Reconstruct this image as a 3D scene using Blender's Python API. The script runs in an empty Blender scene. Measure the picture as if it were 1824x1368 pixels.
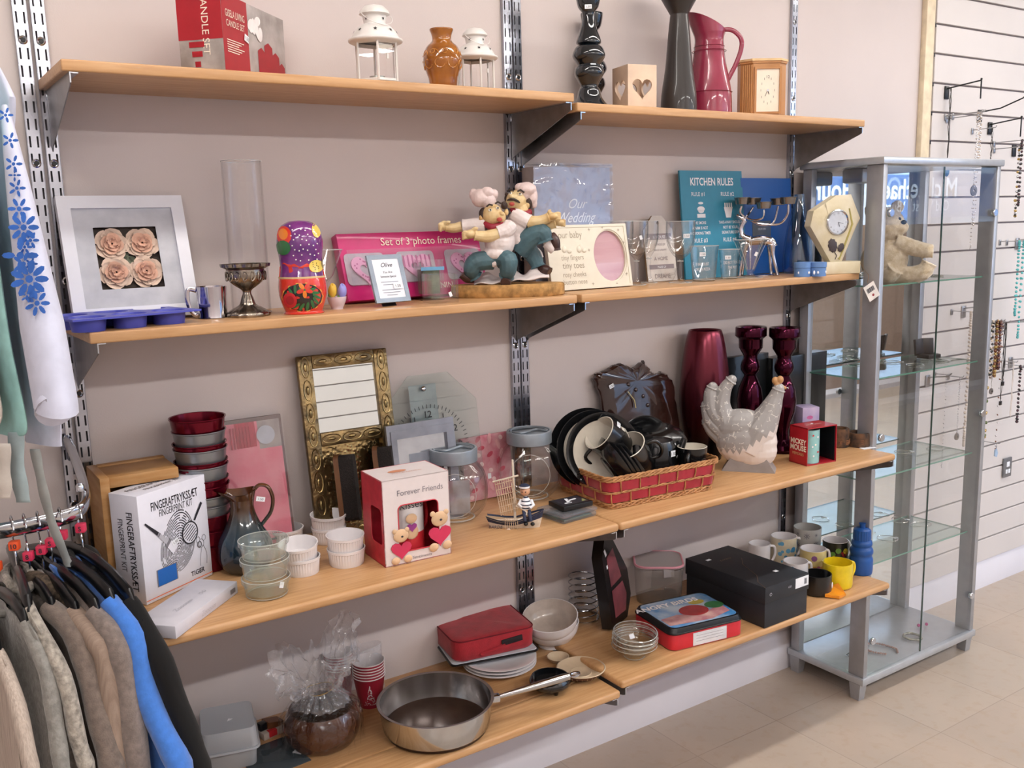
import bpy, bmesh, math, random
from math import sin, cos, pi, radians as R_
from mathutils import Vector, Matrix, noise
random.seed(7)
S = bpy.context.scene
COL = S.collection

# ------------------------------------------------------------------ camera
CX, CY, CZ, YAW, PITCH, ROLL, FPX, PPY = -0.23587, -2.09604, 1.55751, -0.58746, -0.17514, -0.02701, 1692.66314, 17.68113
_cy, _sy, _cp, _sp = cos(YAW), sin(YAW), cos(PITCH), sin(PITCH)
FW = Vector((-_sy*_cp, _cy*_cp, _sp)); _r = Vector((_cy, _sy, 0)); _u = _r.cross(FW)
RT = cos(ROLL)*_r + sin(ROLL)*_u; UP = -sin(ROLL)*_r + cos(ROLL)*_u
CAM = Vector((CX, CY, CZ))
cd = bpy.data.cameras.new('camera'); cam = bpy.data.objects.new('camera', cd); COL.objects.link(cam)
cd.sensor_width = 36; cd.lens = FPX/1824*36; cd.shift_y = PPY/1824; cd.clip_start = .02
cam.matrix_world = Matrix(((RT.x, UP.x, -FW.x, CX), (RT.y, UP.y, -FW.y, CY), (RT.z, UP.z, -FW.z, CZ), (0, 0, 0, 1)))
S.camera = cam

# ------------------------------------------------------------------ world, daylight, exposure
w = bpy.data.worlds.new('sky'); S.world = w; w.use_nodes = True
bg = w.node_tree.nodes['Background']; bg.inputs[0].default_value = (.62, .78, 1, 1); bg.inputs[1].default_value = 5.2
def area(name, loc, size, power, col, rot, portal=False, spread=180):
    l = bpy.data.lights.new(name, 'AREA'); l.shape = 'RECTANGLE'; l.size, l.size_y = size; l.energy = power; l.color = col
    l.spread = R_(spread)
    if portal: l.cycles.is_portal = True
    o = bpy.data.objects.new(name, l); o.location = loc; o.rotation_euler = rot; COL.objects.link(o); return o
area('window_portal', (6.45, -3.56, 1.75), (6.1, 1.7), 1, (1, 1, 1), (R_(90), 0, 0), portal=True)
for i, x in enumerate((-1.3, .7, 2.7, 4.7, 6.7)):
    area('tube_light', (x, -3.0, 2.59), (1.3, .10), 27, (1, .985, .97), (0, 0, 0))
for i, x in enumerate((.0, 1.5, 3.0, 4.5)):
    area('tube_light_near', (x, -.85, 2.59), (1.3, .10), 8.5, (1, .97, .94), (0, 0, 0))
S.view_settings.view_transform = 'Standard'; S.view_settings.look = 'None'
S.view_settings.exposure = 0.20; S.view_settings.gamma = 1; S.view_settings.use_curve_mapping = False
S.cycles.use_denoising = True
S.cycles.max_bounces = 12; S.cycles.transparent_max_bounces = 32; S.cycles.glossy_bounces = 6; S.cycles.transmission_bounces = 12
S.cycles.sample_clamp_indirect = 4; S.cycles.caustics_refractive = False; S.cycles.caustics_reflective = False

# ------------------------------------------------------------------ from photo pixels to places on a known plane
def ray(px, py): return FW + RT*((px-912)/FPX) - UP*((py-684-PPY)/FPX)
def Z(px, py, z): d = ray(px, py); return CAM + d*((z-CAM.z)/d.z)
def Y(px, py, y): d = ray(px, py); return CAM + d*((y-CAM.y)/d.y)
def pj(p):
    d = Vector(p)-CAM; k = d.dot(FW); return 912+FPX*d.dot(RT)/k, 684+PPY-FPX*d.dot(UP)/k
def dep(p): return (Vector(p)-CAM).dot(FW)
def wid(n, p): return n*dep(p)/FPX
def upz(py, p):                       # height on the vertical through p that is seen at row py
    a, b = -.6, 1.6
    for _ in range(40):
        m = (a+b)/2
        if pj((p[0], p[1], p[2]+m))[1] > py: a = m
        else: b = m
    return m
Z1, Z1B, Z2, Z3, Z4, Z4B = 1.8587, 1.8385, 1.3882, .8498, .4201, .4405
D1, D2, TH = .2659, .4178, .0202
XL, XM, XR = .0774, 1.1822, 2.2665

# ------------------------------------------------------------------ materials
def lin(h):
    if isinstance(h, str):
        h = h.lstrip('#'); c = [int(h[i:i+2], 16)/255 for i in (0, 2, 4)]
    else: c = h
    return tuple((x/12.92 if x <= .04045 else ((x+.055)/1.055)**2.4) for x in c)
MATS = {}
def m(name, col='cccccc', rough=.5, metal=0., var=.06, vs=30, bump=0., bs=200, coat=0., trans=0., ior=1.45, alpha=1., emit=None, es=1, sheen=0., stretch=None, col2=None, spec=.5, coords='Object'):
    if name in MATS: return MATS[name]
    M = bpy.data.materials.new(name); M.use_nodes = True; nt = M.node_tree; b = nt.nodes['Principled BSDF']
    c = lin(col); b.inputs['Base Color'].default_value = (*c, 1)
    b.inputs['Roughness'].default_value = rough; b.inputs['Metallic'].default_value = metal
    b.inputs['Coat Weight'].default_value = coat; b.inputs['Coat Roughness'].default_value = .05
    b.inputs['Transmission Weight'].default_value = trans; b.inputs['IOR'].default_value = ior
    b.inputs['Alpha'].default_value = alpha; b.inputs['Specular IOR Level'].default_value = spec
    b.inputs['Sheen Weight'].default_value = sheen
    if emit: b.inputs['Emission Color'].default_value = (*lin(emit), 1); b.inputs['Emission Strength'].default_value = es
    if var or bump:
        tc = nt.nodes.new('ShaderNodeTexCoord'); mp = nt.nodes.new('ShaderNodeMapping'); nt.links.new(tc.outputs[coords], mp.inputs[0])
        if stretch: mp.inputs['Scale'].default_value = stretch
        if var:
            n = nt.nodes.new('ShaderNodeTexNoise'); n.inputs['Scale'].default_value = vs; n.inputs['Detail'].default_value = 4
            nt.links.new(mp.outputs[0], n.inputs[0]); mx = nt.nodes.new('ShaderNodeMix'); mx.data_type = 'RGBA'
            c2 = lin(col2) if col2 else tuple(x*(1-var*2.2) for x in c)
            mr = nt.nodes.new('ShaderNodeMapRange'); mr.inputs[1].default_value = .35; mr.inputs[2].default_value = .68
            nt.links.new(n.outputs[0], mr.inputs[0]); nt.links.new(mr.outputs[0], mx.inputs[0])
            mx.inputs[6].default_value = (*(c if col2 else tuple(min(1, x*(1+var)) for x in c)), 1); mx.inputs[7].default_value = (*c2, 1)
            nt.links.new(mx.outputs[2], b.inputs['Base Color'])
        if bump:
            n = nt.nodes.new('ShaderNodeTexNoise'); n.inputs['Scale'].default_value = bs; nt.links.new(mp.outputs[0], n.inputs[0])
            bp = nt.nodes.new('ShaderNodeBump'); bp.inputs['Strength'].default_value = bump; bp.inputs['Distance'].default_value = .002
            nt.links.new(n.outputs[0], bp.inputs['Height']); nt.links.new(bp.outputs[0], b.inputs['Normal'])
    MATS[name] = M; return M
def thin(name, tint='ffffff', refl=.9, milk=0., milkcol='ffffff', rough=.0, edge=.24, r0=.05, bump=0, bs=60):
    """clear thin sheet or shell: see-through with mirror-like Fresnel shine, slight body at grazing angles"""
    if name in MATS: return MATS[name]
    M = bpy.data.materials.new(name); M.use_nodes = True; nt = M.node_tree; nt.nodes.clear()
    out = nt.nodes.new('ShaderNodeOutputMaterial'); tr = nt.nodes.new('ShaderNodeBsdfTransparent'); gl = nt.nodes.new('ShaderNodeBsdfGlossy')
    gl.inputs['Roughness'].default_value = rough; gl.inputs['Color'].default_value = (refl, refl, refl, 1)
    if bump:
        nz = nt.nodes.new('ShaderNodeTexNoise'); nz.inputs['Scale'].default_value = bs; tc = nt.nodes.new('ShaderNodeTexCoord'); nt.links.new(tc.outputs['Object'], nz.inputs[0]); bp = nt.nodes.new('ShaderNodeBump'); bp.inputs['Strength'].default_value = bump; bp.inputs['Distance'].default_value = .01
        nt.links.new(nz.outputs[0], bp.inputs['Height']); nt.links.new(bp.outputs[0], gl.inputs['Normal'])
    lw = nt.nodes.new('ShaderNodeLayerWeight'); lw.inputs[0].default_value = .5
    f5 = nt.nodes.new('ShaderNodeMath'); f5.operation = 'POWER'; f5.inputs[1].default_value = 5; nt.links.new(lw.outputs['Facing'], f5.inputs[0])
    fr = nt.nodes.new('ShaderNodeMapRange'); fr.inputs[3].default_value = r0; fr.inputs[4].default_value = .9; nt.links.new(f5.outputs[0], fr.inputs[0])
    mx = nt.nodes.new('ShaderNodeMix'); mx.data_type = 'RGBA'; t = lin(tint); mx.inputs[6].default_value = (*t, 1)
    mx.inputs[7].default_value = (*[x*(1-edge) for x in t], 1)
    pw = nt.nodes.new('ShaderNodeMath'); pw.operation = 'POWER'; pw.inputs[1].default_value = 3.2
    nt.links.new(lw.outputs['Facing'], pw.inputs[0]); nt.links.new(pw.outputs[0], mx.inputs[0]); nt.links.new(mx.outputs[2], tr.inputs[0])
    ms = nt.nodes.new('ShaderNodeMixShader'); nt.links.new(fr.outputs[0], ms.inputs[0]); nt.links.new(tr.outputs[0], ms.inputs[1]); nt.links.new(gl.outputs[0], ms.inputs[2])
    last = ms
    if milk:
        df = nt.nodes.new('ShaderNodeBsdfDiffuse'); df.inputs[0].default_value = (*lin(milkcol), 1)
        m2 = nt.nodes.new('ShaderNodeMixShader'); m2.inputs[0].default_value = milk
        nt.links.new(ms.outputs[0], m2.inputs[1]); nt.links.new(df.outputs[0], m2.inputs[2]); last = m2
    nt.links.new(last.outputs[0], out.inputs[0]); MATS[name] = M; return M

# ------------------------------------------------------------------ mesh builder
_tc = {}
def textgeo(s, align='CENTER', shear=0., bold=0., spacing=1.):
    k = (s, align, shear, bold, spacing)
    if k in _tc: return _tc[k]
    cu = bpy.data.curves.new('t', 'FONT'); cu.body = s; cu.size = 1; cu.align_x = align; cu.shear = shear; cu.offset = bold; cu.resolution_u = 3
    cu.space_character = spacing
    o = bpy.data.objects.new('t', cu); COL.objects.link(o); dg = bpy.context.evaluated_depsgraph_get(); dg.update()
    me = bpy.data.meshes.new_from_object(o.evaluated_get(dg)); V = [v.co.copy() for v in me.vertices]; Fc = [list(p.vertices) for p in me.polygons]
    bpy.data.objects.remove(o); bpy.data.curves.remove(cu); bpy.data.meshes.remove(me); _tc[k] = (V, Fc); return V, Fc
I4 = Matrix.Identity(4)
def T(x, y=None, z=None): return Matrix.Translation(x if y is None else (x, y, z))
def RX(a): return Matrix.Rotation(R_(a), 4, 'X')
def RY(a): return Matrix.Rotation(R_(a), 4, 'Y')
def RZ(a): return Matrix.Rotation(R_(a), 4, 'Z')
def SC(x, y, z): return Matrix.Diagonal((x, y, z, 1))
class MB:
    def __init__(s): s.v = []; s.f = []; s.mi = []; s.sm = []; s.ml = []; s.X = I4
    def _m(s, mt):
        if mt not in s.ml: s.ml.append(mt)
        return s.ml.index(mt)
    def add(s, V, Fs, mt, smooth=True, X=None):
        o = len(s.v); Mx = s.X @ X if X is not None else s.X; flip = Mx.to_3x3().determinant() < 0
        s.v += [Mx @ Vector(v) for v in V]; k = [s._m(a) for a in mt] if isinstance(mt, list) else s._m(mt)
        for i, f in enumerate(Fs):
            f = [o+a for a in f]; s.f.append(f[::-1] if flip else f); s.mi.append(k[i] if isinstance(k, list) else k); s.sm.append(smooth)
        return s
    def box(s, c, sz, mt, bev=0., X=None, faces=None, seg=2):
        """c centre; faces: dict of L R F B D T -> material"""
        hx, hy, hz = [a/2 for a in sz]
        bm = bmesh.new(); bmesh.ops.create_cube(bm, size=1)
        for v in bm.verts: v.co = Vector((v.co.x*sz[0], v.co.y*sz[1], v.co.z*sz[2]))
        if bev: bmesh.ops.bevel(bm, geom=list(bm.edges), offset=min(bev, .45*min(sz)), segments=seg, affect='EDGES', profile=.5)
        bm.normal_update(); V = [v.co+Vector(c) for v in bm.verts]; Fs = []; ms = []
        for f in bm.faces:
            Fs.append([v.index for v in f.verts]); n = f.normal; k = mt
            if faces:
                for key, d in (('L', (-1, 0, 0)), ('R', (1, 0, 0)), ('F', (0, -1, 0)), ('B', (0, 1, 0)), ('D', (0, 0, -1)), ('T', (0, 0, 1))):
                    if key in faces and n.dot(Vector(d)) > .75: k = faces[key]
            ms.append(k)
        bm.verts.index_update() if False else None
        bm.free(); return s.add(V, Fs, ms, bool(bev), X)
    def lathe(s, prof, mt, seg=32, X=None, closed=False, fn=None, mats=None, smooth=True):
        """prof [(r,z)]; r==0 ends close; fn(a,r,z)->r ; mats per band"""
        V = []; rows = []
        for (r, z) in prof:
            if r <= 1e-7: rows.append([len(V)]); V.append((0, 0, z))
            else:
                row = []
                for i in range(seg):
                    a = 2*pi*i/seg; rr = fn(a, r, z) if fn else r; row.append(len(V)); V.append((rr*cos(a), rr*sin(a), z))
                rows.append(row)
        Fs = []; ms = []
        rr = list(zip(rows, rows[1:]))
        if closed: rr.append((rows[-1], rows[0]))
        for bi, (a, b) in enumerate(rr):
            mk = mats[bi] if mats else mt
            for i in range(seg):
                j = (i+1) % seg
                if len(a) == 1 and len(b) == 1: continue
                if len(a) == 1: Fs.append([a[0], b[j], b[i]])
                elif len(b) == 1: Fs.append([a[i], a[j], b[0]])
                else: Fs.append([a[i], a[j], b[j], b[i]])
                ms.append(mk)
        return s.add(V, Fs, ms, smooth, X)
    def tube(s, pts, r, mt, seg=8, closed=False, X=None, flat=None, caps=True, upv=None):
        pts = [Vector(p) for p in pts]; n = len(pts); rs = r if isinstance(r, (list, tuple)) else [r]*n
        V = []; pn = None
        for i, p in enumerate(pts):
            if closed: t = pts[(i+1) % n]-pts[i-1]
            else: t = pts[min(i+1, n-1)]-pts[max(i-1, 0)]
            if t.length < 1e-9: t = Vector((0, 0, 1))
            t.normalize()
            if pn is None:
                a = Vector(upv) if upv else (Vector((0, 0, 1)) if abs(t.z) < .9 else Vector((1, 0, 0)))
                u = (a-t*a.dot(t)).normalized()
            else:
                u = pn-t*pn.dot(t); u = u.normalized() if u.length > 1e-6 else pn
            pn = u; b = t.cross(u)
            for k in range(seg):
                q = 2*pi*k/seg; V.append(p+u*(cos(q)*rs[i]*(flat[0] if flat else 1))+b*(sin(q)*rs[i]*(flat[1] if flat else 1)))
        Fs = []
        for i in range(n if closed else n-1):
            j = (i+1) % n
            for k in range(seg):
                l = (k+1) % seg; Fs.append([i*seg+k, i*seg+l, j*seg+l, j*seg+k])
        if caps and not closed: Fs.append(list(range(seg))[::-1]); Fs.append([(n-1)*seg+k for k in range(seg)])
        return s.add(V, Fs, mt, True, X)
    def prism(s, poly, y0, y1, mt, X=None, side=None, smooth=False):
        """poly in local x,z (counter-clockwise seen from the front, -y), extruded from y0 (front) to y1 (back)"""
        n = len(poly); V = [(x, y0, z) for x, z in poly]+[(x, y1, z) for x, z in poly]
        Fs = [list(range(n)), list(range(n, 2*n))[::-1]]; ms = [mt, side or mt]
        for i in range(n): j = (i+1) % n; Fs.append([i, n+i, n+j, j]); ms.append(side or mt)
        return s.add(V, Fs, ms, smooth, X)
    def ell(s, c, r, mt, X=None, seg=20, rings=12, fn=None):
        V = []; Fs = []
        for i in range(rings+1):
            ph = pi*i/rings
            for k in range(seg):
                a = 2*pi*k/seg; d = Vector((sin(ph)*cos(a), sin(ph)*sin(a), -cos(ph))); q = fn(d) if fn else 1
                V.append((c[0]+d.x*r[0]*q, c[1]+d.y*r[1]*q, c[2]+d.z*r[2]*q))
        for i in range(rings):
            for k in range(seg):
                l = (k+1) % seg; Fs.append([i*seg+k, i*seg+l, (i+1)*seg+l, (i+1)*seg+k])
        return s.add(V, Fs, mt, True, X)
    def grid(s, fn, nu, nv, mt, X=None, smooth=True, double=False, mfn=None):
        V = [fn(i/nu, j/nv) for j in range(nv+1) for i in range(nu+1)]; Fs = []; ms = []
        for j in range(nv):
            for i in range(nu):
                a = j*(nu+1)+i; Fs.append([a, a+1, a+nu+2, a+nu+1]); ms.append(mfn((i+.5)/nu, (j+.5)/nv) if mfn else mt)
        return s.add(V, Fs, ms, smooth, X)
    def text(s, t, size, mt, x=0, z=0, y=-.0006, X=None, align='CENTER', shear=0., bold=0., sx=1., rot=0, spacing=1.):
        """lettering in the local XZ plane facing -y; x,z = baseline point"""
        V, Fs = textgeo(t, align, shear, bold, spacing)
        Q = (X if X is not None else I4) @ T(x, y, z) @ RY(-rot) @ RX(90) @ SC(size*sx, size, 1)
        return s.add(V, Fs, mt, False, Q)
    def disc(s, cx, cz, r, mt, y=-.0006, n=16, rz=None, X=None, rot=0):
        rz = rz or r; P = []
        for i in range(n):
            a = 2*pi*i/n; u, v = r*cos(a), rz*sin(a); P.append((cx+u*cos(rot)-v*sin(rot), y, cz+u*sin(rot)+v*cos(rot)))
        return s.add(P, [list(range(n))], mt, False, X)
    def rect(s, x0, z0, x1, z1, mt, y=-.0006, X=None):
        return s.add([(x0, y, z0), (x1, y, z0), (x1, y, z1), (x0, y, z1)], [[0, 1, 2, 3]], mt, False, X)
    def poly(s, pts, mt, y=-.0006, X=None): return s.add([(a, y, b) for a, b in pts], [list(range(len(pts)))], mt, False, X)
    def rim(s, r, z, t=.0011, X=None):
        return s.tube([(r*cos(2*pi*i/40), r*sin(2*pi*i/40), z) for i in range(40)], t, GLINT, 6, closed=True, X=X)  # pale milky tube that paints the bright highlight along a glass edge
    def build(s, name, parent=None, M4=None, sub=0, solid=0.):
        me = bpy.data.meshes.new(name); me.from_pydata([tuple(v) for v in s.v], [], s.f)
        for mt in s.ml: me.materials.append(mt)
        me.polygons.foreach_set('material_index', s.mi); me.polygons.foreach_set('use_smooth', s.sm)
        me.validate(); me.update()
        try: me.set_sharp_from_angle(angle=R_(42))
        except Exception: pass
        o = bpy.data.objects.new(name, me); COL.objects.link(o)
        if parent: o.parent = parent
        if M4 is not None: o.matrix_world = M4
        if solid: q = o.modifiers.new('solid', 'SOLIDIFY'); q.thickness = solid; q.offset = 0
        if sub: q = o.modifiers.new('sub', 'SUBSURF'); q.levels = q.render_levels = sub
        return o
def tag(o, label=None, cat=None, group=None, kind=None):
    if label: o['label'] = label
    if cat: o['category'] = cat
    if group: o['group'] = group
    if kind: o['kind'] = kind
    return o
def thing(name, label, cat, M4=None, group=None):
    o = bpy.data.objects.new(name, None); o.empty_display_size = .02; COL.objects.link(o)
    if M4 is not None: o.matrix_world = M4 if isinstance(M4, Matrix) else T(*M4)
    return tag(o, label, cat, group)
def child(mb, name, parent): return mb.build(name, parent)
def copy_tree(o, parent=None):
    c = o.copy(); COL.objects.link(c)
    if parent: c.parent = parent
    for ch in list(o.children): copy_tree(ch, c)
    return c
def frame3(A, B, C):
    """matrix with x along A->B, z towards C, origin midway A-B; returns M, width, height"""
    A, B, C = Vector(A), Vector(B), Vector(C); x = (B-A); wd = x.length; x.normalize(); z = C-A; z = z-x*z.dot(x); h = z.length; z.normalize()
    y = z.cross(x); o = (A+B)/2
    return Matrix(((x.x, y.x, z.x, o.x), (x.y, y.y, z.y, o.y), (x.z, y.z, z.z, o.z), (0, 0, 0, 1))), wd, h
def lean(A, B, C, d):                 # like frame3, lifted so that a slab d thick leaning back does not sink into the shelf
    M_, w_, h_ = frame3(A, B, C); dz = max(0, -M_[2][1]*d)+.0003; return T(0, 0, dz) @ M_, w_, h_
def at(p, rz=0): return T(p[0], p[1], p[2]) @ RZ(rz)
def P_(px, py, z): return Z(px, py, z)
def arc(n, a0, a1, r, cx=0, cy=0, rz=None):
    rz = rz or r; return [(cx+r*cos(R_(a0+(a1-a0)*i/(n-1))), cy+rz*sin(R_(a0+(a1-a0)*i/(n-1)))) for i in range(n)]
def rrect(w_, h_, r, n=5, cx=0, cz=0):
    P = []
    for (sx, sz, a) in ((1, -1, -90), (1, 1, 0), (-1, 1, 90), (-1, -1, 180)): P += arc(n, a, a+90, r, cx+sx*(w_/2-r), cz+sz*(h_/2-r))
    return P
def noz(x, y=0, z=0): return noise.noise(Vector((x, y, z)))
def smooth_curve(P, n=6):
    P = [Vector(p) for p in P]; out = []
    for i in range(len(P)-1):
        a = P[max(i-1, 0)]; b = P[i]; c = P[i+1]; d = P[min(i+2, len(P)-1)]
        for k in range(n):
            t = k/n; out.append(.5*((2*b)+(c-a)*t+(2*a-5*b+4*c-d)*t*t+(3*b-a-3*c+d)*t**3))
    out.append(P[-1]); return out
def sp(prof, n=5): return [(max(0, q.x), q.y) for q in smooth_curve([(a, b, 0) for a, b in prof], n)]
def sticker(parent, X, wd=.016, h=.010, txt='1.50'):
    b = MB(); b.box((0, 0, 0), (wd, .0006, h), STK, X=X); b.text(txt, h*.7, INK, 0, -h*.25, -.0005, X=X); return b.build('price_sticker', parent)
STK = m('sticker_white', 'e9ecf2', .6, var=.02); INK = m('ink_dark', '30303a', .6, var=0)
CHROME = m('chrome', 'c9ced6', .12, 1, var=.03); STEEL = m('brushed_steel', 'b4b4b6', .28, 1, var=.08, vs=8, stretch=(1, 1, 40))
BLK = m('black_plastic', '121316', .35, var=.02); WHT = m('white_card', 'e6e4ea', .55, var=.02); BLKG = m('black_glaze', '0b0d10', .12, coat=.6, var=0)
WOOD = m('beech_wood', 'c49a6e', .42, var=.10, vs=14, stretch=(.6, 9, 9), col2='b3875a', coat=.15, bump=.05)
GLINT = thin('glass_glint', 'ffffff', milk=.30, milkcol='f4f8f6', r0=.2); GLASS = thin('clear_glass', 'ffffff'); STEM = thin('stemware_glass', 'fdfdfd', edge=.36, r0=.09); GLASSG = thin('green_edge_glass', 'eef8f4'); PLASTIC_CLR = thin('clear_plastic', 'f5f7fa', milk=.06)  # first one: milky white standing in for highlights on glass edges and flutes
WHP = m('white_porcelain', 'e4e0e2', .15, coat=.5, var=.01)
# ------------------------------------------------------------------ the room
WALL = m('cream_wall_paint', 'cdc3c1', .75, var=.015, vs=3, bump=.08, bs=300)
WHITE = m('white_gloss_paint', 'dcdae2', .4, var=.02, vs=3); CEIL = m('ceiling_paint', 'e8e6e2', .8, var=.01)
def tilemat():
    M = bpy.data.materials.new('stone_floor_tiles'); M.use_nodes = True; nt = M.node_tree; b = nt.nodes['Principled BSDF']
    tc = nt.nodes.new('ShaderNodeTexCoord'); mp = nt.nodes.new('ShaderNodeMapping'); nt.links.new(tc.outputs['Object'], mp.inputs[0])
    mp.inputs['Location'].default_value = (-2.31, .24, 0)
    br = nt.nodes.new('ShaderNodeTexBrick'); br.offset = 0; br.squash = 1; br.inputs['Scale'].default_value = 1
    br.inputs['Brick Width'].default_value = .343; br.inputs['Row Height'].default_value = .343; br.inputs['Mortar Size'].default_value = .0016
    br.inputs['Mortar Smooth'].default_value = .1; nt.links.new(mp.outputs[0], br.inputs[0])
    br.inputs['Color1'].default_value = (*lin('b3a597'), 1); br.inputs['Color2'].default_value = (*lin('aa9c8f'), 1); br.inputs['Mortar'].default_value = (*lin('97887c'), 1)
    n1 = nt.nodes.new('ShaderNodeTexNoise'); n1.inputs['Scale'].default_value = 2.6; n1.inputs['Detail'].default_value = 8; nt.links.new(tc.outputs['Object'], n1.inputs[0])
    n2 = nt.nodes.new('ShaderNodeTexNoise'); n2.inputs['Scale'].default_value = 28; n2.inputs['Detail'].default_value = 6; nt.links.new(tc.outputs['Object'], n2.inputs[0])
    for n, f0, f1, col in ((n1, .42, .72, 'c2ae9d'), (n2, .52, .8, 'a89078')):
        mr = nt.nodes.new('ShaderNodeMapRange'); mr.inputs[1].default_value = f0; mr.inputs[2].default_value = f1; mr.inputs[4].default_value = .6; nt.links.new(n.outputs[0], mr.inputs[0])
        mx = nt.nodes.new('ShaderNodeMix'); mx.data_type = 'RGBA'; nt.links.new(mr.outputs[0], mx.inputs[0]); mx.inputs[7].default_value = (*lin(col), 1)
        nt.links.new(br.outputs[0] if n is n1 else last, mx.inputs[6]); last = mx.outputs[2]
    nt.links.new(last, b.inputs['Base Color']); b.inputs['Roughness'].default_value = .38
    return M
def struct(name, mb): return tag(mb.build(name), kind='structure')
X0, X1, Y0, ZC = -2.4, 10.0, -3.5, 2.68
b = MB(); b.box(((X0+X1)/2, -1.7, -.03), (X1-X0+.4, 4.0, .06), tilemat()); struct('floor', b)
b = MB(); b.box(((X0+X1)/2, -1.7, ZC+.03), (X1-X0+.4, 4.0, .06), CEIL); struct('ceiling', b)
b = MB(); b.box(((X0+X1)/2, .06, ZC/2), (X1-X0+.4, .12, ZC), WALL); struct('wall_back', b)
b = MB(); b.box((X0-.06, -1.7, ZC/2), (.12, 3.6, ZC), WALL); struct('wall_left', b)
b = MB(); b.box((X1+.06, -1.7, ZC/2), (.12, 3.6, ZC), WALL); struct('wall_right', b)
# window wall behind the camera: solid to x=3.4, glazed from there on
b = MB(); b.box(((X0+3.4)/2, Y0-.06, ZC/2), (3.4-X0, .12, ZC), WALL)
b.box(((9.5+X1)/2, Y0-.06, ZC/2), (X1-9.5, .12, ZC), WALL); b.box((6.45, Y0-.06, .45), (6.1, .12, .9), WALL); b.box((6.45, Y0-.06, 2.64), (6.1, .12, .08), WALL)
struct('wall_front', b)
wf = struct('window_1', (lambda q: (q.box((6.45, Y0-.03, .92), (6.1, .1, .05), WHITE), q.box((6.45, Y0-.03, 2.58), (6.1, .1, .05), WHITE), [q.box((x, Y0-.03, 1.75), (.06, .08, 1.7), WHITE) for x in (3.43, 5.45, 7.45, 9.47)], q)[-1])(MB()))
b = MB(); b.box((6.45, Y0-.05, 1.75), (6.0, .006, 1.62), GLASS); b.build('window_pane', wf)
b = MB(); b.box((7.9, Y0+.12, .74), (3.4, .02, 1.48), m('brown_display_board', 'a58d7c', .8, var=.04)); b.box((7.9, Y0+.2, .02), (3.4, .18, .04), WHITE)
tag(b.build('window_backing_board'), 'brown board closing off the back of the shop window', 'board')
# slatwall panels
def slat(name, x0, x1, yf, zt, n, face, back, d=1, label=None):
    """n boards 0.1 pitch below zt, groove between; yf = wall plane, d=+1 faces -y"""
    b = MB(); t = .015
    b.box(((x0+x1)/2, yf-d*.003, zt-n*.05), (x1-x0, .006, n*.1), back)
    for k in range(n): b.box(((x0+x1)/2, yf-d*(.006+t/2), zt-k*.1-.0475), (x1-x0, t, .0935), face, bev=.0015, seg=1)
    return b
SLF = m('slatwall_laminate', 'd2ccca', .45, var=.015, vs=4); SLB = m('slatwall_groove', 'a89c9d', .7, var=.02)
XS, ZS = 2.9827, 2.3154
b = slat('s', XS, 5.4, 0, ZS+.3, 25, SLF, SLB)
t_ = thing('slatwall', 'large white slatwall panel with dark horizontal grooves right of the glass cabinet', 'slatwall', (0, 0, 0))
b.build('slatted_board', t_)
b = MB(); b.box((XS-.035, -.011, 1.36), (.05, .022, 2.50), m('cream_timber_trim', 'ddcdb0', .5), bev=.003); 
for k in range(25): b.box((XS-.006, -.0222, ZS+.3-.1*k-.004), (.006, .0012, .012), BLK)
b.build('edge_strip', t_)
b = slat('s', .2, 3.3, Y0+.001, 2.5, 24, SLF, SLB, d=-1); tag(b.build('slatwall'), 'second slatwall panel on the wall opposite the shelves', 'slatwall')
# skirting
def skirt(name, x0, x1, yw=0, d=1):
    pr = [(0, 0), (.020, 0), (.020, .088), (.016, .096), (.016, .104), (.012, .112), (.011, .122), (.006, .13), (0, .134)]
    V = [(x0, yw-d*y, z) for y, z in pr]+[(x1, yw-d*y, z) for y, z in pr]; n = len(pr); b = MB()
    b.add(V, [[i, i+n, (i+1) % n+n, (i+1) % n] for i in range(n)]+[list(range(n)), list(range(n, 2*n))[::-1]], WHITE, False); return struct(name, b)
skirt('baseboard_back', X0, X1); skirt('baseboard_front', X0, 6.1, Y0, -1)
# the street outside
b = MB(); b.box((8, -8.2, -.12), (40, 9.2, .1), m('asphalt', '8d9096', .9)); struct('floor_street', b)
fac = m('render_grey', 'b9c2cc', .8); sign = m('sign_blue', '3c5a86', .5); sw = m('sign_white', 'ffffff', .5, var=0); dkw = m('shop_window_dark', '4a5f7c', .1)
t_ = thing('shop_building', 'shop building across the street with a dark blue sign band', 'building', (14, -9.1, 0))
b = MB(); b.box((0, -1, 3), (14, 2, 6.1), fac); b.build('facade', t_)
b = MB(); b.box((0, .06, 1.90), (9, .1, .80), sign)
b.text("Michael O'Hourgan", .52, sw, 0, 0, 0, X=T(2.85, .13, 1.86) @ RZ(180), bold=.012, align='LEFT'); b.text('Old West    Butchers', .28, sw, 0, 0, 0, X=T(2.6, .13, 1.62) @ RZ(180), align='LEFT'); b.build('sign_band', t_)
b = MB(); [b.box((x, .03, .85), (2.2, .05, 1.3), dkw) for x in (-3.3, -.8, 1.7)]; b.build('shop_front_glass', t_)
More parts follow.
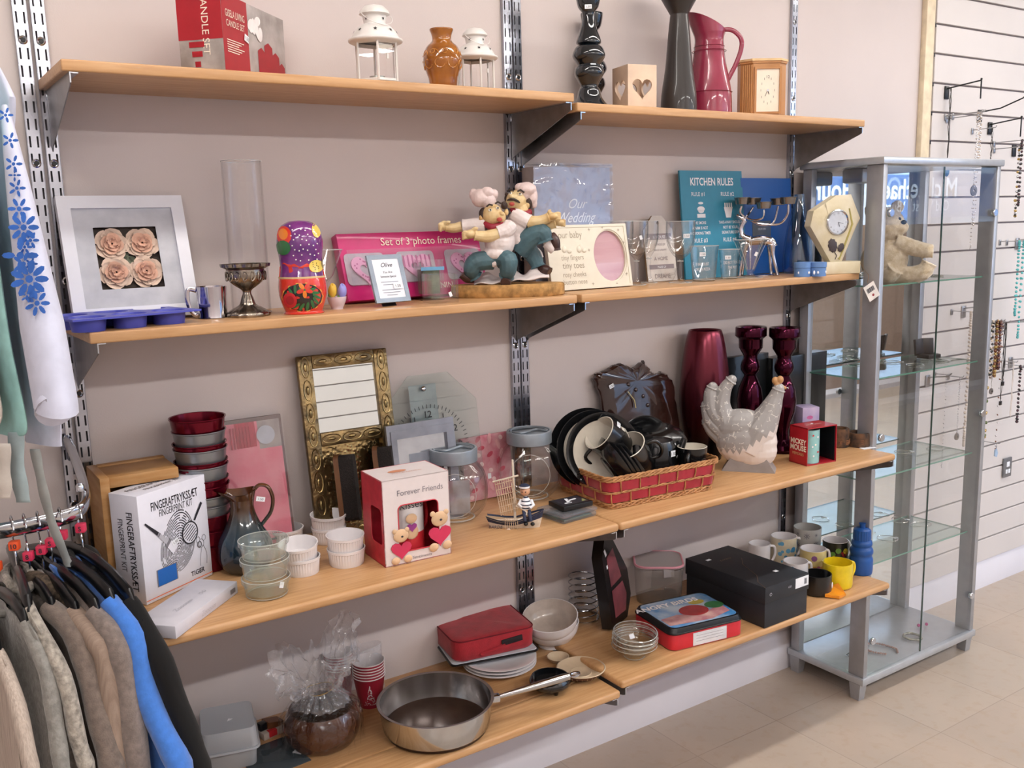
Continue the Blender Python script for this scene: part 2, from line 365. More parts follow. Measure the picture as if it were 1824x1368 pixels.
# ceiling tubes
lampm = m('tube_glow', 'ffffff', .5, var=0, emit='fff0dc', es=9)
LL = [(-1.3, -3.0, 'fluorescent ceiling lamp at the far left end of the window side row'), (.7, -3.0, 'fluorescent ceiling lamp opposite the left shelves'), (2.7, -3.0, 'fluorescent ceiling lamp opposite the glass cabinet'), (4.7, -3.0, 'fluorescent ceiling lamp over the left half of the shop window'), (6.7, -3.0, 'fluorescent ceiling lamp over the right half of the shop window'),
      (0, -.85, 'fluorescent ceiling lamp above the clothes rail and left shelves'), (1.5, -.85, 'fluorescent ceiling lamp above the right shelves'), (3.0, -.85, 'fluorescent ceiling lamp above the glass cabinet'), (4.5, -.85, 'fluorescent ceiling lamp above the far slatwall end')]
for x, y_, l in LL:
    t_ = thing('ceiling_tube_lamp', l, 'ceiling lamp', (x, y_, ZC), 'ceiling tube lamps')
    b = MB(); b.box((0, 0, -.03), (1.4, .12, .05), WHITE, bev=.005); b.build('housing', t_)
    for y in (-.03, .03): b = MB(); b.tube([(-.64, y, -.066), (.64, y, -.066)], .010, lampm, seg=8); b.build('tube', t_)

# ------------------------------------------------------------------ wall uprights with slots
UPM = m('zinc_upright', 'b9bdc8', .2, 1, var=.12, vs=6, bump=.03); UPD = m('upright_inside', '5e5c60', .5)
def upright():
    b = MB(); w_ = .0245; dpt = .011; pz = .03267; zb, zt = .16, 2.46; xs = [-w_/2, -.0085, -.0050, .0050, .0085, w_/2]
    zz = 1.9296+pz*16.25; rows = []
    while zz > zb: rows.append(zz); zz -= pz
    for zc in rows:
        za, z0, z1, zd = zc+pz/2, zc+.0105, zc-.0105, zc-pz/2
        b.rect(xs[0], zd, xs[1], za, UPM, -dpt); b.rect(xs[2], zd, xs[3], za, UPM, -dpt); b.rect(xs[4], zd, xs[5], za, UPM, -dpt)
        for i in (1, 3): b.rect(xs[i], z0, xs[i+1], za, UPM, -dpt); b.rect(xs[i], zd, xs[i+1], z1, UPM, -dpt)
    za, zd = rows[0]+pz/2, rows[-1]-pz/2
    for s in (-1, 1): b.box((s*(w_/2-.0006), -dpt/2, (za+zd)/2), (.0014, dpt, za-zd), UPM)
    b.rect(xs[0], zd, xs[5], za, UPD, -.001); return b
ur = thing('shelf_upright', 'left chrome slotted upright of the pair at the left end of the shelves', 'shelf upright', (.0585, 0, 0), 'slotted wall uprights')
upright().build('channel', ur)
for k in range(-2, 8):
    b = MB(); z = 1.9296-.2287*k
    if z > 2.4 or z < .2: continue
    b.lathe([(.0085, 0), (.0085, .0012), (.0062, .003), (.003, .001), (0, .0008)], CHROME, 16, X=T(0, -.011, z) @ RX(90)); b.disc(0, 0, .0042, BLK, y=-.0026, X=T(0, -.011, z)); b.build('screw', ur)
UPS = [(XL+.0125, 'right upright of the pair at the left end, carrying the left shelves'), (1.1685, 'left upright of the middle pair, in line with the shelf joint'), (1.1980, 'right upright of the middle pair, behind the right shelves'), (2.2495, 'single slotted upright at the right end beside the glass cabinet')]
ur['label'] = 'leftmost chrome slotted upright, beside the blouses at the left end'
for x, l in UPS: c = copy_tree(ur); c.location.x = x; c['label'] = 'chrome slotted '+l

# ------------------------------------------------------------------ shelves and brackets
BRM = m('bracket_steel', '8d8a88', .35, .9, var=.06)
def bracket(x, d, z, side, label, hz=.115):
    t = thing('shelf_bracket', label, 'shelf bracket', (x, 0, z), 'steel shelf brackets'); b = MB(); yw = -.0125; th = .0018
    P = [(0, 0), (0, -hz), (-.012, -hz), (-.02, -hz*.93), (-d+.012, -.022), (-d+.004, -.018), (-d+.004, 0)]
    V = [(s*th/2, yw*(i in (0, 1))+y, zz) for s in (-1, 1) for i, (y, zz) in enumerate(P)]; n = len(P)
    b.add(V, [list(range(n))[::-1], [n+i for i in range(n)]]+[[i, (i+1) % n, n+(i+1) % n, n+i] for i in range(n)], BRM, False)
    b.build('web_plate', t); b = MB(); b.box((side*.007, -d/2-.006, -.0012), (.014, d-.02, .0022), CHROME)
    b.box((0, -d+.0035, -.009), (.0022, .0022, .018), CHROME); b.build('top_flange', t)
    b = MB(); b.box((0, -.009, -.012), (.003, .012, .012), CHROME, bev=.001); b.build('hook_lug', t)
SH = [('top left', XL, XM-.0015, D1, Z1, TH), ('top right', XM+.0065, XR, D1, Z1B, TH), ('second left', XL, XM-.0015, D1, Z2, TH), ('second right', XM+.012, XR, D1, Z2, TH),
      ('third left', XL, XM-.0015, D2, Z3, TH), ('third right', XM+.0015, XR, D2, Z3, TH), ('bottom left', XL, XM-.0015, D2, Z4, TH), ('bottom right', XM+.0035, XR, D2, Z4B, TH)]
for nm, a, c, d, z, t in SH:
    b = MB(); what = {'top': 'above the photo frames row', 'second': 'carrying photo frames and glasses', 'third': 'deep, at table height with boxes and baskets', 'bottom': 'lowest, just above the skirting'}[nm.split()[0]]
    if nm == 'bottom left':
        b.box(((a+c)/2, -.012-.150, z-t/2), (c-a, .300, t), WOOD, bev=.002); b.box(((a+c)/2, -.314-(d-.314)/2, z-t/2), (c-a, d-.314, t), WOOD, bev=.006, seg=3)
        b.box(((a+c)/2, -.313, z-t/2-.004), (c-a-.004, .006, t-.008), m('dark_gap', '57422e', .8))
    else: b.box(((a+c)/2, -.010-(d-.010)/2, z-t/2), (c-a, d-.010, t), WOOD, bev=.003 if d < .3 else .007, seg=3)
    tag(b.build('wooden_shelf'), f'{nm} beech wood shelf board, {what}', 'shelf', 'beech wall shelves')
    side = 'left' if 'left' in nm else 'right'; row = nm.split()[0]
    bracket(a+.013, d, z-t, 1, f'steel bracket under the left end of the {nm} shelf', .115 if d < .3 else .15)
    bracket(c-.008, d, z-t, -1, f'steel bracket under the right end of the {nm} shelf', .115 if d < .3 else .15)

# ------------------------------------------------------------------ glass display cabinet
ALU = m('silver_lacquer', 'a9abb0', .38, .55, var=.03); ALUL = m('silver_edge', 'bcc0c6', .3, .5, var=.03)
CL, CR, CB, CF, CH = 2.2760, 2.9134, -.030, -.3275, 1.7294
cab = thing('glass_display_cabinet', 'tall silver framed glass display cabinet with mirrored back standing on the tiled floor', 'display cabinet', (0, 0, 0))
b = MB(); b.box(((CL+CR)/2, (CB+CF)/2, CH-.011), (CR-CL+.012, CF*-1+CB+.012, .022), ALUL, bev=.004); b.build('top_panel', cab)
b = MB(); b.box(((CL+CR)/2, (CB+CF)/2, .069), (CR-CL+.010, CF*-1+CB+.010, .024), ALUL, bev=.003); b.build('base_panel', cab)
for x in (CL+.014, CR-.014):
    for y in (CF+.03, CB-.022):
        dy = .058 if y < -.2 else .034; b = MB(); b.box((x, y, (CH-.022+.081)/2), (.020 if y < -.2 else .026, dy, CH-.022-.081), ALU, bev=.002); b.build('corner_post', cab)
        b = MB(); b.add([(x-.014, y-.018+(.0), .0), (x+.014, y-.018, 0), (x+.014, y+.014, 0), (x-.014, y+.014, 0), (x-.018, y-.024, .057), (x+.018, y-.024, .057), (x+.018, y+.018, .057), (x-.018, y+.018, .057)], [[3, 2, 1, 0], [4, 5, 6, 7], [0, 1, 5, 4], [1, 2, 6, 5], [2, 3, 7, 6], [3, 0, 4, 7]], ALU, False); b.build('foot', cab)
b = MB(); b.box(((CL+CR)/2, CB-.004, (CH+.06)/2), (CR-CL-.05, .004, CH-.105), m('mirror_silver', 'e8eeee', .015, 1, var=0)); b.build('mirror_back', cab)
for x, nm in ((CL+.008, 'left'), (CR-.008, 'right')):
    b = MB(); b.box((x, (CB+CF)/2+.006, (CH+.06)/2), (.004, .19, CH-.11), GLASS); b.build('side_pane', cab)
xm = (CL+CR)/2
for a, c in ((CL+.022, xm-.0015), (xm+.0015, CR-.022)):
    b = MB(); b.box(((a+c)/2, CF+.006, (CH+.06)/2), (c-a, .004, CH-.112), GLASS, faces={'L': GLASSG, 'R': GLASSG}); DOORS = globals().get('DOORS', [])+[b.build('glass_door', cab)]
b = MB(); b.box((xm, CF+.006, (CH+.06)/2), (.0026, .005, CH-.112), m('glass_edge_dark', '3d5650', .2)); b.build('door_seal', cab)
SHZ = [Y(1578, 508, CF+.02).z, Y(1572, 674, CF+.02).z, Y(1565, 853, CF+.02).z, Y(1557, 1007, CF+.02).z]
GEDGE = m('glass_green_edge', '5f9c88', .15, var=0, alpha=.8)
for z in SHZ:
    b = MB(); b.box((xm, (CB+CF)/2, z-.0025), (CR-CL-.034, .235, .005), GLASSG, faces={'F': GEDGE, 'L': GEDGE, 'R': GEDGE, 'B': GEDGE}); b.build('glass_shelf', cab)
for px, py in ((1590, 379), (1762, 379), (1575, 778), (1745, 737), (1557, 1140), (1721, 1064)):
    z = Y(px, py, CF).z; x = CL+.040 if px < 1650 else CR-.034
    b = MB(); b.lathe([(0, 0), (.011, 0), (.0125, .002), (.0125, .009), (.011, .011), (0, .011)], CHROME, 20, X=T(x, CF+.003, z) @ RX(90)); b.build('door_knob', DOORS[0] if px < 1650 else DOORS[1])
b = MB(); b.box((CL+.17, -.13, CH-.045), (.10, .08, .045), ALU, bev=.008); b.build('lamp_housing', cab)
# ------------------------------------------------------------------ small shared makers
def SP(px, y, z):
    a, b = -1.5, 6
    for _ in range(40):
        q = (a+b)/2
        if pj((q, y, z))[0] < px: a = q
        else: b = q
    return Vector((a, y, z))
def face(p, extra=0): return math.degrees(math.atan2(CAM.x-p[0], -(CAM.y-p[1])))+extra
def prof_px(p, rows):            # rows: (radius px, pixel row of that ring)
    q = [(wid(r, p), upz(py, p)) for r, py in rows]; lo = max(py for r, py in rows); outer = max(rows[0][1], rows[1][1]) >= lo; return [(r, 0. if (py > lo-1.5 and (outer or z < .024)) else max(z, .0012)) for (r, z), (_, py) in zip(q, rows)]
def leg4(b): pass
def star(b, x, z, r, mt, y, X=None):
    b.poly([( x+(r if i % 2 == 0 else r*.42)*sin(pi*i/5), z+(r if i % 2 == 0 else r*.42)*cos(pi*i/5)) for i in range(10)][::-1], mt, y, X)
def heart(n=28, s=1.):
    P = []
    for i in range(n):
        t = 2*pi*i/n; P.append((-s*16*sin(t)**3/17, s*(13*cos(t)-5*cos(2*t)-2*cos(3*t)-cos(4*t))/17))
    return P
def ring_of(poly, hole, y0, y1, mt, b, X=None, side=None):
    """flat plate with a hole: both loops have the same number of points"""
    n = len(poly); V = [(x, y, z) for y in (y0, y1) for L_ in (poly, hole) for x, z in L_]; Fs = []
    for i in range(n):
        j = (i+1) % n; Fs += [[i, j, n+j, n+i], [2*n+j, 2*n+i, 3*n+i, 3*n+j], [j, i, 2*n+i, 2*n+j], [n+i, n+j, 3*n+j, 3*n+i]]
    b.add(V, Fs, mt, False, X)
def on_rect(poly, w_, h_, cx=0, cz=0):   # push a loop out along rays from its own centre onto a rectangle outline
    out = []; ox = sum(p[0] for p in poly)/len(poly); oz = sum(p[1] for p in poly)/len(poly)
    for x, z in poly:
        dx, dz = x-ox, z-oz; kx = ((cx+w_/2-ox)/dx if dx > 0 else (cx-w_/2-ox)/dx) if abs(dx) > 1e-9 else 1e9; kz = ((cz+h_/2-oz)/dz if dz > 0 else (cz-h_/2-oz)/dz) if abs(dz) > 1e-9 else 1e9
        k = min(kx, kz); out.append((ox+dx*k, oz+dz*k))
    for sx in (-1, 1):
        for sz in (-1, 1):
            c = (cx+sx*w_/2, cz+sz*h_/2); i = min(range(len(out)), key=lambda i: (out[i][0]-c[0])**2+(out[i][1]-c[1])**2); out[i] = c
    return out

# ================================================================== SHELF 1 (top)
RED = m('deep_red_print', 'a3212c', .4, var=.03); REDL = m('bright_red', 'c32a33', .4, var=.03); GREYP = m('photo_grey', 'b7b0ae', .45, var=.12, vs=20, col2='8f8783')
CREAM = m('cream_print', 'efe3d2', .5)
# candle set box
A = SP(402, -.245, Z1); B = SP(512, -.06, Z1); h = upz(-16, A); M4, wd, _ = frame3(A, B, A+Vector((0, 0, h))); dp = .092
t = thing('candle_set_box', 'red and grey boxed candle set with pictures of candles, standing on the top left shelf', 'box', M4)
b = MB(); b.box((0, dp/2, h/2), (wd, dp, h), RED, bev=.001, faces={'F': GREYP, 'L': GREYP})
b.rect(-wd/2, 0, -wd*.12, h, RED, -.0003); b.text('GISELA LIVING', .019, CREAM, -wd*.31, h*.72, -.001, sx=.62); b.text('CANDLE SET', .017, CREAM, -wd*.31, h*.60, -.001, sx=.75)
for i in range(6): b.rect(-wd*.45, h*(.42-.03*i), -wd*(.20+.04*(i % 3)), h*(.42-.03*i)+.0016, CREAM, -.001)
cnd = m('candle_red', '9e1c28', .4)
for x, z, r_ in ((.08, .42, .016), (.20, .52, .018), (.32, .42, .016), (.42, .30, .014)): b.poly([(wd*x-r_, .004), (wd*x+r_, .004), (wd*x+r_, h*z), (wd*x, h*z+.008), (wd*x-r_, h*z)], cnd, -.0006)
for k in range(9):
    a = k*.7; b.disc(wd*(.0+.25*noz(k*1.7, 3)), h*(.72+.2*noz(k*2.3)), .014, m('orchid_white', 'f1ecec', .5), -.0008-.0001*k, rz=.009, rot=a)
XL_ = T(-wd/2, dp/2, 0) @ RZ(-90)
b.rect(-dp/2, h*.42, dp/2, h, RED, -.0005, XL_); b.text('CANDLE SET', .02, CREAM, dp*.05, h*.62, -.001, X=XL_, rot=-90)
for i, z in enumerate((.36, .24, .11)): b.box((-dp*.10, -.0006, h*z), (dp*.34-.01*i, .001, h*.07), cnd, X=XL_)
b.build('carton', t); sticker(t, T(-wd*.16, -.002, h*.52) @ RY(15), .016, .013)

# two star lanterns
LW = m('white_enamel', 'dedbd8', .35, var=.02); LHOLE = m('lantern_hole', '2b2b2e', .6); MIRR = m('lantern_glass_back', 'b9c2bb', .1, .6, var=.05)
def lantern(M4, s, label, rot):
    t = thing('star_lantern', label, 'lantern', M4 @ SC(s, s, s), 'white star lanterns'); q = RZ(rot); R = .052; H = .098
    b = MB(); b.lathe([(0, 0), (R*1.02, 0), (R*1.02, .006), (R*.98, .008), (0, .008)], LW, 6, X=q, smooth=False); b.build('base_plate', t)
    fr = MB()
    for k in range(6):
        a = pi*k/3; fr.box((R*cos(a), R*sin(a), H/2+.006), (.004, .004, H), LW, X=q)
    for z in (.012, H+.002): fr.lathe([(R*1.0, z-.004), (R*1.0, z+.004), (R*.92, z+.004), (R*.92, z-.004)], LW, 6, X=q, closed=True, smooth=False)
    fr.build('frame', t)
    for k in range(6):
        a0, a1 = pi*k/3, pi*(k+1)/3; P0, P1 = Vector((R*.95*cos(a0), R*.95*sin(a0), 0)), Vector((R*.95*cos(a1), R*.95*sin(a1), 0))
        g = MB(); g.add([P0+Vector((0, 0, .01)), P1+Vector((0, 0, .01)), P1+Vector((0, 0, H)), P0+Vector((0, 0, H))], [[0, 1, 2, 3]], GLASS, False, q)
        g.build('glass_pane', t)
    d = MB(); P0 = Vector((R*1.03*cos(pi*4/3), R*1.03*sin(pi*4/3), .010)); P1 = Vector((R*1.03*cos(pi*5/3), R*1.03*sin(pi*5/3), .010)); up = Vector((0, 0, H-.006))
    d.tube([P0, P1, P1+up, P0+up], .0028, LW, 4, closed=True, X=q); d.box(tuple((P0+P1)/2+up*.6), (.004, .004, .012), LW, X=q); d.build('door_frame', t)
    r_ = MB(); r_.lathe(sp([(R*.9, H-.002), (R*1.22, H+.004), (R*1.24, H+.010), (R*1.10, H+.013), (R*.98, H+.026), (R*.72, H+.040), (R*.52, H+.045)], 3)+[(R*.50, H+.047), (R*.56, H+.064), (R*.70, H+.068), (R*.66, H+.075), (R*.45, H+.086), (0, H+.092)], LW, 36, X=q)
    for k in range(8):
        a = 2*pi*k/8+.2; r_.poly([(( .0055 if i % 2 == 0 else .0024)*sin(pi*i/5), (.0055 if i % 2 == 0 else .0024)*cos(pi*i/5)) for i in range(10)][::-1], LHOLE, 0, X=q @ RZ(math.degrees(a)) @ T(0, -R*.985, H+.028) @ RX(-32))
        if k % 2 == 0: r_.poly([(( .005 if i % 2 == 0 else .0022)*sin(pi*i/5), (.005 if i % 2 == 0 else .0022)*cos(pi*i/5)) for i in range(10)][::-1], LHOLE, 0, X=q @ RZ(math.degrees(a)) @ T(0, -R*.548, H+.056) @ RX(-6))
    r_.build('roof', t)
    hd = MB(); hd.tube([(R*.74*cos(R_(a)), -.01-.035*sin(R_(a)), H+.066-.028*sin(R_(a))) for a in range(0, 181, 12)], .0011, LW, 5); hd.build('wire_handle', t)
    c = MB(); c.lathe([(0, .009), (.019, .009), (.019, .024), (.017, .024), (.016, .012), (0, .012)], MIRR, 20); c.build('tealight_cup', t)
P = SP(673, -.175, Z1); s1 = wid(47.5, P)/(.052*1.24); lantern(at(P), s1, 'white metal star lantern with glass sides, left of the amber vase', 8)
P = SP(849, -.135, Z1); s2 = wid(39.5, P)/(.052*1.24); lantern(at(P), s2, 'white metal star lantern half hidden behind the amber vase', 14)
# amber vase
AMB = m('amber_glaze', '9c5f1c', .12, coat=.7, var=.22, vs=25, col2='7a4312'); AMBL = m('amber_relief', 'b5752a', .15, coat=.7, var=.1)
P = SP(790, -.20, Z1); t = thing('amber_vase', 'small amber glazed pottery vase with raised scrollwork, in front of a white lantern', 'vase', at(P, 0))
pr = prof_px(P, [(0, 146), (22, 146), (26, 140), (33, 118), (34, 104), (29, 86), (21, 77), (17, 71), (18, 62), (21, 54), (20, 52), (16, 56), (15, 70), (20, 84), (0, 84)]); b = MB(); b.lathe(sp(pr[:12], 3)+pr[12:], AMB, 40)
bp = [q for q in pr[2:7]]
def vr(z):
    for (r0, z0), (r1, z1) in zip(bp, bp[1:]):
        if z0 <= z <= z1: return r0+(r1-r0)*(z-z0)/(z1-z0)
    return bp[0][0] if z < bp[0][1] else bp[-1][0]
for k in range(9):
    a0 = k*2*pi/9
    for sgn, zc in ((1, .62), (-1, .34)):
        pts = []
        for i in range(17):
            th_ = i*.42; rr = .011*(1-i/19); zz = bp[0][1]+(bp[-1][1]-bp[0][1])*zc+rr*sin(th_)*sgn+.002*i*.3; a = a0+sgn*.2+rr*cos(th_)/.034; pts.append(((vr(zz)+.0008)*cos(a), (vr(zz)+.0008)*sin(a), zz))
        b.tube(pts, .0011, AMBL, 5)
b.build('vase_body', t)
# dark candlesticks
for px, yy, lab, k in ((1050, -.165, 'tall glossy black turned candlestick with a white sticker, on the top right shelf', 1.), (1056, -.05, 'second glossy black candlestick standing right behind the first', .88)):
    P = SP(px, yy, Z1B); t = thing('black_candlestick', lab, 'candlestick', at(P), 'glossy black candlesticks'); b = MB()
    rows = [(0, 163), (36, 163), (36, 159), (28, 150), (22, 141), (19, 128), (15, 122), (20, 112), (26, 100), (24, 88), (20, 84), (28, 72), (29, 64), (24, 52), (17, 48), (22, 45), (21, 36), (15, 20), (12, 5), (11, -10), (18, -20), (22, -40), (20, -48), (0, -48)]
    pr = [(wid(r*k, P), upz(163-(163-y)*k, P)-upz(163, P)) for r, y in rows]; b.lathe(sp(pr[1:], 3), m('navy_black_gloss', '0e151c', .08, coat=.8, var=0), 36); b.build('turned_stem', t)
    if k == 1.: sticker(t, RZ(face(P)) @ T(0, -wid(19, P), upz(16, P)), .017, .010)
# heart tealight holder
P = SP(1130, -.14, Z1B); wb = wid(57, P); hb = upz(121, P); M4 = at(P, -12); t = thing('heart_tealight_holder', 'pale wooden cube tealight holder with heart cut-outs beside the black candlestick', 'tealight holder', M4)
PW = m('pale_wood', 'd8bfa8', .55, var=.06, vs=20); b = MB()
for k in range(4):
    X = RZ(90*k) @ T(0, -wb/2, hb/2+.002); hp = heart(28, .26*wb*1.4); ring_of(on_rect(hp, wb-.0002, hb), hp, 0, .005, PW, b, X)
b.box((0, 0, .003), (wb-.01, wb-.01, .006), PW); b.build('cube_shell', t)
b = MB(); b.lathe([(0, .006), (.021, .006), (.023, .03), (.022, .03), (.019, .01), (0, .01)], GLASS, 24); b.build('glass_cup', t)
# dark waisted vase
P = SP(1209, -.15, Z1B); t = thing('waisted_dark_vase', 'tall dark brown vase pinched at the waist, left of the burgundy jug', 'vase', at(P)); b = MB()
b.lathe(sp(prof_px(P, [(32, 183), (31, 170), (24, 120), (19, 60), (16, 30), (17, 24), (30, 0), (42, -25), (46, -45), (44, -45), (28, 0), (10, 24)]), 3)+[(0, upz(26, P))], m('dark_bronze', '2a2524', .35, coat=.25, var=.1, vs=12, stretch=(1, 1, .1)), 40); b.build('vase_body', t)
# burgundy jug
BUR = m('burgundy_enamel', '8a2c44', .25, coat=.5, var=.03); P = SP(1262, -.12, Z1B); t = thing('burgundy_jug', 'burgundy enamel pitcher jug with tall spout and looped handle', 'jug', at(P, 0)); b = MB(); rz = face(P)
def jr(a, r, z): return r
q = RZ(rz)
pr = prof_px(P, [(41, 188), (40, 172), (36, 145), (29, 110), (26, 84), (25, 72), (27, 60)])
H1 = pr[-1][1]; top = [(0, 0)]
b.lathe(sp(pr, 3), BUR, 36, X=q)
# flared spout collar
R0 = pr[-1][0]; n = 36
def col(u, v):
    a = 2*pi*u; lift = (.5-.5*cos(a-0)) ; c = cos(a); rr = R0*(1+v*.25*max(0, -c)**2+v*.06); z = H1+v*(.004+.050*(.5-.5*c)); return (rr*cos(a)-v*.010*(.5-.5*c), rr*sin(a), z)
b.grid(col, 36, 6, BUR, q @ RZ(18)); b.grid(lambda u, v: tuple(Vector(col(1-u, v))*.97+Vector((0, 0, .001))), 36, 6, BUR, q @ RZ(18)); b.lathe([(0, .004), (pr[0][0]*.98, .001)], BUR, 36, X=q)
for z in (upz(92, P), upz(166, P), upz(84, P)): rr = [r for r, zz in pr if zz <= z][-1]; b.lathe([(rr+.0002, z-.001), (rr*1.02+.001, z), (rr+.0002, z+.001)], BUR, 36, X=q)
b.build('jug_body', t); hb = MB()
def hp(px, py, dx=0): return (wid(px-1262, P), 0, upz(py, P))
hb.tube(smooth_curve([hp(1272, 62), hp(1284, 55), hp(1302, 57), hp(1316, 72), hp(1317, 90), hp(1309, 115), hp(1298, 138), hp(1288, 160), hp(1294, 172)], 5), .0062, BUR, 10, X=q, flat=(1.0, .45)); hb.build('handle', t)
# wooden clock
P = SP(1358, -.155, Z1B); M4 = at(P, -30); wd = wid(82, P); h = upz(111, P); CW = m('honey_wood', 'c08c58', .4, var=.12, vs=10, stretch=(1, 1, .15), col2='a26f3e', coat=.3)
t = thing('wooden_mantel_clock', 'honey coloured wooden mantel clock with a square cream dial on the top right shelf', 'clock', M4); b = MB(); c = .028; dp = .055
out = lambda w_, d, k: [(-w_/2, 0), (-w_/2+k, -d), (w_/2-k, -d), (w_/2, 0)]
def oct_(w_, d, z0, z1, k, mt):
    P4 = [(-w_/2, d/2), (-w_/2, -d/2+k), (-w_/2+k, -d/2), (w_/2-k, -d/2), (w_/2, -d/2+k), (w_/2, d/2)]; n = 6
    b.add([(x, y, z0) for x, y in P4]+[(x, y, z1) for x, y in P4], [list(range(n))[::-1] if 0 else list(range(n)), list(range(n, 2*n))[::-1]]+[[i, n+i, n+(i+1) % n, (i+1) % n] for i in range(n)], mt, False)
oct_(wd, dp, 0, h, c, CW); b.build('case', t)
b = MB(); oct_(wd*1.10, dp*1.15, h, h+.006, c*1.1, m('pale_oak', 'd9b786', .45, var=.06)); oct_(wd*1.04, dp*1.08, h-.006, h, c, CW); b.build('cornice', t)
b = MB()
for k in range(5):
    b.tube([(-wd/2+.006+k*.0045, -dp/2+.021-k*.0048, .004), (-wd/2+.006+k*.0045, -dp/2+.021-k*.0048, h-.01)], .0022, CW, 8)
b.build('fluted_column', t); b = MB(); fx, fw, fh = .004, wd*.50, h*.74; fy = -dp/2
ring_of(rrect(fw+.012, fh+.012, .001, 2, fx, h*.49), rrect(fw, fh, .001, 2, fx, h*.49), fy-.005, fy, CW, b); b.build('dial_frame', t)
b = MB(); b.rect(fx-fw/2, h*.49-fh/2, fx+fw/2, h*.49+fh/2, m('dial_cream', 'e6dccb', .4, var=.02), fy-.001)
for k in range(12):
    a = pi*k/6; b.box((fx+.036*sin(a)*.55, fy-.0014, h*.49+.036*cos(a)), (.0008, .0004, .006), INK, X=T(0, 0, 0)) if k else b.text('12', .011, INK, fx, h*.49+.033, fy-.0016)
b.box((0, 0, .009), (.0012, .0005, .018), INK, X=T(fx, fy-.0018, h*.49) @ RY(205)); b.box((0, 0, .006), (.0018, .0005, .012), INK, X=T(fx, fy-.002, h*.49) @ RY(160)); b.disc(fx, h*.49, .003, CHROME, fy-.0024); b.build('dial', t)

# ================================================================== SHELF 2 left
WF = m('white_frame_paint', 'e2e3ec', .4, var=.01); MNT = m('silver_grey_mount', 'c0c1c8', .55, var=.12, vs=25, col2='aeb0b8'); 
A = SP(134, -.10, Z2); B = SP(358, -.10, Z2); C3 = SP(106, -.028, Z2); Ct = Vector((C3.x, -.028, Z2+upz(355, C3)))
M4, wd, h = lean(A, B, Ct, .022); t = thing('rose_box_frame', 'large white square box frame showing four cream fabric roses, leaning on the wall', 'picture frame', M4)
b = MB(); ring_of(on_rect(rrect(wd*.8, h*.8, .001, 2, 0, h/2), wd, h, 0, h/2), rrect(wd*.80, h*.80, .001, 2, 0, h/2), 0, .022, WF, b); b.rect(-wd*.5, 0, wd*.5, h, WF, .022); b.build('frame', t)
b = MB(); ow, oh = wd*.50, h*.50; ring_of(on_rect(rrect(ow, oh, .001, 2, 0, h*.5), wd*.8, h*.8, 0, h*.5), rrect(ow, oh, .001, 2, 0, h*.5), .006, .008, MNT, b); b.build('mount', t)
b = MB(); b.rect(-ow/2-.01, h*.5-oh/2-.01, ow/2+.01, h*.5+oh/2+.01, m('frame_dark_back', '4a403b', .8), .020); b.build('backing', t)
ROS = m('rose_fabric', 'dcc3b0', .8, var=.08, vs=40, sheen=.3)
for i, (dx, dz) in enumerate(((-1, 1), (1, 1), (-1, -1), (1, -1))):
    b = MB(); cx, cz = dx*ow*.24, h*.5+dz*oh*.23; rr = ow*.265
    for layer in range(5):
        n = 5-layer//2; rl = rr*(1.08-.19*layer)
        for k in range(n):
            a0 = 2*pi*k/n+layer*.6+i
            def pet(u, v):
                a = a0+(u-.5)*2*pi/n*1.3; r_ = rl*(.2+.8*v*(.62+.38*sin(pi*u)**.6))*(1+.10*noz(k*1.7+u*2, layer, i)); return (cx+r_*cos(a), .014-.0026*layer-.005*v**3+.0045*noz(u*4+k, v*2, layer)+.0012*(k % 2), cz+r_*sin(a))
            b.grid(pet, 6, 5, ROS if layer < 2 else m('rose_heart', 'd8ab94', .8, var=.1, vs=40, sheen=.3))
    b.build('fabric_rose', t)
b = MB(); 
for (x, z, a) in ((0, 0, 0), (.006, -.008, 2), (-.006, .006, 1)): b.disc(x, h*.5+z, .014, m('leaf_grey_green', '6d7460', .7), .016, rz=.006, rot=a)
b.build('leaf', t)
# blue silicone muffin tray
BLU = m('blue_silicone', '4a50b0', .38, var=.03)
A = SP(160, -.255, Z2); B = SP(325, -.215, Z2); M4, wd0, _ = frame3(A, B, A+Vector((0, 0, .1)))
t = thing('silicone_muffin_tray', 'violet blue silicone muffin tray at the left end of the second shelf', 'baking tray', M4); b = MB(); hh = .026; wd = .235; dp = .158
nx, ny = 3, 2; cw = wd/nx*.94; cells = []
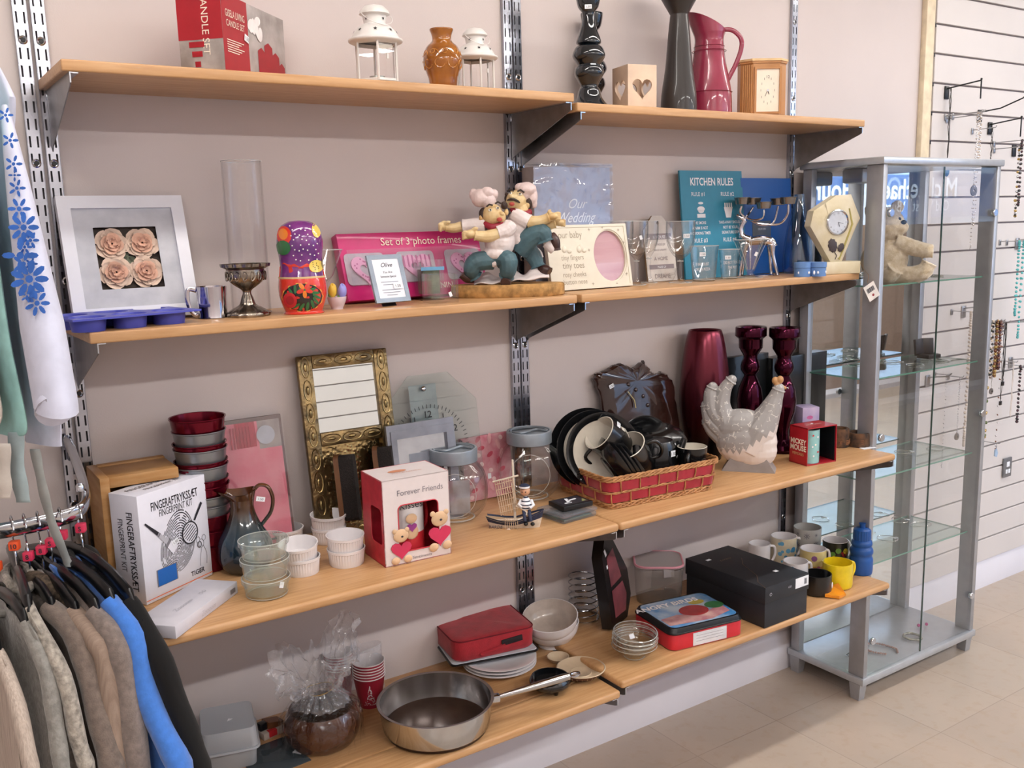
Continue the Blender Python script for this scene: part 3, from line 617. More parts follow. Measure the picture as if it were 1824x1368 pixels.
# top sheet as rings around each cup
for i in range(nx):
    for j in range(ny):
        cx = (i-1)*wd/nx; cyy = .07+(j-.5)*dp/ny; rc = .032; n = 32; cwx, cwy = wd/nx+(.0), dp/ny
        circ = [(cx+rc*cos(2*pi*k/n), cyy+rc*sin(2*pi*k/n)) for k in range(n)]; ex = 0.006
        sq = []
        for x, y in circ:
            dx, dy = x-cx, y-cyy; k = min(cwx/2/abs(dx) if abs(dx) > 1e-9 else 1e9, cwy/2/abs(dy) if abs(dy) > 1e-9 else 1e9); X_, Y_ = cx+dx*k, cyy+dy*k
            if abs(X_) > wd/2-.001: X_ *= 1+ex/(wd/2)
            if abs(Y_-.07) > dp/2-.001: Y_ += ex*(1 if Y_ > .07 else -1)
            sq.append((X_, Y_))
        V = [(x, y, hh) for x, y in sq]+[(x, y, hh) for x, y in circ]+[(cx+(x-cx)*.96, cyy+(y-cyy)*.96, hh-.002) for x, y in circ]+[(cx+(x-cx)*.82, cyy+(y-cyy)*.82, .002) for x, y in circ]+[(x, y, hh-.0035) for x, y in sq]+[(x, y, hh-.0035) for x, y in circ]+[(cx+(x-cx)*.9, cyy+(y-cyy)*.9, 0) for x, y in circ]
        Fs = []
        for k in range(n):
            l = (k+1) % n
            for a_, b_ in ((0, 1), (1, 2), (2, 3), (5, 4), (6, 5)): Fs.append([a_*n+k, a_*n+l, b_*n+l, b_*n+k])
            Fs.append([4*n+k, 4*n+l, l, k])
        Fs.append([3*n+k for k in range(n)]); Fs.append([6*n+k for k in range(n)][::-1]); b.add(V, Fs, BLU, True)
b.build('moulded_tray', t)
# silver mug
SIL = m('polished_silver', 'cfccd2', .08, 1, var=.02); P = SP(380, -.14, Z2); t = thing('silver_mug', 'small polished silver mug with a loop handle next to the blue tray', 'mug', at(P)); rz = face(P); b = MB()
pr = prof_px(P, [(0, 569), (24, 569), (26, 567), (25, 560), (26, 530), (27, 510), (26, 510), (24, 530), (23, 560), (0, 562)]); b.lathe(pr, SIL, 40); b.build('cup', t)
b = MB(); K = lambda px, py: (wid(px-380, P), 0, upz(py, P)); b.tube(smooth_curve([K(356, 517), K(343, 514), K(339, 524), K(341, 545), K(350, 560), K(357, 556)], 5), .0028, SIL, 8, X=RZ(rz), flat=(1.6, .5)); b.build('handle', t)
# hurricane cylinder + silver goblet
P = SP(449, -.085, Z2); t = thing('glass_cylinder', 'tall clear glass hurricane cylinder behind the silver goblet', 'glass cylinder', at(P)); b = MB(); r_ = wid(34, P); H = upz(287, P)
b.lathe([(r_, .002), (r_, H), (r_-.002, H), (r_-.002, .002)], thin('hurricane_glass', 'ffffff', edge=.22, r0=.025), 40, closed=True); b.rim(r_, H, .0009); b.rim(r_, .002, .0009); b.build('glass_tube', t)
P = SP(443, -.165, Z2); t = thing('silver_goblet', 'ornate silver pedestal goblet with pierced heart band and petal rim', 'goblet', at(P)); OSL = m('antique_silver', 'a59c90', .25, 1, var=.25, vs=60, col2='6f6860', bump=.3, bs=250)
pr = prof_px(P, [(0, 563), (36, 563), (37, 558), (32, 553), (24, 548), (14, 542), (10, 530), (7, 522), (9, 516), (20, 508), (29, 500), (33, 492), (33, 480)]); b = MB(); ring = []
b.lathe(sp(pr[1:], 3), OSL, 48, fn=lambda a, r, z: r*(1+.035*cos(16*a)) if z < pr[10][1] else r); b.build('bowl_and_foot', t)
b = MB(); zr = pr[-1][1]; R0 = pr[-1][0]; n = 16
for k in range(n):
    a = 2*pi*k/n; b.tube([(R0*cos(a+u*.19*cos(q)), R0*sin(a+u*.19*cos(q)), 0) for u in (0,) for q in (0,)]+[(0, 0, 0)] if 0 else [((R0+.001)*cos(a+.17*sin(q)*(.6+.4*cos(q/2))), (R0+.001)*sin(a+.17*sin(q)), zr-.013+.009*cos(q)) for q in [i*pi/5 for i in range(10)]], .0011, OSL, 5, closed=True)
b.build('pierced_band', t); b = MB()
b.lathe([(R0*1.0, zr+.001), (R0*1.14, zr+.006), (R0*1.17, zr+.012), (R0*.98, zr+.004)], OSL, 96, closed=True, fn=lambda a, r, z: r*(1+(.14*abs(cos(7*a)) if r > R0*1.05 else 0))); b.build('petal_rim', t)
b = MB(); b.lathe([(0, .0), (R0*.9, 0), (R0*.95, .012), (R0*.93, .02), (0, .012)], m('candle_wine', '6d1c2c', .4), 30, X=T(0, 0, zr-.012)); b.build('candle', t)
# russian doll
P = SP(542, -.19, Z2); q = RZ(face(P)); t = thing('nesting_doll', 'red painted wooden nesting doll with a purple spotted headscarf and flowers', 'nesting doll', at(P)); PR = prof_px(P, [(35, 563), (36, 556), (33, 553), (36, 545), (41, 528), (42, 512), (41, 500), (39, 488), (37, 474), (38, 455), (40, 436), (38, 417), (31, 402), (18, 394)])
DRED = m('doll_red', 'd2382a', .15, coat=.6, var=.02); DPUR = m('doll_purple', '4a2168', .15, coat=.6, var=.25, vs=20, col2='8a3f86'); DBLK = m('doll_black', '201a18', .15, coat=.6, var=.0); DYEL = m('doll_yellow', 'e2c65e', .2, coat=.5, var=0); DGRN = m('doll_green', '2f6a3c', .2, coat=.5, var=0); DORG = m('doll_orange', 'e07f2a', .2, coat=.5, var=0); DWH = m('doll_white', 'efe6e0', .3, var=0)
pr = sp(PR, 4)+[(0, upz(392, P))]; zs = upz(494, P); zh = upz(478, P)
def drad(z):
    for (r0, z0), (r1, z1) in zip(pr, pr[1:]):
        if z0 <= z <= z1: return r0+(r1-r0)*(z-z0)/max(z1-z0, 1e-9)
    return pr[0][0]
def dsurf(px, py, lift=.0008):
    z = upz(py, P); R0 = drad(z)+lift; x = wid(px-542, P); x = max(-R0*.98, min(R0*.98, x)); return (x, -math.sqrt(R0*R0-x*x), z)
def dpoly(b, pts, mt, lift=.0008):
    V = [dsurf(x, y, lift) for x, y in pts]; c = (sum(x for x, y in pts)/len(pts), sum(y for x, y in pts)/len(pts)); n = len(pts)
    mid = [dsurf((x+c[0])/2, (y+c[1])/2, lift) for x, y in pts]; V = V+mid+[dsurf(*c, lift)]
    b.add(V, [[i, (i+1) % n, n+(i+1) % n, n+i][::-1] for i in range(n)]+[[n+i, n+(i+1) % n, 2*n][::-1] for i in range(n)], mt, True, q)
def dell(b, cx, cy, rx, ry, mt, lift=.0008, rot=0, n=14): dpoly(b, [(cx+rx*cos(2*pi*i/n)*cos(rot)-ry*sin(2*pi*i/n)*sin(rot), cy+rx*cos(2*pi*i/n)*sin(rot)+ry*sin(2*pi*i/n)*cos(rot)) for i in range(n)], mt, lift)
b = MB(); lo = [p for p in pr if p[1] < zs]; b.lathe([(0, 0)]+lo+[(drad(zs), zs)], DRED, 48)
b.lathe([(drad(zs)+.0004, zs-.001), (drad(zs)+.0009, zs+.0012), (drad(zs)+.0004, zs+.003)], m('bare_wood_band', 'd9b98a', .6), 48)
dell(b, 541, 527, 36, 26, m('doll_yellow_line', 'd9b24a', .3, var=0), .0005); dell(b, 541, 527, 34, 24.5, DBLK, .0009)
for a in range(0, 360, 24): dell(b, 541+24*cos(R_(a)), 527+17*sin(R_(a)), 8, 2.6, DGRN, .0013, R_(a+30))
for a in range(0, 360, 72): dell(b, 545+8*cos(R_(a+18)), 514+8*sin(R_(a+18)), 6.5, 3.6, DORG if a % 144 else DRED, .0016, R_(a+18))
dell(b, 519, 532, 12, 14, REDL, .0016); dell(b, 519, 532, 7, 8, RED, .002); b.build('lower_half', t)
b = MB(); hi = [p for p in pr if p[1] > zs+.003]; b.lathe([(drad(zs+.003), zs+.003)]+hi, DPUR, 48)
dpoly(b, [(503, 492), (502, 474), (512, 466), (520, 472), (530, 468), (540, 474), (552, 468), (562, 474), (574, 468), (581, 478), (581, 492)], DRED, .0010)
dell(b, 516, 418, 13, 16, DRED, .0010); dell(b, 513, 440, 13, 13, DGRN, .0012); dell(b, 515, 416, 8, 10, DORG, .0014); dell(b, 568, 474, 13, 11, DYEL, .0016); dell(b, 572, 410, 8, 14, DYEL, .0010); dell(b, 582, 470, 5, 12, DGRN, .0014)
for k in range(34):
    x = 527+50*((k*.7549) % 1); y = 402+62*((k*.5698) % 1)
    if x < 577: dell(b, x, y, 1.3, 1.3, DWH, .0015, n=6)
for k in range(9): dell(b, 562+12*((k*.7549) % 1), 467+13*((k*.5698) % 1), .9, .9, DBLK, .002, n=5)
b.build('upper_half', t)
# martini glass behind
P = SP(583, -.075, Z2); t = thing('cone_glass', 'clear conical glass half hidden behind the nesting doll', 'drinking glass', at(P)); b = MB(); b.lathe(prof_px(P, [(18, 545), (3, 540), (3, 505), (14, 490), (32, 445), (31, 445), (13, 492), (0, 503)]), GLASS, 32); b.rim(wid(32, P), upz(445, P), .0008); b.build('glass_shell', t)
# tulip pot
P = SP(601, -.15, Z2); t = thing('tulip_ornament', 'tiny white pot ornament with a yellow and a lilac tulip', 'ornament', at(P)); b = MB(); b.lathe(sp(prof_px(P, [(0, 551), (10, 551), (10, 549), (15, 538), (17, 529), (15, 529), (0, 532)]), 2), m('pink_white_pot', 'd9cbd4', .3), 28); b.build('pot', t)
for px, py, c, nm in ((594, 518, 'd7b13c', 'a'), (611, 519, '8f8fd0', 'b')):
    b = MB(); mt = m('tulip_'+nm, c, .5); o = (wid(px-601, P), -.002, upz(py, P))
    b.ell(o, (wid(8, P), wid(7, P), wid(12, P)), mt, X=RZ(face(P)), fn=lambda d: 1+.18*max(0, d.z)*cos(3*math.atan2(d.y, d.x)))
    b.build('tulip_flower', t)
b = MB(); [b.ell((wid(x, P), -.004, upz(y, P)), (.004, .002, .006), m('tulip_leaf', '5e8a4d', .5), X=RZ(face(P))) for x, y in ((4, 530), (-12, 525), (12, 531))]; b.build('leaf', t)
# pink photo frame set
PK = m('magenta_card', 'c4246f', .35, coat=.2, var=.03); PKL = m('pink_polka', 'e6a0c4', .5, var=.0)
A = SP(622, -.075, Z2); B = SP(872, -.06, Z2); C3 = SP(594, -.03, Z2); Ct = Vector((C3.x, -.028, Z2+upz(424, C3))); M4, wd, h = lean(A, B, Ct, .029)
t = thing('boxed_photo_frames', "magenta gift box lettered 'Set of 3 photo frames' with heart shaped frames behind film", 'gift box', M4)
b = MB(); wins = ((-.35, .235), (.0, .235), (.345, .24)); dpb = .028
b.box((0, dpb/2+.001, h/2), (wd, dpb, h), PK, bev=.001)
b.text('Set of 3 photo frames', h*.165, CREAM, wd*.07, h*.80, -.0012, shear=.05, sx=.98); b.text('DINNIN', h*.13, CREAM, wd*.14, h*.10, -.0012)
b.build('carton', t)
for i, (cx, w_) in enumerate(wins):
    x0, zc, hh = wd*cx, h*.46, h*.47; f = MB(); f.poly(rrect(wd*.265, hh, .01, 4, x0, zc), m('window_tray_grey', 'b9a9b4', .5), -.0014)
    hpn = [(x0+px*.88, zc+pz*.88) for px, pz in heart(36, wd*.118)]; hi_ = [(x0+(px-x0)*.45, zc-.004+(pz-zc)*.45) for px, pz in hpn]
    ring_of(hpn, hi_, -.006, -.0016, PKL, f); pm = m('pink_deep', 'b8578c', .5, var=0)
    if i == 1:
        for k in range(-3, 4): f.box((x0+k*.012, -.0064, zc+.012), (.004, .0006, h*.18), pm, X=I4)
    else:
        for k in range(22):
            px, pz = hpn[(k*5) % 36]; tt = .62+.2*((k*.7549) % 1); f.disc(x0+(px-x0)*tt, zc+(pz-zc)*tt, .0022, pm, -.0064, n=8)
    f.build('heart_frame', t)
b = MB(); b.grid(lambda u, v: ((u-.5)*wd*.93, -.0085-.0015*abs(noz(u*9, v*4)), h*(.2+v*.54)), 30, 10, PLASTIC_CLR); b.build('film_window', t)
# small silver verse frame
A = SP(672, -.20, Z2); B = SP(733, -.19, Z2); C3 = SP(659, -.165, Z2); Ct = Vector((C3.x, -.165, Z2+upz(463, C3))); M4, wd, h = lean(A, B, Ct, .03); SBL = m('silver_blue_metal', 'a9b7c8', .25, .8, var=.05)
t = thing('silver_verse_frame', 'small silver frame holding a printed verse card, in front of the magenta box', 'photo frame', M4); b = MB(); ring_of(on_rect(rrect(wd*.76, h*.82, .001, 2, 0, h/2), wd, h, 0, h/2), rrect(wd*.76, h*.82, .001, 2, 0, h/2), 0, .006, SBL, b); b.build('frame', t)
b = MB(); b.rect(-wd*.4, h*.07, wd*.4, h*.93, m('verse_card', 'dfe3ec', .5, var=.02), .001); b.text('Olive', h*.13, INK, 0, h*.74, .0004, shear=.4); b.text('You Are', h*.065, INK, 0, h*.61, .0004, shear=.2); b.text('Someone Special', h*.065, INK, 0, h*.52, .0004, sx=.85)
for k, l in enumerate((.5, .4, 0, .52, .5, .3)): b.rect(-wd*l/2, h*(.42-.055*k), wd*l/2, h*(.42-.055*k)+.0013, m('print_grey', '9097a4', .6), .0004)
b.build('verse_card', t); sticker(t, T(wd*.2, -.0008, h*.33), .022, .013, '1.50'); b = MB(); b.box((0, .022, h*.38), (wd*.4, .002, h*.8), BLK, X=RX(-18)); b.build('easel_back', t)
# glass votives
for px, pt, pb, yy, hw, lab in ((765, 462, 535, -.085, 27, 'square clear glass votive with a blue label inside, behind another'), (785, 487, 541, -.185, 32, 'square clear glass block votive beside the chef figurine')):
    P = SP(px, yy, Z2); h = upz(pt, P); r_ = wid(hw, P); t = thing('square_votive', lab, 'votive holder', at(P, face(P, 20)), 'square glass votives'); b = MB(); s_ = r_*2/1.25
    ring_pts = rrect(s_, s_, .003, 3)
    V = [(x, y, z) for z, k in ((0, 1), (h, 1), (h, .86), (.012, .84)) for x, y in [(a*k, c_*k) for a, c_ in ring_pts]]; n = len(ring_pts); Fs = [[j*n+i, j*n+(i+1) % n, (j+1)*n+(i+1) % n, (j+1)*n+i] for j in range(3) for i in range(n)]+[[3*n+i for i in range(n)]]+[list(range(n))[::-1]]
    b.add(V, Fs, GLASS, False); b.build('glass_cup', t)
    if 'blue label' in lab:
        b = MB(); b.box((0, 0, h*.45), (s_*.7, s_*.7, h*.6), m('pot_pourri_green', '56654a', .8, var=.3)); b.build('filling', t); b = MB(); b.box((0, -s_*.5-.001, h*.78), (s_*1.0, .001, .008), m('label_blue', '6aa2c8', .5)); b.build('band_label', t)
    else: sticker(t, T(.012, -s_/2-.001, h*.3) @ RY(-20), .007, .011, '')
# ================================================================== the chef figurine
def blobs(items, mt, name, parent, vox=.0014, X=None, disp=0, sm=2):
    """items: ('e', centre, radii[, X]) or ('t', pts, radii): fused into one smooth skin"""
    b = MB()
    for it in items:
        if it[0] == 'e': b.ell(it[1], it[2], mt, X=it[3] if len(it) > 3 else None)
        else: b.tube(smooth_curve(it[1], 4) if len(it[1]) > 2 else it[1], ([it[2][min(int(i/4), len(it[2])-2)]+(it[2][min(int(i/4)+1, len(it[2])-1)]-it[2][min(int(i/4), len(it[2])-2)])*((i/4) % 1) for i in range(4*(len(it[1])-1)+1)] if len(it[1]) > 2 else it[2]), mt, 12)
    o = b.build(name, parent)
    if X is not None: o.matrix_local = X
    r = o.modifiers.new('fuse', 'REMESH'); r.mode = 'VOXEL'; r.voxel_size = vox; r.use_smooth_shade = True
    q = o.modifiers.new('soft', 'SMOOTH'); q.iterations = sm; q.factor = .6
    if disp:
        tx = bpy.data.textures.new('fold', 'CLOUDS'); tx.noise_scale = .012; d = o.modifiers.new('fold', 'DISPLACE'); d.texture = tx; d.strength = disp; d.mid_level = .5
    return o
P = SP(905, -.150, Z2); t = thing('chefs_figurine', 'painted resin figurine of two laughing chefs in white hats dancing on a wooden slice', 'figurine', at(P, face(P)))
def K(px, py, y=0): return (wid(px-905, P), y, upz(py, P))
u1 = wid(1, P); e = lambda px, py, rx, rz, y=0, ry=None: ('e', K(px, py, y), (rx*u1, (ry or rx)*u1, rz*u1)); tb = lambda pts, rs: ('t', [K(*p) for p in pts], [r*u1 for r in rs])
SKIN = m('figurine_skin', 'd9c294', .4, var=.12, vs=30, col2='c09c66'); SHIRT = m('figurine_white', 'ddd2d0', .5, var=.05, vs=20); TROU = m('figurine_teal', '46636c', .5, var=.15, vs=25); SHOE = m('figurine_shoe', '3f2823', .3, var=.1); HAIR = m('figurine_hair', '3a2a24', .6, bump=.5, bs=180); SCARF = m('figurine_scarf', '8e2233', .5); HATM = m('figurine_hat', 'd6c2bf', .55, var=.06); OAK = m('wood_slice', 'a07848', .7, var=.2, vs=30, stretch=(1, 1, .15), col2='7d5a33'); BARK = m('bark_edge', 'b08650', .8, var=.2, vs=60, bump=.4, bs=120)
F_, B_ = -.022, .012      # near chef, far chef
Hb = upz(505, P); b = MB(); b.lathe([(0, 0), (98*u1, 0), (101*u1, .003), (101*u1, Hb-.003), (98*u1, Hb), (0, Hb)], BARK, 48, X=SC(1, .46, 1), fn=lambda a, r, z: r*(1+.03*noz(cos(a)*2, sin(a)*2, 0)+.012*sin(23*a))); b.build('wood_slice_base', t)
blobs([e(882, 383, 18, 20, F_), e(893, 387, 12, 12, F_-.008), tb([(884, 396, F_), (886, 406, F_)], [12, 13]), e(898, 381, 5, 4, F_-.018), e(862, 388, 4, 6, F_-.004), e(906, 378, 4, 6, F_+.006),
       tb([(828, 401, F_+.01), (812, 404, F_+.012), (800, 402, F_+.012)], [9, 8.5, 7]), e(797, 399, 8, 9, F_+.012), tb([(799, 396, F_+.004), (804, 393, F_), (808, 394, F_)], [3, 3, 2.6]),
       tb([(893, 416, F_-.02), (870, 420, F_-.026), (850, 417, F_-.03)], [12, 10.5, 8]), e(843, 415, 10, 8, F_-.03), tb([(846, 409, F_-.034), (852, 405, F_-.036), (856, 407, F_-.036)], [3, 3, 2.4])]
      + [tb([(840, 412+3*k, F_-.034+.002*k), (833, 411+3.4*k, F_-.036), (830, 414+3.2*k, F_-.033)], [3, 2.8, 2.4]) for k in range(4)]
      + [tb([(793, 395+3*k, F_+.004), (789, 397+3*k, F_+.001), (792, 400+2.6*k, F_-.003)], [3, 2.8, 2.4]) for k in range(4)], SKIN, 'skin', t, .0011)
blobs([e(893, 428, 27, 32, F_, 24), e(888, 452, 27, 15, F_, 25), tb([(870, 402, F_+.004), (850, 401, F_+.008), (829, 402, F_+.01)], [15, 14, 12.5]), tb([(912, 402, F_-.006), (905, 410, F_-.016), (890, 415, F_-.02)], [14, 14, 13.5]), tb([(862, 458, F_-.006), (880, 466, F_-.016), (905, 458, F_-.01)], [8, 9, 8])], SHIRT, 'shirt', t, .0013, disp=.002)
blobs([e(886, 458, 22, 12, F_), tb([(880, 462, F_-.005), (852, 464, F_-.014), (843, 478, F_-.012), (848, 490, F_-.004)], [17, 17, 15, 9]), tb([(893, 462, F_-.008), (906, 463, F_-.022), (906, 480, F_-.024), (903, 491, F_-.016)], [16, 18, 15, 11])], TROU, 'trousers', t, .0013, disp=.0015)
blobs([tb([(846, 494, F_), (834, 492, F_-.004), (825, 485, F_-.006)], [8, 9, 7])], SHOE, 'shoe', t); blobs([tb([(903, 497, F_-.014), (902, 500, F_-.026), (901, 502, F_-.036)], [9, 10, 8])], SHOE, 'shoe', t)
blobs([e(876, 358, 13, 14, F_+.002), e(862, 352, 17, 16, F_+.004), e(874, 343, 12, 10, F_), e(885, 346, 8, 9, F_+.004), e(850, 345, 8, 10, F_+.01)], HATM, 'chef_hat', t, .0012, disp=.002)
blobs([e(866, 382, 8, 13, F_+.002), e(872, 392, 6, 8, F_+.008), e(903, 366, 6, 7, F_+.004)], HAIR, 'hair', t, .001, disp=.003)
blobs([tb([(868, 397, F_-.008), (880, 404, F_-.020), (895, 401, F_-.016), (900, 396, F_-.004)], [5, 6, 6, 4])], SCARF, 'scarf', t, .001)
b = MB(); dk = m('painted_dark', '2c211d', .5); wh = m('painted_eye', 'e4ded0', .4); mo = m('painted_mouth', 'b0473f', .4)
for (x, y, yy) in ((878, 374, F_-.0225), (891, 371, F_-.0205)): b.ell(K(x, y, yy), (3.2*u1, 1.5*u1, 2.6*u1), wh, seg=8, rings=6); b.ell(K(x+.8, y-.5, yy-.0015), (1.5*u1, 1*u1, 1.6*u1), dk, seg=8, rings=6)
b.tube([K(872, 368, F_-.022), K(877, 364, F_-.023), K(883, 366, F_-.023)], 1.5*u1, dk, 6); b.tube([K(887, 363, F_-.021), K(892, 360, F_-.02), K(897, 363, F_-.018)], 1.5*u1, dk, 6); b.ell(K(894, 391, F_-.0265), (5*u1, 2*u1, 3.8*u1), mo, X=None, seg=10, rings=6); b.build('painted_face', t)
# far chef
blobs([e(924, 357, 18, 18, B_), e(916, 361, 11, 11, B_-.01), tb([(930, 368, B_), (934, 380, B_)], [12, 13]), e(916, 351, 5, 4.5, B_-.022), e(944, 366, 4, 6, B_-.002),
       tb([(944, 397, B_-.02), (962, 396, B_-.026), (980, 390, B_-.028)], [12, 10, 8]), e(986, 388, 10, 7, B_-.028), tb([(984, 383, B_-.03), (980, 379, B_-.03), (984, 377, B_-.03)], [3, 2.8, 2.4]),
       tb([(958, 408, B_+.0), (975, 405, B_-.004), (992, 401, B_-.006)], [9, 8.5, 7]), e(999, 399, 9, 6.5, B_-.006)]
      + [tb([(990, 384+3*k, B_-.03), (996, 382+3.4*k, B_-.03), (1000, 384+3.2*k, B_-.028)], [2.9, 2.6, 2.2]) for k in range(4)] + [tb([(1002, 396+2.6*k, B_-.008), (1006, 395+3*k, B_-.008), (1009, 397+2.8*k, B_-.007)], [2.7, 2.4, 2.2]) for k in range(4)], SKIN, 'skin', t, .0011)
blobs([e(928, 408, 24, 34, B_+.002, 20), e(932, 430, 25, 18, B_), tb([(920, 382, B_-.006), (932, 390, B_-.016), (945, 397, B_-.02)], [13, 14, 13.5]), tb([(940, 390, B_+.006), (952, 402, B_+.002), (960, 408, B_+.0)], [12, 12, 11]), tb([(944, 445, B_+.012), (960, 450, B_+.014), (966, 462, B_+.012)], [8, 6, 4])], SHIRT, 'shirt', t, .0013, disp=.002)
blobs([tb([(926, 446, B_-.004), (946, 425, B_-.016), (966, 416, B_-.024), (974, 432, B_-.024)], [20, 19, 18, 12]), tb([(936, 440, B_+.006), (952, 458, B_+.008), (960, 478, B_+.006)], [17, 15, 11])], TROU, 'trousers', t, .0013, disp=.0015)
blobs([tb([(975, 434, B_-.024), (984, 444, B_-.026), (988, 448, B_-.026)], [10, 9, 8])], SHIRT, 'sock', t)
blobs([tb([(984, 420, B_-.02), (990, 432, B_-.028), (992, 448, B_-.028)], [7, 9, 7])], SHOE, 'shoe', t); blobs([tb([(963, 484, B_+.004), (972, 483, B_-.004), (980, 487, B_-.01)], [8, 10, 8])], SHOE, 'shoe', t)
blobs([e(938, 345, 13, 13, B_+.004), e(942, 338, 18, 13, B_+.006), e(952, 350, 10, 18, B_+.008), e(932, 334, 10, 8, B_+.004), e(955, 364, 6, 8, B_+.008)], HATM, 'chef_hat', t, .0012, disp=.002)
blobs([e(946, 362, 7, 11, B_+.003), e(942, 374, 6, 6, B_+.004), e(908, 346, 4, 4, B_+.002), e(906, 354, 3, 6, B_+.004)], HAIR, 'hair', t, .001, disp=.003)
blobs([tb([(914, 372, B_-.012), (926, 380, B_-.016), (940, 382, B_-.012), (948, 378, B_-.004)], [4, 6, 6, 4])], SCARF, 'scarf', t, .001)
b = MB()
for (x, y, yy) in ((914, 345, B_-.023), (931, 347, B_-.0215)): b.ell(K(x, y, yy), (3*u1, 1.5*u1, 2.4*u1), wh, seg=8, rings=6); b.ell(K(x-.4, y-1, yy-.0015), (1.4*u1, 1*u1, 1.5*u1), dk, seg=8, rings=6)
b.tube([K(908, 341, B_-.018), K(914, 338, B_-.021), K(920, 341, B_-.0225)], 1.5*u1, dk, 6); b.tube([K(926, 342, B_-.022), K(932, 339, B_-.021), K(938, 344, B_-.018)], 1.6*u1, dk, 6)
b.tube([K(908, 357, B_-.025), K(914, 355.5, B_-.0295), K(920, 356, B_-.0305), K(926, 359, B_-.028), K(930, 362, B_-.024)], [1*u1, 2.2*u1, 2.4*u1, 2.2*u1, 1*u1], dk, 8); b.ell(K(916, 364, B_-.028), (5*u1, 2.2*u1, 3.5*u1), mo, seg=10, rings=6); b.build('painted_face', t)
b = MB(); b.grid(lambda u, v: K(846+132*u, 504-12*sin(3*pi*u)**2*v-6*v-4*noz(u*6, v*3)-(9*u), -.030+.05*v+.006*noz(u*9, v*5, 3)), 40, 10, SHIRT); b.build('dropped_cloth', t, solid=.003)

# ================================================================== SHELF 2 right
# wedding album in cellophane
A = SP(955, -.080, Z2); B = SP(1088, -.080, Z2); h = upz(297, A); wd = (B-A).length; M4 = T((A.x+B.x)/2, -.080, Z2+.0005)
SA = m('silver_card', 'b3b5c6', .4, .1, var=.04, vs=6); t = thing('wedding_album_box', "pale silver boxed album lettered 'Our Wedding' wrapped in crinkled clear film", 'album', M4)
b = MB(); b.box((0, .026, h/2), (wd, .052, h), SA, bev=.001, faces={'L': m('album_edge', 'a79f9c', .6)}); sv = m('silver_foil_print', 'ffffff', .4, 0, var=0)
b.text('Our', .036, sv, wd*.04, h*.665, -.0006, shear=.45); b.text('Wedding', .038, sv, wd*.02, h*.55, -.0006, shear=.45, sx=.9)
for k in range(26):
    a = k*2*pi/26; b.disc(-wd*.02+wd*.36*cos(a)*(1+.1*sin(5*a)), h*.58+h*.30*sin(a)*(1+.1*cos(4*a)), .006, m('emboss_grey', 'aab0c6', .4, .2, var=0), -.0005, n=7, rz=.0022, rot=a+.8)
b.build('album_box', t); b = MB(); FILM = thin('cellophane', 'f6f8fd', milk=.02, milkcol='cfd8ee', rough=.04, r0=.07)
b.grid(lambda u, v: ((u-.5)*(wd+.012), -.004-.006*abs(noz(u*3, v*7, 1))-.003*abs(noz(u*14, v*9)), v*(h+.010)+.002*noz(u*12, 3)), 40, 50, FILM); b.grid(lambda u, v: (wd/2+.003+.003*abs(noz(u*5, v*9, 2)), -.004+u*.055, v*(h+.008)), 8, 40, FILM); b.grid(lambda u, v: ((u-.5)*(wd+.012), -.004+v*.056, h+.006+.003*noz(u*9, v*4, 5)), 30, 6, FILM); b.build('clear_film', t)
# baby frame
CRM = m('cream_resin', 'dcd5c4', .45, var=.02); A = SP(983, -.145, Z2); B = SP(1126, -.145, Z2); C3 = SP(974, -.115, Z2); Ct = Vector((C3.x, -.115, Z2+upz(404, C3))); M4, wd, h = lean(A, B, Ct, .012)
t = thing('baby_photo_frame', "cream baby photo frame with 'tiny fingers tiny toes' wording and an oval opening", 'photo frame', M4); b = MB(); n = 40
ov = [(wd*.26+wd*.20*cos(2*pi*i/n), h*.50+h*.40*sin(2*pi*i/n)) for i in range(n)]; ov2 = [(wd*.26+(x-wd*.26)*1.07, h*.5+(z-h*.5)*1.05) for x, z in ov]
ring_of(on_rect(ov2, wd, h, 0, h/2), ov2, -.002, .010, CRM, b); ring_of(ov2, ov, 0, .008, CRM, b)
ring_of([(-wd/2, 0), (wd/2, 0), (wd/2, h), (-wd/2, h)], [(-wd*.47, h*.04), (wd*.47, h*.04), (wd*.47, h*.96), (-wd*.47, h*.96)], -.0035, -.002, CRM, b); EMB = m('embossed_taupe', 'a19582', .5, var=0)
for s_, z, sz in (('our baby', .80, .15), ('tiny fingers', .46, .115), ('tiny toes', .33, .14), ('rosy cheeks', .20, .11), ('button nose', .085, .11)): b.text(s_, h*sz, EMB, -wd*.21, h*z, -.0024, sx=.86)
for k, (x, z) in enumerate(((-.30, .63), (-.24, .60), (-.12, .62), (-.06, .60), (-.09, .65))): b.ell((wd*x, -.0025, h*z), (.008, .003, .006 if k % 2 else .009), CRM, seg=10, rings=6)
for x, z in ((.03, .92), (.2, .95), (.4, .9), (.45, .7), (.44, .2), (.3, .05), (.0, .07), (-.0, .6)): b.poly([(wd*x+(.005 if i % 2 == 0 else .0015)*cos(pi*i/4), h*z+(.005 if i % 2 == 0 else .0015)*sin(pi*i/4)) for i in range(8)], EMB, -.0026)
b.build('frame', t); b = MB(); b.poly([(wd*.26+(x-wd*.26)*1.03, h*.5+(z-h*.5)*1.03) for x, z in ov], m('baby_print', 'cda6ac', .4, var=.3, vs=8, col2='b8868f', stretch=(.4, 1, 3)), .006); b.build('picture', t); b = MB(); b.poly(ov, GLASS, .003); b.build('glass', t)
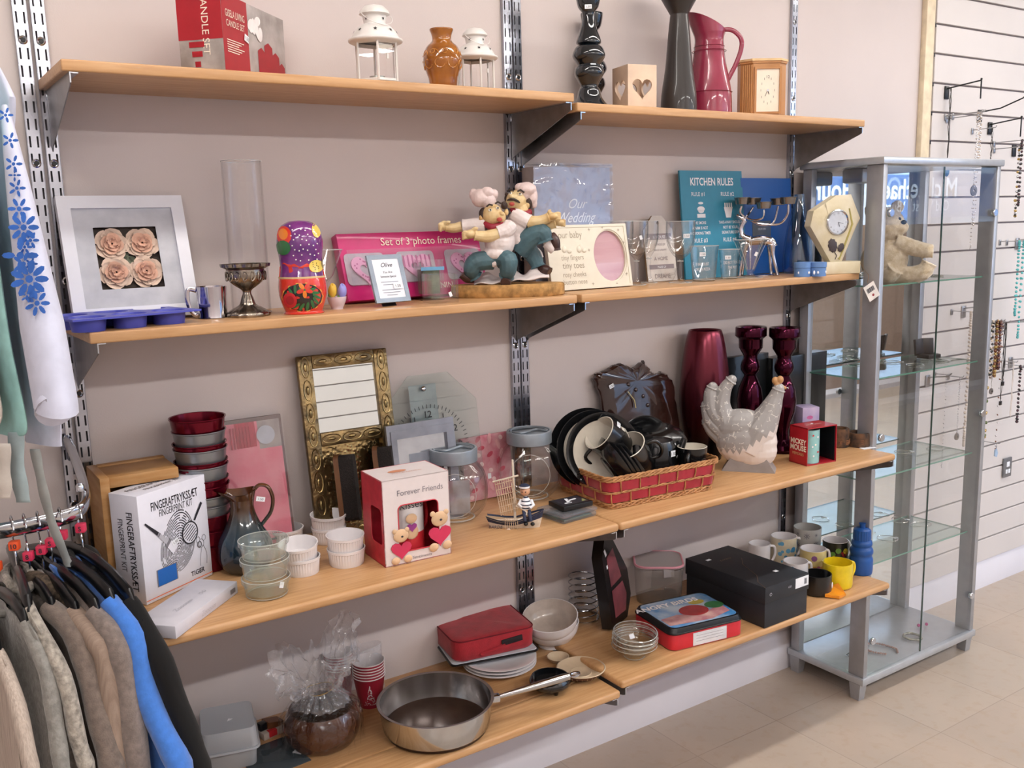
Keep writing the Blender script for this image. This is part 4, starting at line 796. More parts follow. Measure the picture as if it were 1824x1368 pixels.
# wine glasses
def wineglass(px, yy, rim, hw, bb, stem, foot, fw, lab):
    P = SP(px, yy, Z2); t = thing('wine_glass', lab, 'wine glass', at(P), 'stemmed glasses on the second shelf'); b = MB()
    bowl = [(3, bb+6), (hw*.55, bb-4), (hw*.92, bb-22), (hw, rim+16), (hw*.98, rim)]
    b.lathe(sp(prof_px(P, [(fw, foot), (fw*.8, foot-1.4), (4.5, foot-8), (3.2, foot-22), (3.4, bb+14)]+bowl), 3)+sp(prof_px(P, [(hw*.95, rim+.2), (hw*.97, rim+16), (hw*.88, rim+36), (hw*.5, bb-6)])[::1], 2)+[(0, upz(bb-1, P))], STEM, 32); b.rim(wid(hw*.97, P), upz(rim, P), .0008); b.rim(wid(fw, P), .0012, .0009); b.rim(wid(5, P), upz(bb+8, P), .001); b.build('glass_body', t); return t, P
wineglass(1102, -.07, 394, 27, 457, 10, 505, 17, 'stemmed glass mostly hidden behind the cream baby frame')
t, P = wineglass(1134, -.115, 394, 21, 457, 10, 507, 17, 'wine glass just right of the baby frame with a price label'); sticker(t, RZ(face(P)) @ T(.012, -wid(20, P), upz(423, P)) @ RY(-20), .007, .011, '')
wineglass(1156, -.075, 394, 17, 452, 10, 503, 15, 'narrow wine glass set back behind the baby frame end')
t, P = wineglass(1212, -.145, 394, 26, 457, 10, 505, 20, 'wine glass standing in front of the kitchen rules sign'); sticker(t, RZ(face(P)) @ T(.016, -wid(24, P), upz(420, P)), .017, .011, '1.50')
# house plaque
A = SP(1155, -.055, Z2); B = SP(1207, -.055, Z2); wd = (B-A).length; C3 = SP(1157, -.03, Z2); Ct = Vector((C3.x, -.03, Z2+upz(396, C3))); M4, wd, h = lean(A, B, Ct, .006)
t = thing('house_plaque', "tag shaped grey and white plaque about a house made of dreams, behind the wine glasses", 'plaque', M4); b = MB()
b.prism([(-wd/2, 0), (wd/2, 0), (wd/2, h*.86), (wd*.16, h*1.10), (-wd*.16, h*1.10), (-wd/2, h*.86)], 0, .006, m('plaque_white', 'cfc8c2', .6, var=.05), side=m('plaque_edge', '8f7350', .6)); GT = m('plaque_grey', '8d8286', .6, var=0)
b.disc(0, h*.98, .005, m('hole_shade', '6b5238', .7), n=10); b.rect(-wd*.42, h*.70, wd*.42, h*.80, GT, -.0004)
for s_, z, sz, mt in (('A HOUSE', .715, .075, STK), ('IS MADE OF', .60, .055, GT), ('BRICK & BEAMS', .51, .045, GT), ('A HOME', .35, .09, GT), ('MADE OF', .22, .05, STK), ('DREAMS', .05, .105, GT)): b.text(s_, h*sz, mt, 0, h*z, -.0008, sx=.9)
b.rect(-wd*.42, h*.205, wd*.42, h*.28, GT, -.0004); b.build('board', t)
# kitchen rules sign
TEAL = m('teal_board', '2a7f9c', .45, var=.03); A = SP(1222, -.062, Z2); B = SP(1331, -.062, Z2); C3 = SP(1207, -.032, Z2); Ct = Vector((C3.x, -.032, Z2+upz(304, C3))); M4, wd, h = lean(A, B, Ct, .006)
t = thing('kitchen_rules_sign', "teal board printed 'KITCHEN RULES' with four rules, leaning on the wall", 'sign', M4); b = MB(); b.box((0, .003, h/2), (wd, .006, h), TEAL); PT = m('pale_print', 'eceaf0', .6, var=0)
b.text('KITCHEN RULES', h*.098, PT, 0, h*.865, sx=.80, bold=.02)
for x, s_ in ((-.23, 'RULE #1'), (.24, 'RULE #2')): b.text(s_, h*.055, PT, wd*x, h*.765, sx=.9)
for x, s_ in ((-.23, 'RULE #3'), (.24, 'RULE #4')): b.text(s_, h*.055, PT, wd*x, h*.335, sx=.9)
for x, ls in ((-.23, ('THE SMOKE', 'ALARM IS NOT', 'A COOKING TIMER')), (.26, ('TAKE-AWAY SHOULD', 'NOT BE YOUR', 'SIGNATURE DISH'))):
    for k, l in enumerate(ls): b.text(l, h*.038, PT, wd*x, h*(.505-.048*k), sx=.80, bold=.012)
for x, ls in ((-.23, ('IF IN DOUBT', 'ORDER PIZZA')), (.26, ('DO NOT TOUCH', 'THE POT'))):
    for k, l in enumerate(ls): b.text(l, h*.038, PT, wd*x, h*(.12-.048*k), sx=.80, bold=.012)
b.disc(-wd*.20, h*.70, wd*.04, PT, rz=h*.012); b.disc(-wd*.20, h*.645, wd*.06, PT, rz=h*.026); b.disc(-wd*.20, h*.622, wd*.045, PT, rz=h*.014); b.rect(-wd*.265, h*.565, -wd*.135, h*.60, PT)
b.poly([(wd*.20, h*.56), (wd*.28, h*.56), (wd*.315, h*.66), (wd*.17, h*.66)], PT)
for k in range(4): b.box((wd*(.19+.035*k), -.0008, h*.675), (wd*.018, .0006, h*.05), PT, X=I4)
b.build('board', t)
# tumblers
for px, yy, hw, top, bot, lab in ((1254, -.14, 26, 438, 503, 'larger clear tumbler with a price label, left of the sundae glass'), (1299, -.13, 19, 444, 498, 'smaller clear tumbler between the big tumbler and the sundae glass')):
    P = SP(px, yy, Z2); t = thing('glass_tumbler', lab, 'tumbler', at(P), 'clear tumblers'); b = MB(); b.lathe(prof_px(P, [(0, bot), (hw*.72, bot), (hw*.78, bot-6), (hw*.95, top+8), (hw, top), (hw*.95, top+.3), (hw*.9, top+8), (hw*.72, bot-5), (0, bot-5)]), STEM, 30, fn=lambda a, r, z: r*(1+.012*cos(10*a))); b.rim(wid(hw*.97, P), upz(top, P), .0009); b.rim(wid(hw*.72, P), .004, .0012); b.build('glass_body', t); sticker(t, RZ(face(P)) @ T(-.004, -wid(hw*.96, P), upz(top+14, P)), .017, .011)
P = SP(1190, -.06, Z2); t = thing('small_glass_dish', 'shallow clear glass dish between the wine glasses', 'dish', at(P)); b = MB(); b.lathe(prof_px(P, [(0, 497), (8, 497), (14, 490), (17, 478), (16, 478), (12, 489), (0, 493)]), GLASS, 28); b.build('glass_body', t)
# sundae glass
P = SP(1336, -.150, Z2); t = thing('sundae_glass', 'fluted sundae glass with a flared rim in front of the silver reindeer', 'sundae glass', at(P)); b = MB()
b.lathe(sp(prof_px(P, [(22, 497), (20, 494), (8, 490), (6, 484), (9, 479), (17, 455), (22, 436), (29, 428)]), 3)+prof_px(P, [(29, 426.5), (21, 436), (15, 455), (6, 478)])+[(0, upz(480, P))], STEM, 36, fn=lambda a, r, z: r*(1+.05*cos(8*a)) if z > .02 else r); b.rim(wid(29, P), upz(427, P), .0009); b.rim(wid(22, P), .001, .001); [b.tube([(wid(6, P)*cos(q), wid(6, P)*sin(q), upz(480, P)), (wid(28, P)*cos(q), wid(28, P)*sin(q), upz(430, P))], .0007, GLINT, 5) for q in [k*pi/4 for k in range(8)]]; b.build('glass_body', t); sticker(t, RZ(face(P)) @ T(.016, -wid(19, P), upz(452, P)) @ RY(25), .008, .012, '')
# blue boxed picture
A = SP(1324, -.052, Z2); B = SP(1412, -.052, Z2); C3 = SP(1322, -.035, Z2); Ct = Vector((C3.x, -.035, Z2+upz(318, C3))); M4, wd, h = lean(A, B, Ct, .022); t = thing('blue_gift_box', 'flat blue gift box with a silver label, behind the reindeer candelabra', 'gift box', M4)
b = MB(); b.box((0, .011, h/2), (wd, .022, h), m('royal_blue_card', '1f5aa8', .45, var=.05, vs=5), bev=.001); b.build('carton', t); b = MB(); b.box((-wd*.12, -.001, h*.46), (wd*.36, .001, h*.19), m('pewter_label', '6f7478', .35, .5)); b.text('OUR KIN', h*.03, STK, -wd*.12, h*.46, -.002); b.build('label_plate', t)
# reindeer candelabra
P = SP(1350, -.105, Z2); t = thing('reindeer_candelabra', 'polished silver reindeer candelabra whose antlers carry small candle cups', 'candelabra', at(P, face(P)))
def K(px, py, y=0): return (wid(px-1350, P), y, upz(py, P))
u1 = wid(1, P)
blobs([tb([(1311, 382, 0), (1320, 388, 0), (1326, 392, 0)], [2.6, 5, 5]), tb([(1326, 391, 0), (1319, 405, 0), (1322, 420, 0), (1336, 428, 0)], [5, 5, 6, 9]), tb([(1334, 430, 0), (1352, 428, 0), (1370, 431, 0), (1376, 440, 0)], [8, 9, 9, 6]),
       tb([(1330, 434, -.006), (1323, 455, -.006), (1318, 492, -.006)], [5, 3.2, 2.6]), tb([(1330, 434, .008), (1326, 455, .008), (1322, 490, .008)], [5, 3.2, 2.6]), tb([(1373, 436, -.006), (1375, 455, -.006), (1384, 491, -.006)], [7, 3.6, 2.6]), tb([(1370, 436, .008), (1370, 456, .008), (1373, 489, .008)], [7, 3.6, 2.6]),
       tb([(1326, 388, -.004), (1330, 382, -.008)], [2.5, 1.2]), tb([(1326, 388, .004), (1331, 384, .01)], [2.5, 1.2])], SIL, 'reindeer_body', t, .0011, sm=1)
b = MB(); b.lathe([(0, 0), (.045, 0), (.045, .003), (0, .003)], SIL, 36, X=T(*[K(1352, 494)[0], 0, 0]) @ SC(1, .6, 1)); b.build('base_plate', t)
cups = [(1321, 357, -.02), (1340, 358, .012), (1358, 366, -.02), (1382, 360, .015), (1399, 359, -.012)]
ant = [[(1326, 386, 0), (1318, 378, -.014), (1320, 366, -.02)], [(1328, 386, 0), (1334, 378, .01), (1340, 368, .012)], [(1328, 387, 0), (1340, 392, -.01), (1356, 388, -.02), (1358, 374, -.02)], [(1328, 387, 0), (1350, 400, .008), (1374, 398, .014), (1382, 368, .015)], [(1328, 387, 0), (1350, 398, -.006), (1384, 400, -.012), (1398, 384, -.012), (1399, 366, -.012)]]
for a in ant: b = MB(); b.tube(smooth_curve([K(*q) for q in a], 5), 1.9*u1, SIL, 8); b.build('antler_arm', t)
CUPM = m('candle_cup_metal', '8f8a86', .25, 1, var=.05)
for c in cups:
    b = MB(); x, y, z = K(*c); b.lathe([(0, -.010), (11*u1, -.010), (13.5*u1, .008), (14.5*u1, .009), (14.5*u1, .010), (12.5*u1, .009), (10.5*u1, -.008), (0, -.008)], CUPM, 24, X=T(x, y, z)); b.build('candle_cup', t)
# blue glass bottle
P = SP(1420, -.11, Z2); t = thing('blue_glass_bottle', 'clear blue tinted glass carafe with a slim neck, left of the stone clock', 'carafe', at(P)); b = MB(); b.lathe(sp(prof_px(P, [(24, 489), (26, 478), (26, 455), (22, 420), (15, 385), (10, 360), (9, 346)]), 3)+prof_px(P, [(6, 346), (12, 385), (19, 420), (23, 455), (21, 480)])+[(0, upz(482, P))], thin('blue_tint_glass', 'cfe3f4', edge=.25, r0=.10), 32); b.build('glass_body', t)
# stone clock
STN = m('sandstone', 'd8cfb8', .7, var=.12, vs=18, bump=.5, bs=40, col2='cabd9c'); P = SP(1480, -.225, Z2); rz = -18; t = thing('stone_shard_clock', 'sandstone coloured shard shaped clock with a round chrome dial at the shelf end', 'clock', at(P, rz))
def K2(px, py): return (wid(px-1480, P), upz(py, P))
b = MB(); out = [K2(*q) for q in ((1474, 467), (1496, 467), (1522, 408), (1531, 390), (1511, 347), (1482, 348), (1437, 375), (1431, 402))]; cc = K2(1481, 405); n = len(out)
inn = [(cc[0]+(x-cc[0])*.84, cc[1]+(z-cc[1])*.84) for x, z in out]; V = [(x, -.012, z) for x, z in out]+[(x, -.020+.002*noz(i*2.2), z) for i, (x, z) in enumerate(inn)]+[(x, .02, z) for x, z in out]+[(cc[0], -.020, cc[1])]
b.add(V, [[i, (i+1) % n, n+(i+1) % n, n+i] for i in range(n)]+[[n+i, n+(i+1) % n, 3*n] for i in range(n)]+[[2*n+i, 2*n+(i+1) % n, (i+1) % n, i] for i in range(n)]+[[2*n+i for i in range(n)][::-1]], STN, False)
b.tube([(*K2(1458, 362)[:1], -.0185, K2(1458, 362)[1]), (K2(1462, 380)[0], -.021, K2(1462, 380)[1]), (K2(1455, 392)[0], -.019, K2(1455, 392)[1])], .002, STN, 6); b.tube([(K2(1505, 372)[0], -.018, K2(1505, 372)[1]), (K2(1512, 400)[0], -.020, K2(1512, 400)[1]), (K2(1497, 440)[0], -.020, K2(1497, 440)[1]), (K2(1488, 462)[0], -.018, K2(1488, 462)[1])], .0035, m('stone_moss', 'a59a5c', .7, var=.1), 6)
b.build('stone_shard', t)
b = MB(); xa, xb = K2(1428, 0)[0], K2(1529, 0)[0]; zt = upz(466, P); b.box(((xa+xb)/2, 0, zt/2), (xb-xa, .056, zt), STN, bev=.002); b.build('base_block', t)
b = MB(); r_ = wid(22, P); x, z = K2(1481, 396); b.lathe([(0, 0), (r_, 0), (r_, .006), (r_*.92, .008), (r_*.86, .005), (0, .005)], CHROME, 36, X=T(x, -.0195, z) @ RX(90), mats=[CHROME, CHROME, CHROME, CHROME, m('dial_silver', 'c3c8d2', .35)])
X = T(x, -.0258, z)
for k in range(1, 13):
    a = pi*k/6
    if k in (11, 12, 1, 3, 4, 5, 6, 7, 8): b.text(str(k), .007, INK, .72*r_*sin(a), .72*r_*cos(a)-.003, 0, X=X)
b.box((0, -.0008, .007), (.0012, .0006, .014), INK, X=X @ RY(158)); b.box((0, -.001, .009), (.0008, .0006, .018), INK, X=X @ RY(105)); b.build('clock_dial', t)
b = MB(); lf = m('pewter_leaf', '3d3436', .45, bump=.4)
for px, py, rx, rzz, rot in ((1473, 437, 9, 12, -.3), (1490, 441, 6, 8, .5)): x, z = K2(px, py); b.ell((0, 0, 0), (wid(rx, P), .003, wid(rzz, P)), lf, X=T(x, -.022, z) @ RY(math.degrees(rot)), fn=lambda d: 1+.1*sin(9*math.atan2(d.z, d.x)))
b.tube([(K2(1476, 447)[0], -.022, K2(1476, 447)[1]), (K2(1482, 455)[0], -.022, K2(1482, 455)[1]), (K2(1479, 462)[0], -.021, K2(1479, 462)[1])], .0012, lf, 6); b.build('metal_leaf', t)
Q = K2(1528, 504); b = MB(); b.tube([(K2(1528, 470)[0], -.026, zt*.9), (K2(1530, 480)[0], -.05, .006), (K2(1529, 490)[0], -.068, -.004), (Q[0], -.066, Q[1])], .0005, OAK, 5); b.build('tag_string', t)
b = MB(); X = T(Q[0], -.067, Q[1]) @ RY(-30); b.box((0, 0, -.030), (.040, .0006, .050), m('kraft_white_tag', 'd9d2cc', .6), X=X)
for k in range(12): b.rect(-.014+k*.0022, -.030, -.0128+k*.0022+.0004*(k % 3), -.016, INK, -.0006, X)
b.disc(.0, -.042, .004, m('tag_red', '8e2f33', .6), -.0006, X=X); b.build('paper_tag', t)
# jasper box
P = SP(1440, -.245, Z2); t = thing('jasper_trinket_box', 'small heart shaped pale blue trinket box with white relief, in front of the stone clock', 'trinket box', at(P, -30)); JB = m('jasper_blue', '5f83b8', .6, var=.04); s_ = wid(30, P); hp = heart(36, s_); hh = upz(467, P)
X = T(0, s_*.0, 0) @ RX(-90) @ SC(1, 1, 1); b = MB(); b.prism(hp[::-1], 0, hh*.62, JB, X=RX(90), smooth=False); b.build('box_body', t)
b = MB(); b.prism([(x*1.03, z*1.03) for x, z in hp][::-1], hh*.64, hh, JB, X=RX(90)); b.build('lid', t)
b = MB()
for k in range(7): b.ell((-s_*.8+s_*.27*k, -s_*.83+.10*s_*abs(k-3)-.001, hh*.3), (.003, .0012, .004+.002*(k % 2)), STK, seg=8, rings=6)
b.build('white_relief', t)
# ================================================================== SHELF 3 left
def up3(A, h): return A+Vector((0, 0, h))
# wooden crate on its side behind the kit
A = SP(200, -.115, Z3); t = thing('wooden_box', 'light oak wooden box standing behind the fingerprint kit box', 'wooden box', T(0, 0, 0)); OKW = m('light_oak', 'b08757', .5, var=.12, vs=14, stretch=(1, 1, 6), col2='a1733f')
b = MB(); y0, y1 = -.165, -.03; x0 = XL+.008; x1 = .238; h = upz(812, SP(290, y1, Z3))
b.box((x0+.009, (y0+y1)/2, Z3+h/2), (.018, y1-y0, h), OKW, bev=.002); b.build('side_board', t)
b = MB(); b.box(((x0+x1)/2+.009, y1-.009, Z3+h/2), (x1-x0-.018, .018, h), OKW, bev=.002); b.build('back_board', t)
b = MB(); b.box(((x0+x1)/2+.009, (y0+y1)/2-.004, Z3+h-.014), (x1-x0-.018, y1-y0-.030, .022), OKW, bev=.002); b.build('top_board', t)
# fingerprint kit box
KW = m('kit_white', 'dfe0ec', .45, coat=.1, var=.015); KI = m('kit_ink', '23222c', .5, var=0); OR = m('orange_line', 'dc6a35', .5, var=0); KB = m('kit_blue', '1d62b4', .4, var=0); GR = m('print_mid_grey', '77757d', .5, var=0); GL = m('print_light_grey', 'b4b4bd', .5, var=0)
A = Vector(Z(262, 1079, Z3)); B = Vector(Z(379, 1024, Z3)); hk = upz(886, A); M4, wd, _ = frame3(A, B, A+Vector((0, 0, 1))); h = hk; M4 = M4; dp = (Vector(Z(232, 1040, Z3))-A).length
t = thing('fingerprint_kit_box', 'white upright fingerprint kit box with a blue square, at the left of the third shelf', 'box', T(0, 0, .001) @ M4); dp = .075
b = MB(); b.box((0, dp/2, h/2), (wd, dp, h), KW, bev=.0008)
F = b; F.text('FINGERAFTRYKSSÆT', wd*.135, KI, wd*.02, h*.825, sx=.55, bold=.012); F.text('FINGERPRINT KIT', wd*.115, KI, wd*.03, h*.75, sx=.55)
# fingerprint whorl: many broken arcs
cx, cz = wd*.02, h*.46
for r in range(1, 17):
    k = r/16; seg = []
    for i in range(0, 72):
        if noz(i*.35, r*3.1) > .33: continue
        a0, a1 = 2*pi*i/72, 2*pi*(i+1)/72
        def fp(a, rr): return (cx+wd*.25*rr*cos(a)*(1-.15*sin(a))+wd*.05*rr*sin(a), cz-.1*h*(1-rr)*.9+h*.285*rr*sin(a))
        p = [fp(a0, k-.012), fp(a1, k-.012), fp(a1, k+.014), fp(a0, k+.014)]; F.poly(p, KI, -.0005)
# brush
def quadline(x0, z0, x1, z1, w0, w1, mt, y=-.0012):
    dx, dz = x1-x0, z1-z0; l = math.hypot(dx, dz); nx, nz = -dz/l, dx/l; F.poly([(wd*(x0)-nx*w0*wd, h*z0-nz*w0*wd*1), (wd*x1-nx*w1*wd, h*z1-nz*w1*wd), (wd*x1+nx*w1*wd, h*z1+nz*w1*wd), (wd*x0+nx*w0*wd, h*z0+nz*w0*wd)][::1], mt, y)
quadline(-.43, .735, -.26, .60, .010, .022, KI); quadline(-.26, .60, -.13, .485, .020, .030, GL, -.0013); quadline(-.13, .485, -.03, .395, .045, .055, KW, -.0013); quadline(-.14, .495, -.115, .47, .048, .05, GR, -.0015); quadline(-.255, .597, -.24, .583, .023, .024, GR, -.0015)
# magnifier
quadline(.41, .745, .28, .60, .018, .014, KI, -.0013); b.tube([(wd*.20+wd*.115*cos(q*pi/12), -.0012, h*.50+wd*.115*1.1*sin(q*pi/12)) for q in range(24)], .0014, KI, 5, closed=True); F.disc(wd*.20, h*.50, wd*.108, KW, -.0009, 24, rz=wd*.12)
for k in range(7):
    l = wd*.105*math.sqrt(max(.05, 1-((k-3)/3.6)**2)); F.box((wd*.20, -.0013, h*.50), (l*1.8, .0004, .0016), KI, X=T(wd*.20, 0, h*.50) @ RY(-35) @ T(-wd*.20, 0, -h*.50+(k-3)*wd*.030))
F.rect(-wd*.33, h*.115, -wd*.03, h*.275, GR, -.0007); F.rect(-wd*.315, h*.12, -wd*.045, h*.27, KB, -.0011)
F.text('TIGER', wd*.078, KI, wd*.27, h*.075, shear=.1, bold=.02); F.rect(-wd/2, h*.028, wd/2, h*.036, OR, -.0007)
mou = smooth_curve([(wd*.32, -.0008, h*.14), (wd*.34, -.0008, h*.26), (wd*.38, -.0008, h*.33), (wd*.43, -.0008, h*.24), (wd*.42, -.0008, h*.14)], 4); b.tube(mou, .0005, GR, 4); b.tube([(wd*.36+wd*.04*cos(q*pi/6), -.0008, h*.355+wd*.05*sin(q*pi/6)) for q in range(12)], .0005, GR, 4, closed=True)
for sx in (-1, 1): b.tube([(wd*(.36+sx*.045)+wd*.028*cos(q*pi/6), -.0008, h*.40+wd*.035*sin(q*pi/6)) for q in range(12)], .0005, GR, 4, closed=True)
b.tube([(wd*.33+wd*.03*cos(q*pi/6), -.0009, h*.35+wd*.035*sin(q*pi/6)) for q in range(12)], .0009, KI, 4, closed=True)
XS_ = T(-wd/2, dp/2, 0) @ RZ(-90); b.text('FINGERAFTRYKSSÆT', dp*.30, KI, dp*.07, h*.48, X=XS_, rot=-90, sx=.76, bold=.012); b.text('FINGERPRINT KIT', dp*.26, KI, -dp*.26, h*.53, X=XS_, rot=-90, sx=.7)
XT_ = T(0, dp/2, h) @ RX(-90); b.text('FINGERAFTRYKSSÆT', dp*.26, KI, 0, dp*.05, X=XT_, sx=.78); b.text('FINGERPRINT KIT', dp*.2, KI, 0, -dp*.24, X=XT_, sx=.8)
b.build('carton', t); sticker(t, T(wd*-.03, -.0018, h*.47) @ RY(-18), .017, .011)
# flat white box lying
A = Vector(Z(314, 1139, Z3)); B = Vector(Z(424, 1056, Z3)); M4, wd, _ = frame3(A, B, A+Vector((0, 0, 1))); dpp = (Vector(Z(345, 1029, Z3))-B).length; hh = .024
t = thing('flat_white_box', 'flat white box lying on the shelf in front of the fingerprint kit', 'box', T(0, 0, .0005) @ M4); b = MB(); d2 = .088; b.box((0, d2/2, hh/2), (wd, d2, hh), m('white_marked_card', 'cfcdd6', .5, var=.05, vs=12, col2='bfbdc8'), bev=.001)
for k in range(12): b.rect(wd*.37+k*.0016, .006, wd*.37+k*.0016+.0007, .016, KI, -.0006)
b.text('Zoooom', .014, GL, 0, .006, shear=.3); b.text('Zoooom', .016, GL, -wd*.1, -.01, X=T(0, d2/2, hh) @ RX(-90), shear=.3); b.text('oo', .02, GL, wd*.2, -.01, X=T(0, d2/2, hh) @ RX(-90), shear=.3); b.build('carton', t)
# tower of stacked tins
PLM = m('plum_metal', '6d1126', .18, .75, var=.06); SLV = m('grey_metal_band', '8b8f94', .3, .7, var=.06, vs=10)
P = SP(374, -.100, Z3); levels = [(742, 48, 1), (765, 46, 0), (787, 46, 1), (796, 46, 0), (818, 46, 1), (826, 45.5, 0), (849, 45, 1), (861, 45, 1), (878, 45, 0), (895, 44, 0), (912, 44, 1), (938, 43, 1), (965, 42, 1)]
for i, (py, r, red) in enumerate(levels[::-1]):
    z = upz(py+8, P); lab = f"{'plum red' if red else 'silver grey'} metal tub in the nested tower, number {13-i} from the top" if 0 else None
n_ = 0; names = ['topmost, with its plum inside showing', 'first grey one from the top', 'plum, just under the top grey one', 'second grey one from the top', 'plum, in the upper middle', 'third grey one, behind the kit box corner', 'plum, middle of the tower', 'plum, just above the lower grey pair', 'grey, upper of the lower pair', 'grey, lower of the lower pair', 'plum, below the grey pair', 'plum, second from the bottom', 'plum, lowest, standing on the shelf']
for (py, r, red), nm in zip(levels, names):
    ztop = upz(py, P); r_ = wid(r, P); hh = .062; zb = max(0, ztop-hh); t = thing('metal_tub', f'round metal tub in the nested tower: {nm}', 'tub', at(P+Vector((.001*(n_ % 2), 0, zb))), 'nested metal tubs'); H = ztop-zb; mt = PLM if red else SLV; n_ += 1
    b = MB(); b.lathe([(0, .001), (r_*.80, .001), (r_*.82, .003), (r_*.955, H-.004), (r_*1.0, H-.002), (r_*1.0, H), (r_*.95, H-.001), (r_*.80, .004), (0, .004)], mt, 40, mats=[mt]*5+[PLM]*3); b.build('tub_wall', t)
# towel set box
TP = m('towel_pink', 'd96a82', .8, var=.12, vs=15, col2='e08c9c', bump=.4, bs=60); TD = m('towel_red', 'b93f54', .8, var=.1, vs=40, stretch=(6, 1, 1)); A = Vector(Z(425, 952, Z3)); A = SP(412, -.07, Z3); B = SP(528, -.07, Z3); C3 = SP(398, -.025, Z3); Ct = Vector((C3.x, -.025, Z3+upz(756, C3)))
M4, wd, h = lean(A, B, Ct, .02); t = thing('towel_gift_box', 'pink towel set in a shiny clear fronted box, behind the glazed jug', 'gift box', M4)
b = MB(); b.box((0, .010, h/2), (wd, .020, h), m('box_dark_rim', '5c4240', .4), bev=.001); b.build('box_tray', t); b = MB(); b.grid(lambda u, v: ((u-.5)*wd*.92, -.001-.004*sin(pi*u)**.4*sin(pi*v)**.4-.0015*noz(u*3, v*5), h*(.03+v*.94)), 24, 40, TP, mfn=lambda u, v: m('towel_grey', 'a9a09f', .8, var=.1) if (u > .62 and v > .78) else (TD if (.25 < u < .58 and v > .8) else TP))
for k in range(7): b.box((-wd*.30+k*wd*.048, -.0062, h*.86), (wd*.02, .001, h*.16), TD)
b.build('pink_towel', t); b = MB(); b.disc(wd*.22, h*.86, wd*.14, m('seal_grey', 'b9bdc9', .5), -.0068, 20); b.text('WASHABLE', h*.03, INK, wd*.1, h*.10, -.0064); b.rect(-wd*.08, h*.06, wd*.3, h*.075, INK, -.0064); b.build('printed_seal', t)
b = MB(); b.grid(lambda u, v: ((u-.5)*wd, -.0075-.0012*noz(u*4, v*6, 2), h*v), 16, 30, thin('shiny_film', 'ffffff', rough=.03, milk=.03, r0=.10)); b.build('film_front', t)
# glazed jug
P = Vector(Z(440, 1013, Z3)); t = thing('glazed_jug', 'brown and blue glazed stoneware ewer with pinched spout and high handle', 'jug', at(P, face(P)+0)); JG = bpy.data.materials.new('brown_blue_glaze'); JG.use_nodes = True; nt = JG.node_tree; pb = nt.nodes['Principled BSDF']; pb.inputs['Roughness'].default_value = .12; pb.inputs['Coat Weight'].default_value = .7
tc = nt.nodes.new('ShaderNodeTexCoord'); sx_ = nt.nodes.new('ShaderNodeSeparateXYZ'); nz = nt.nodes.new('ShaderNodeTexNoise'); nz.inputs['Scale'].default_value = 25; ad = nt.nodes.new('ShaderNodeMath'); ad.operation = 'MULTIPLY_ADD'; ad.inputs[1].default_value = .05; cr = nt.nodes.new('ShaderNodeValToRGB')
nt.links.new(tc.outputs['Object'], sx_.inputs[0]); nt.links.new(tc.outputs['Object'], nz.inputs[0]); nt.links.new(nz.outputs[0], ad.inputs[0]); nt.links.new(sx_.outputs[2], ad.inputs[2]); mr = nt.nodes.new('ShaderNodeMapRange'); mr.inputs[1].default_value = .02; mr.inputs[2].default_value = .24; nt.links.new(ad.outputs[0], mr.inputs[0]); nt.links.new(mr.outputs[0], cr.inputs[0]); nt.links.new(cr.outputs[0], pb.inputs[0])
cr.color_ramp.elements[0].position = 0; cr.color_ramp.elements[0].color = (*lin('141b22'), 1); cr.color_ramp.elements[1].position = 1; cr.color_ramp.elements[1].color = (*lin('6e4424'), 1)
for p_, c_ in ((.30, '1f2d38'), (.38, '1c3342'), (.5, '2b3234'), (.62, '402c1e'), (.8, '502f1a')): e_ = cr.color_ramp.elements.new(p_); e_.color = (*lin(c_), 1)
b = MB(); pr = prof_px(P, [(0, 1025), (30, 1025), (36, 1018), (45, 1000), (48, 985), (44, 960), (32, 938), (24, 920), (20, 902), (22, 888)]); b.lathe([(0, 0)]+sp(pr[1:], 3), JG, 40, fn=lambda a, r, z: r*(1+.012*cos(10*a)*(1 if z < .12 else 0)))
H1 = pr[-1][1]; R0 = pr[-1][0]
def lip(k):
    def f(u, v):
        a = 2*pi*u; w_ = max(0, -cos(a)); r = R0*(1+v*(.35+.75*w_**4))*k; return (r*cos(a)-v*.004, r*sin(a)*(1-.25*v*w_), H1+v*(.018+.004*w_**3+.004*cos(2*a)))
    return f
b.grid(lip(1), 40, 6, JG); b.grid(lambda u, v: lip(.93)(1-u, v), 40, 6, JG); b.build('jug_body', t)
K = lambda px, py: (wid(px-440, P), 0, upz(py, P)); b = MB(); b.tube(smooth_curve([K(462, 875), K(472, 867), K(486, 872), K(493, 892), K(489, 915), K(476, 932), K(464, 945)], 5), .0052, JG, 10, flat=(.8, 1.2)); b.build('handle', t); sticker(t, T(K(472, 888)[0], -.02, K(472, 888)[2]) @ RY(12), .018, .010)
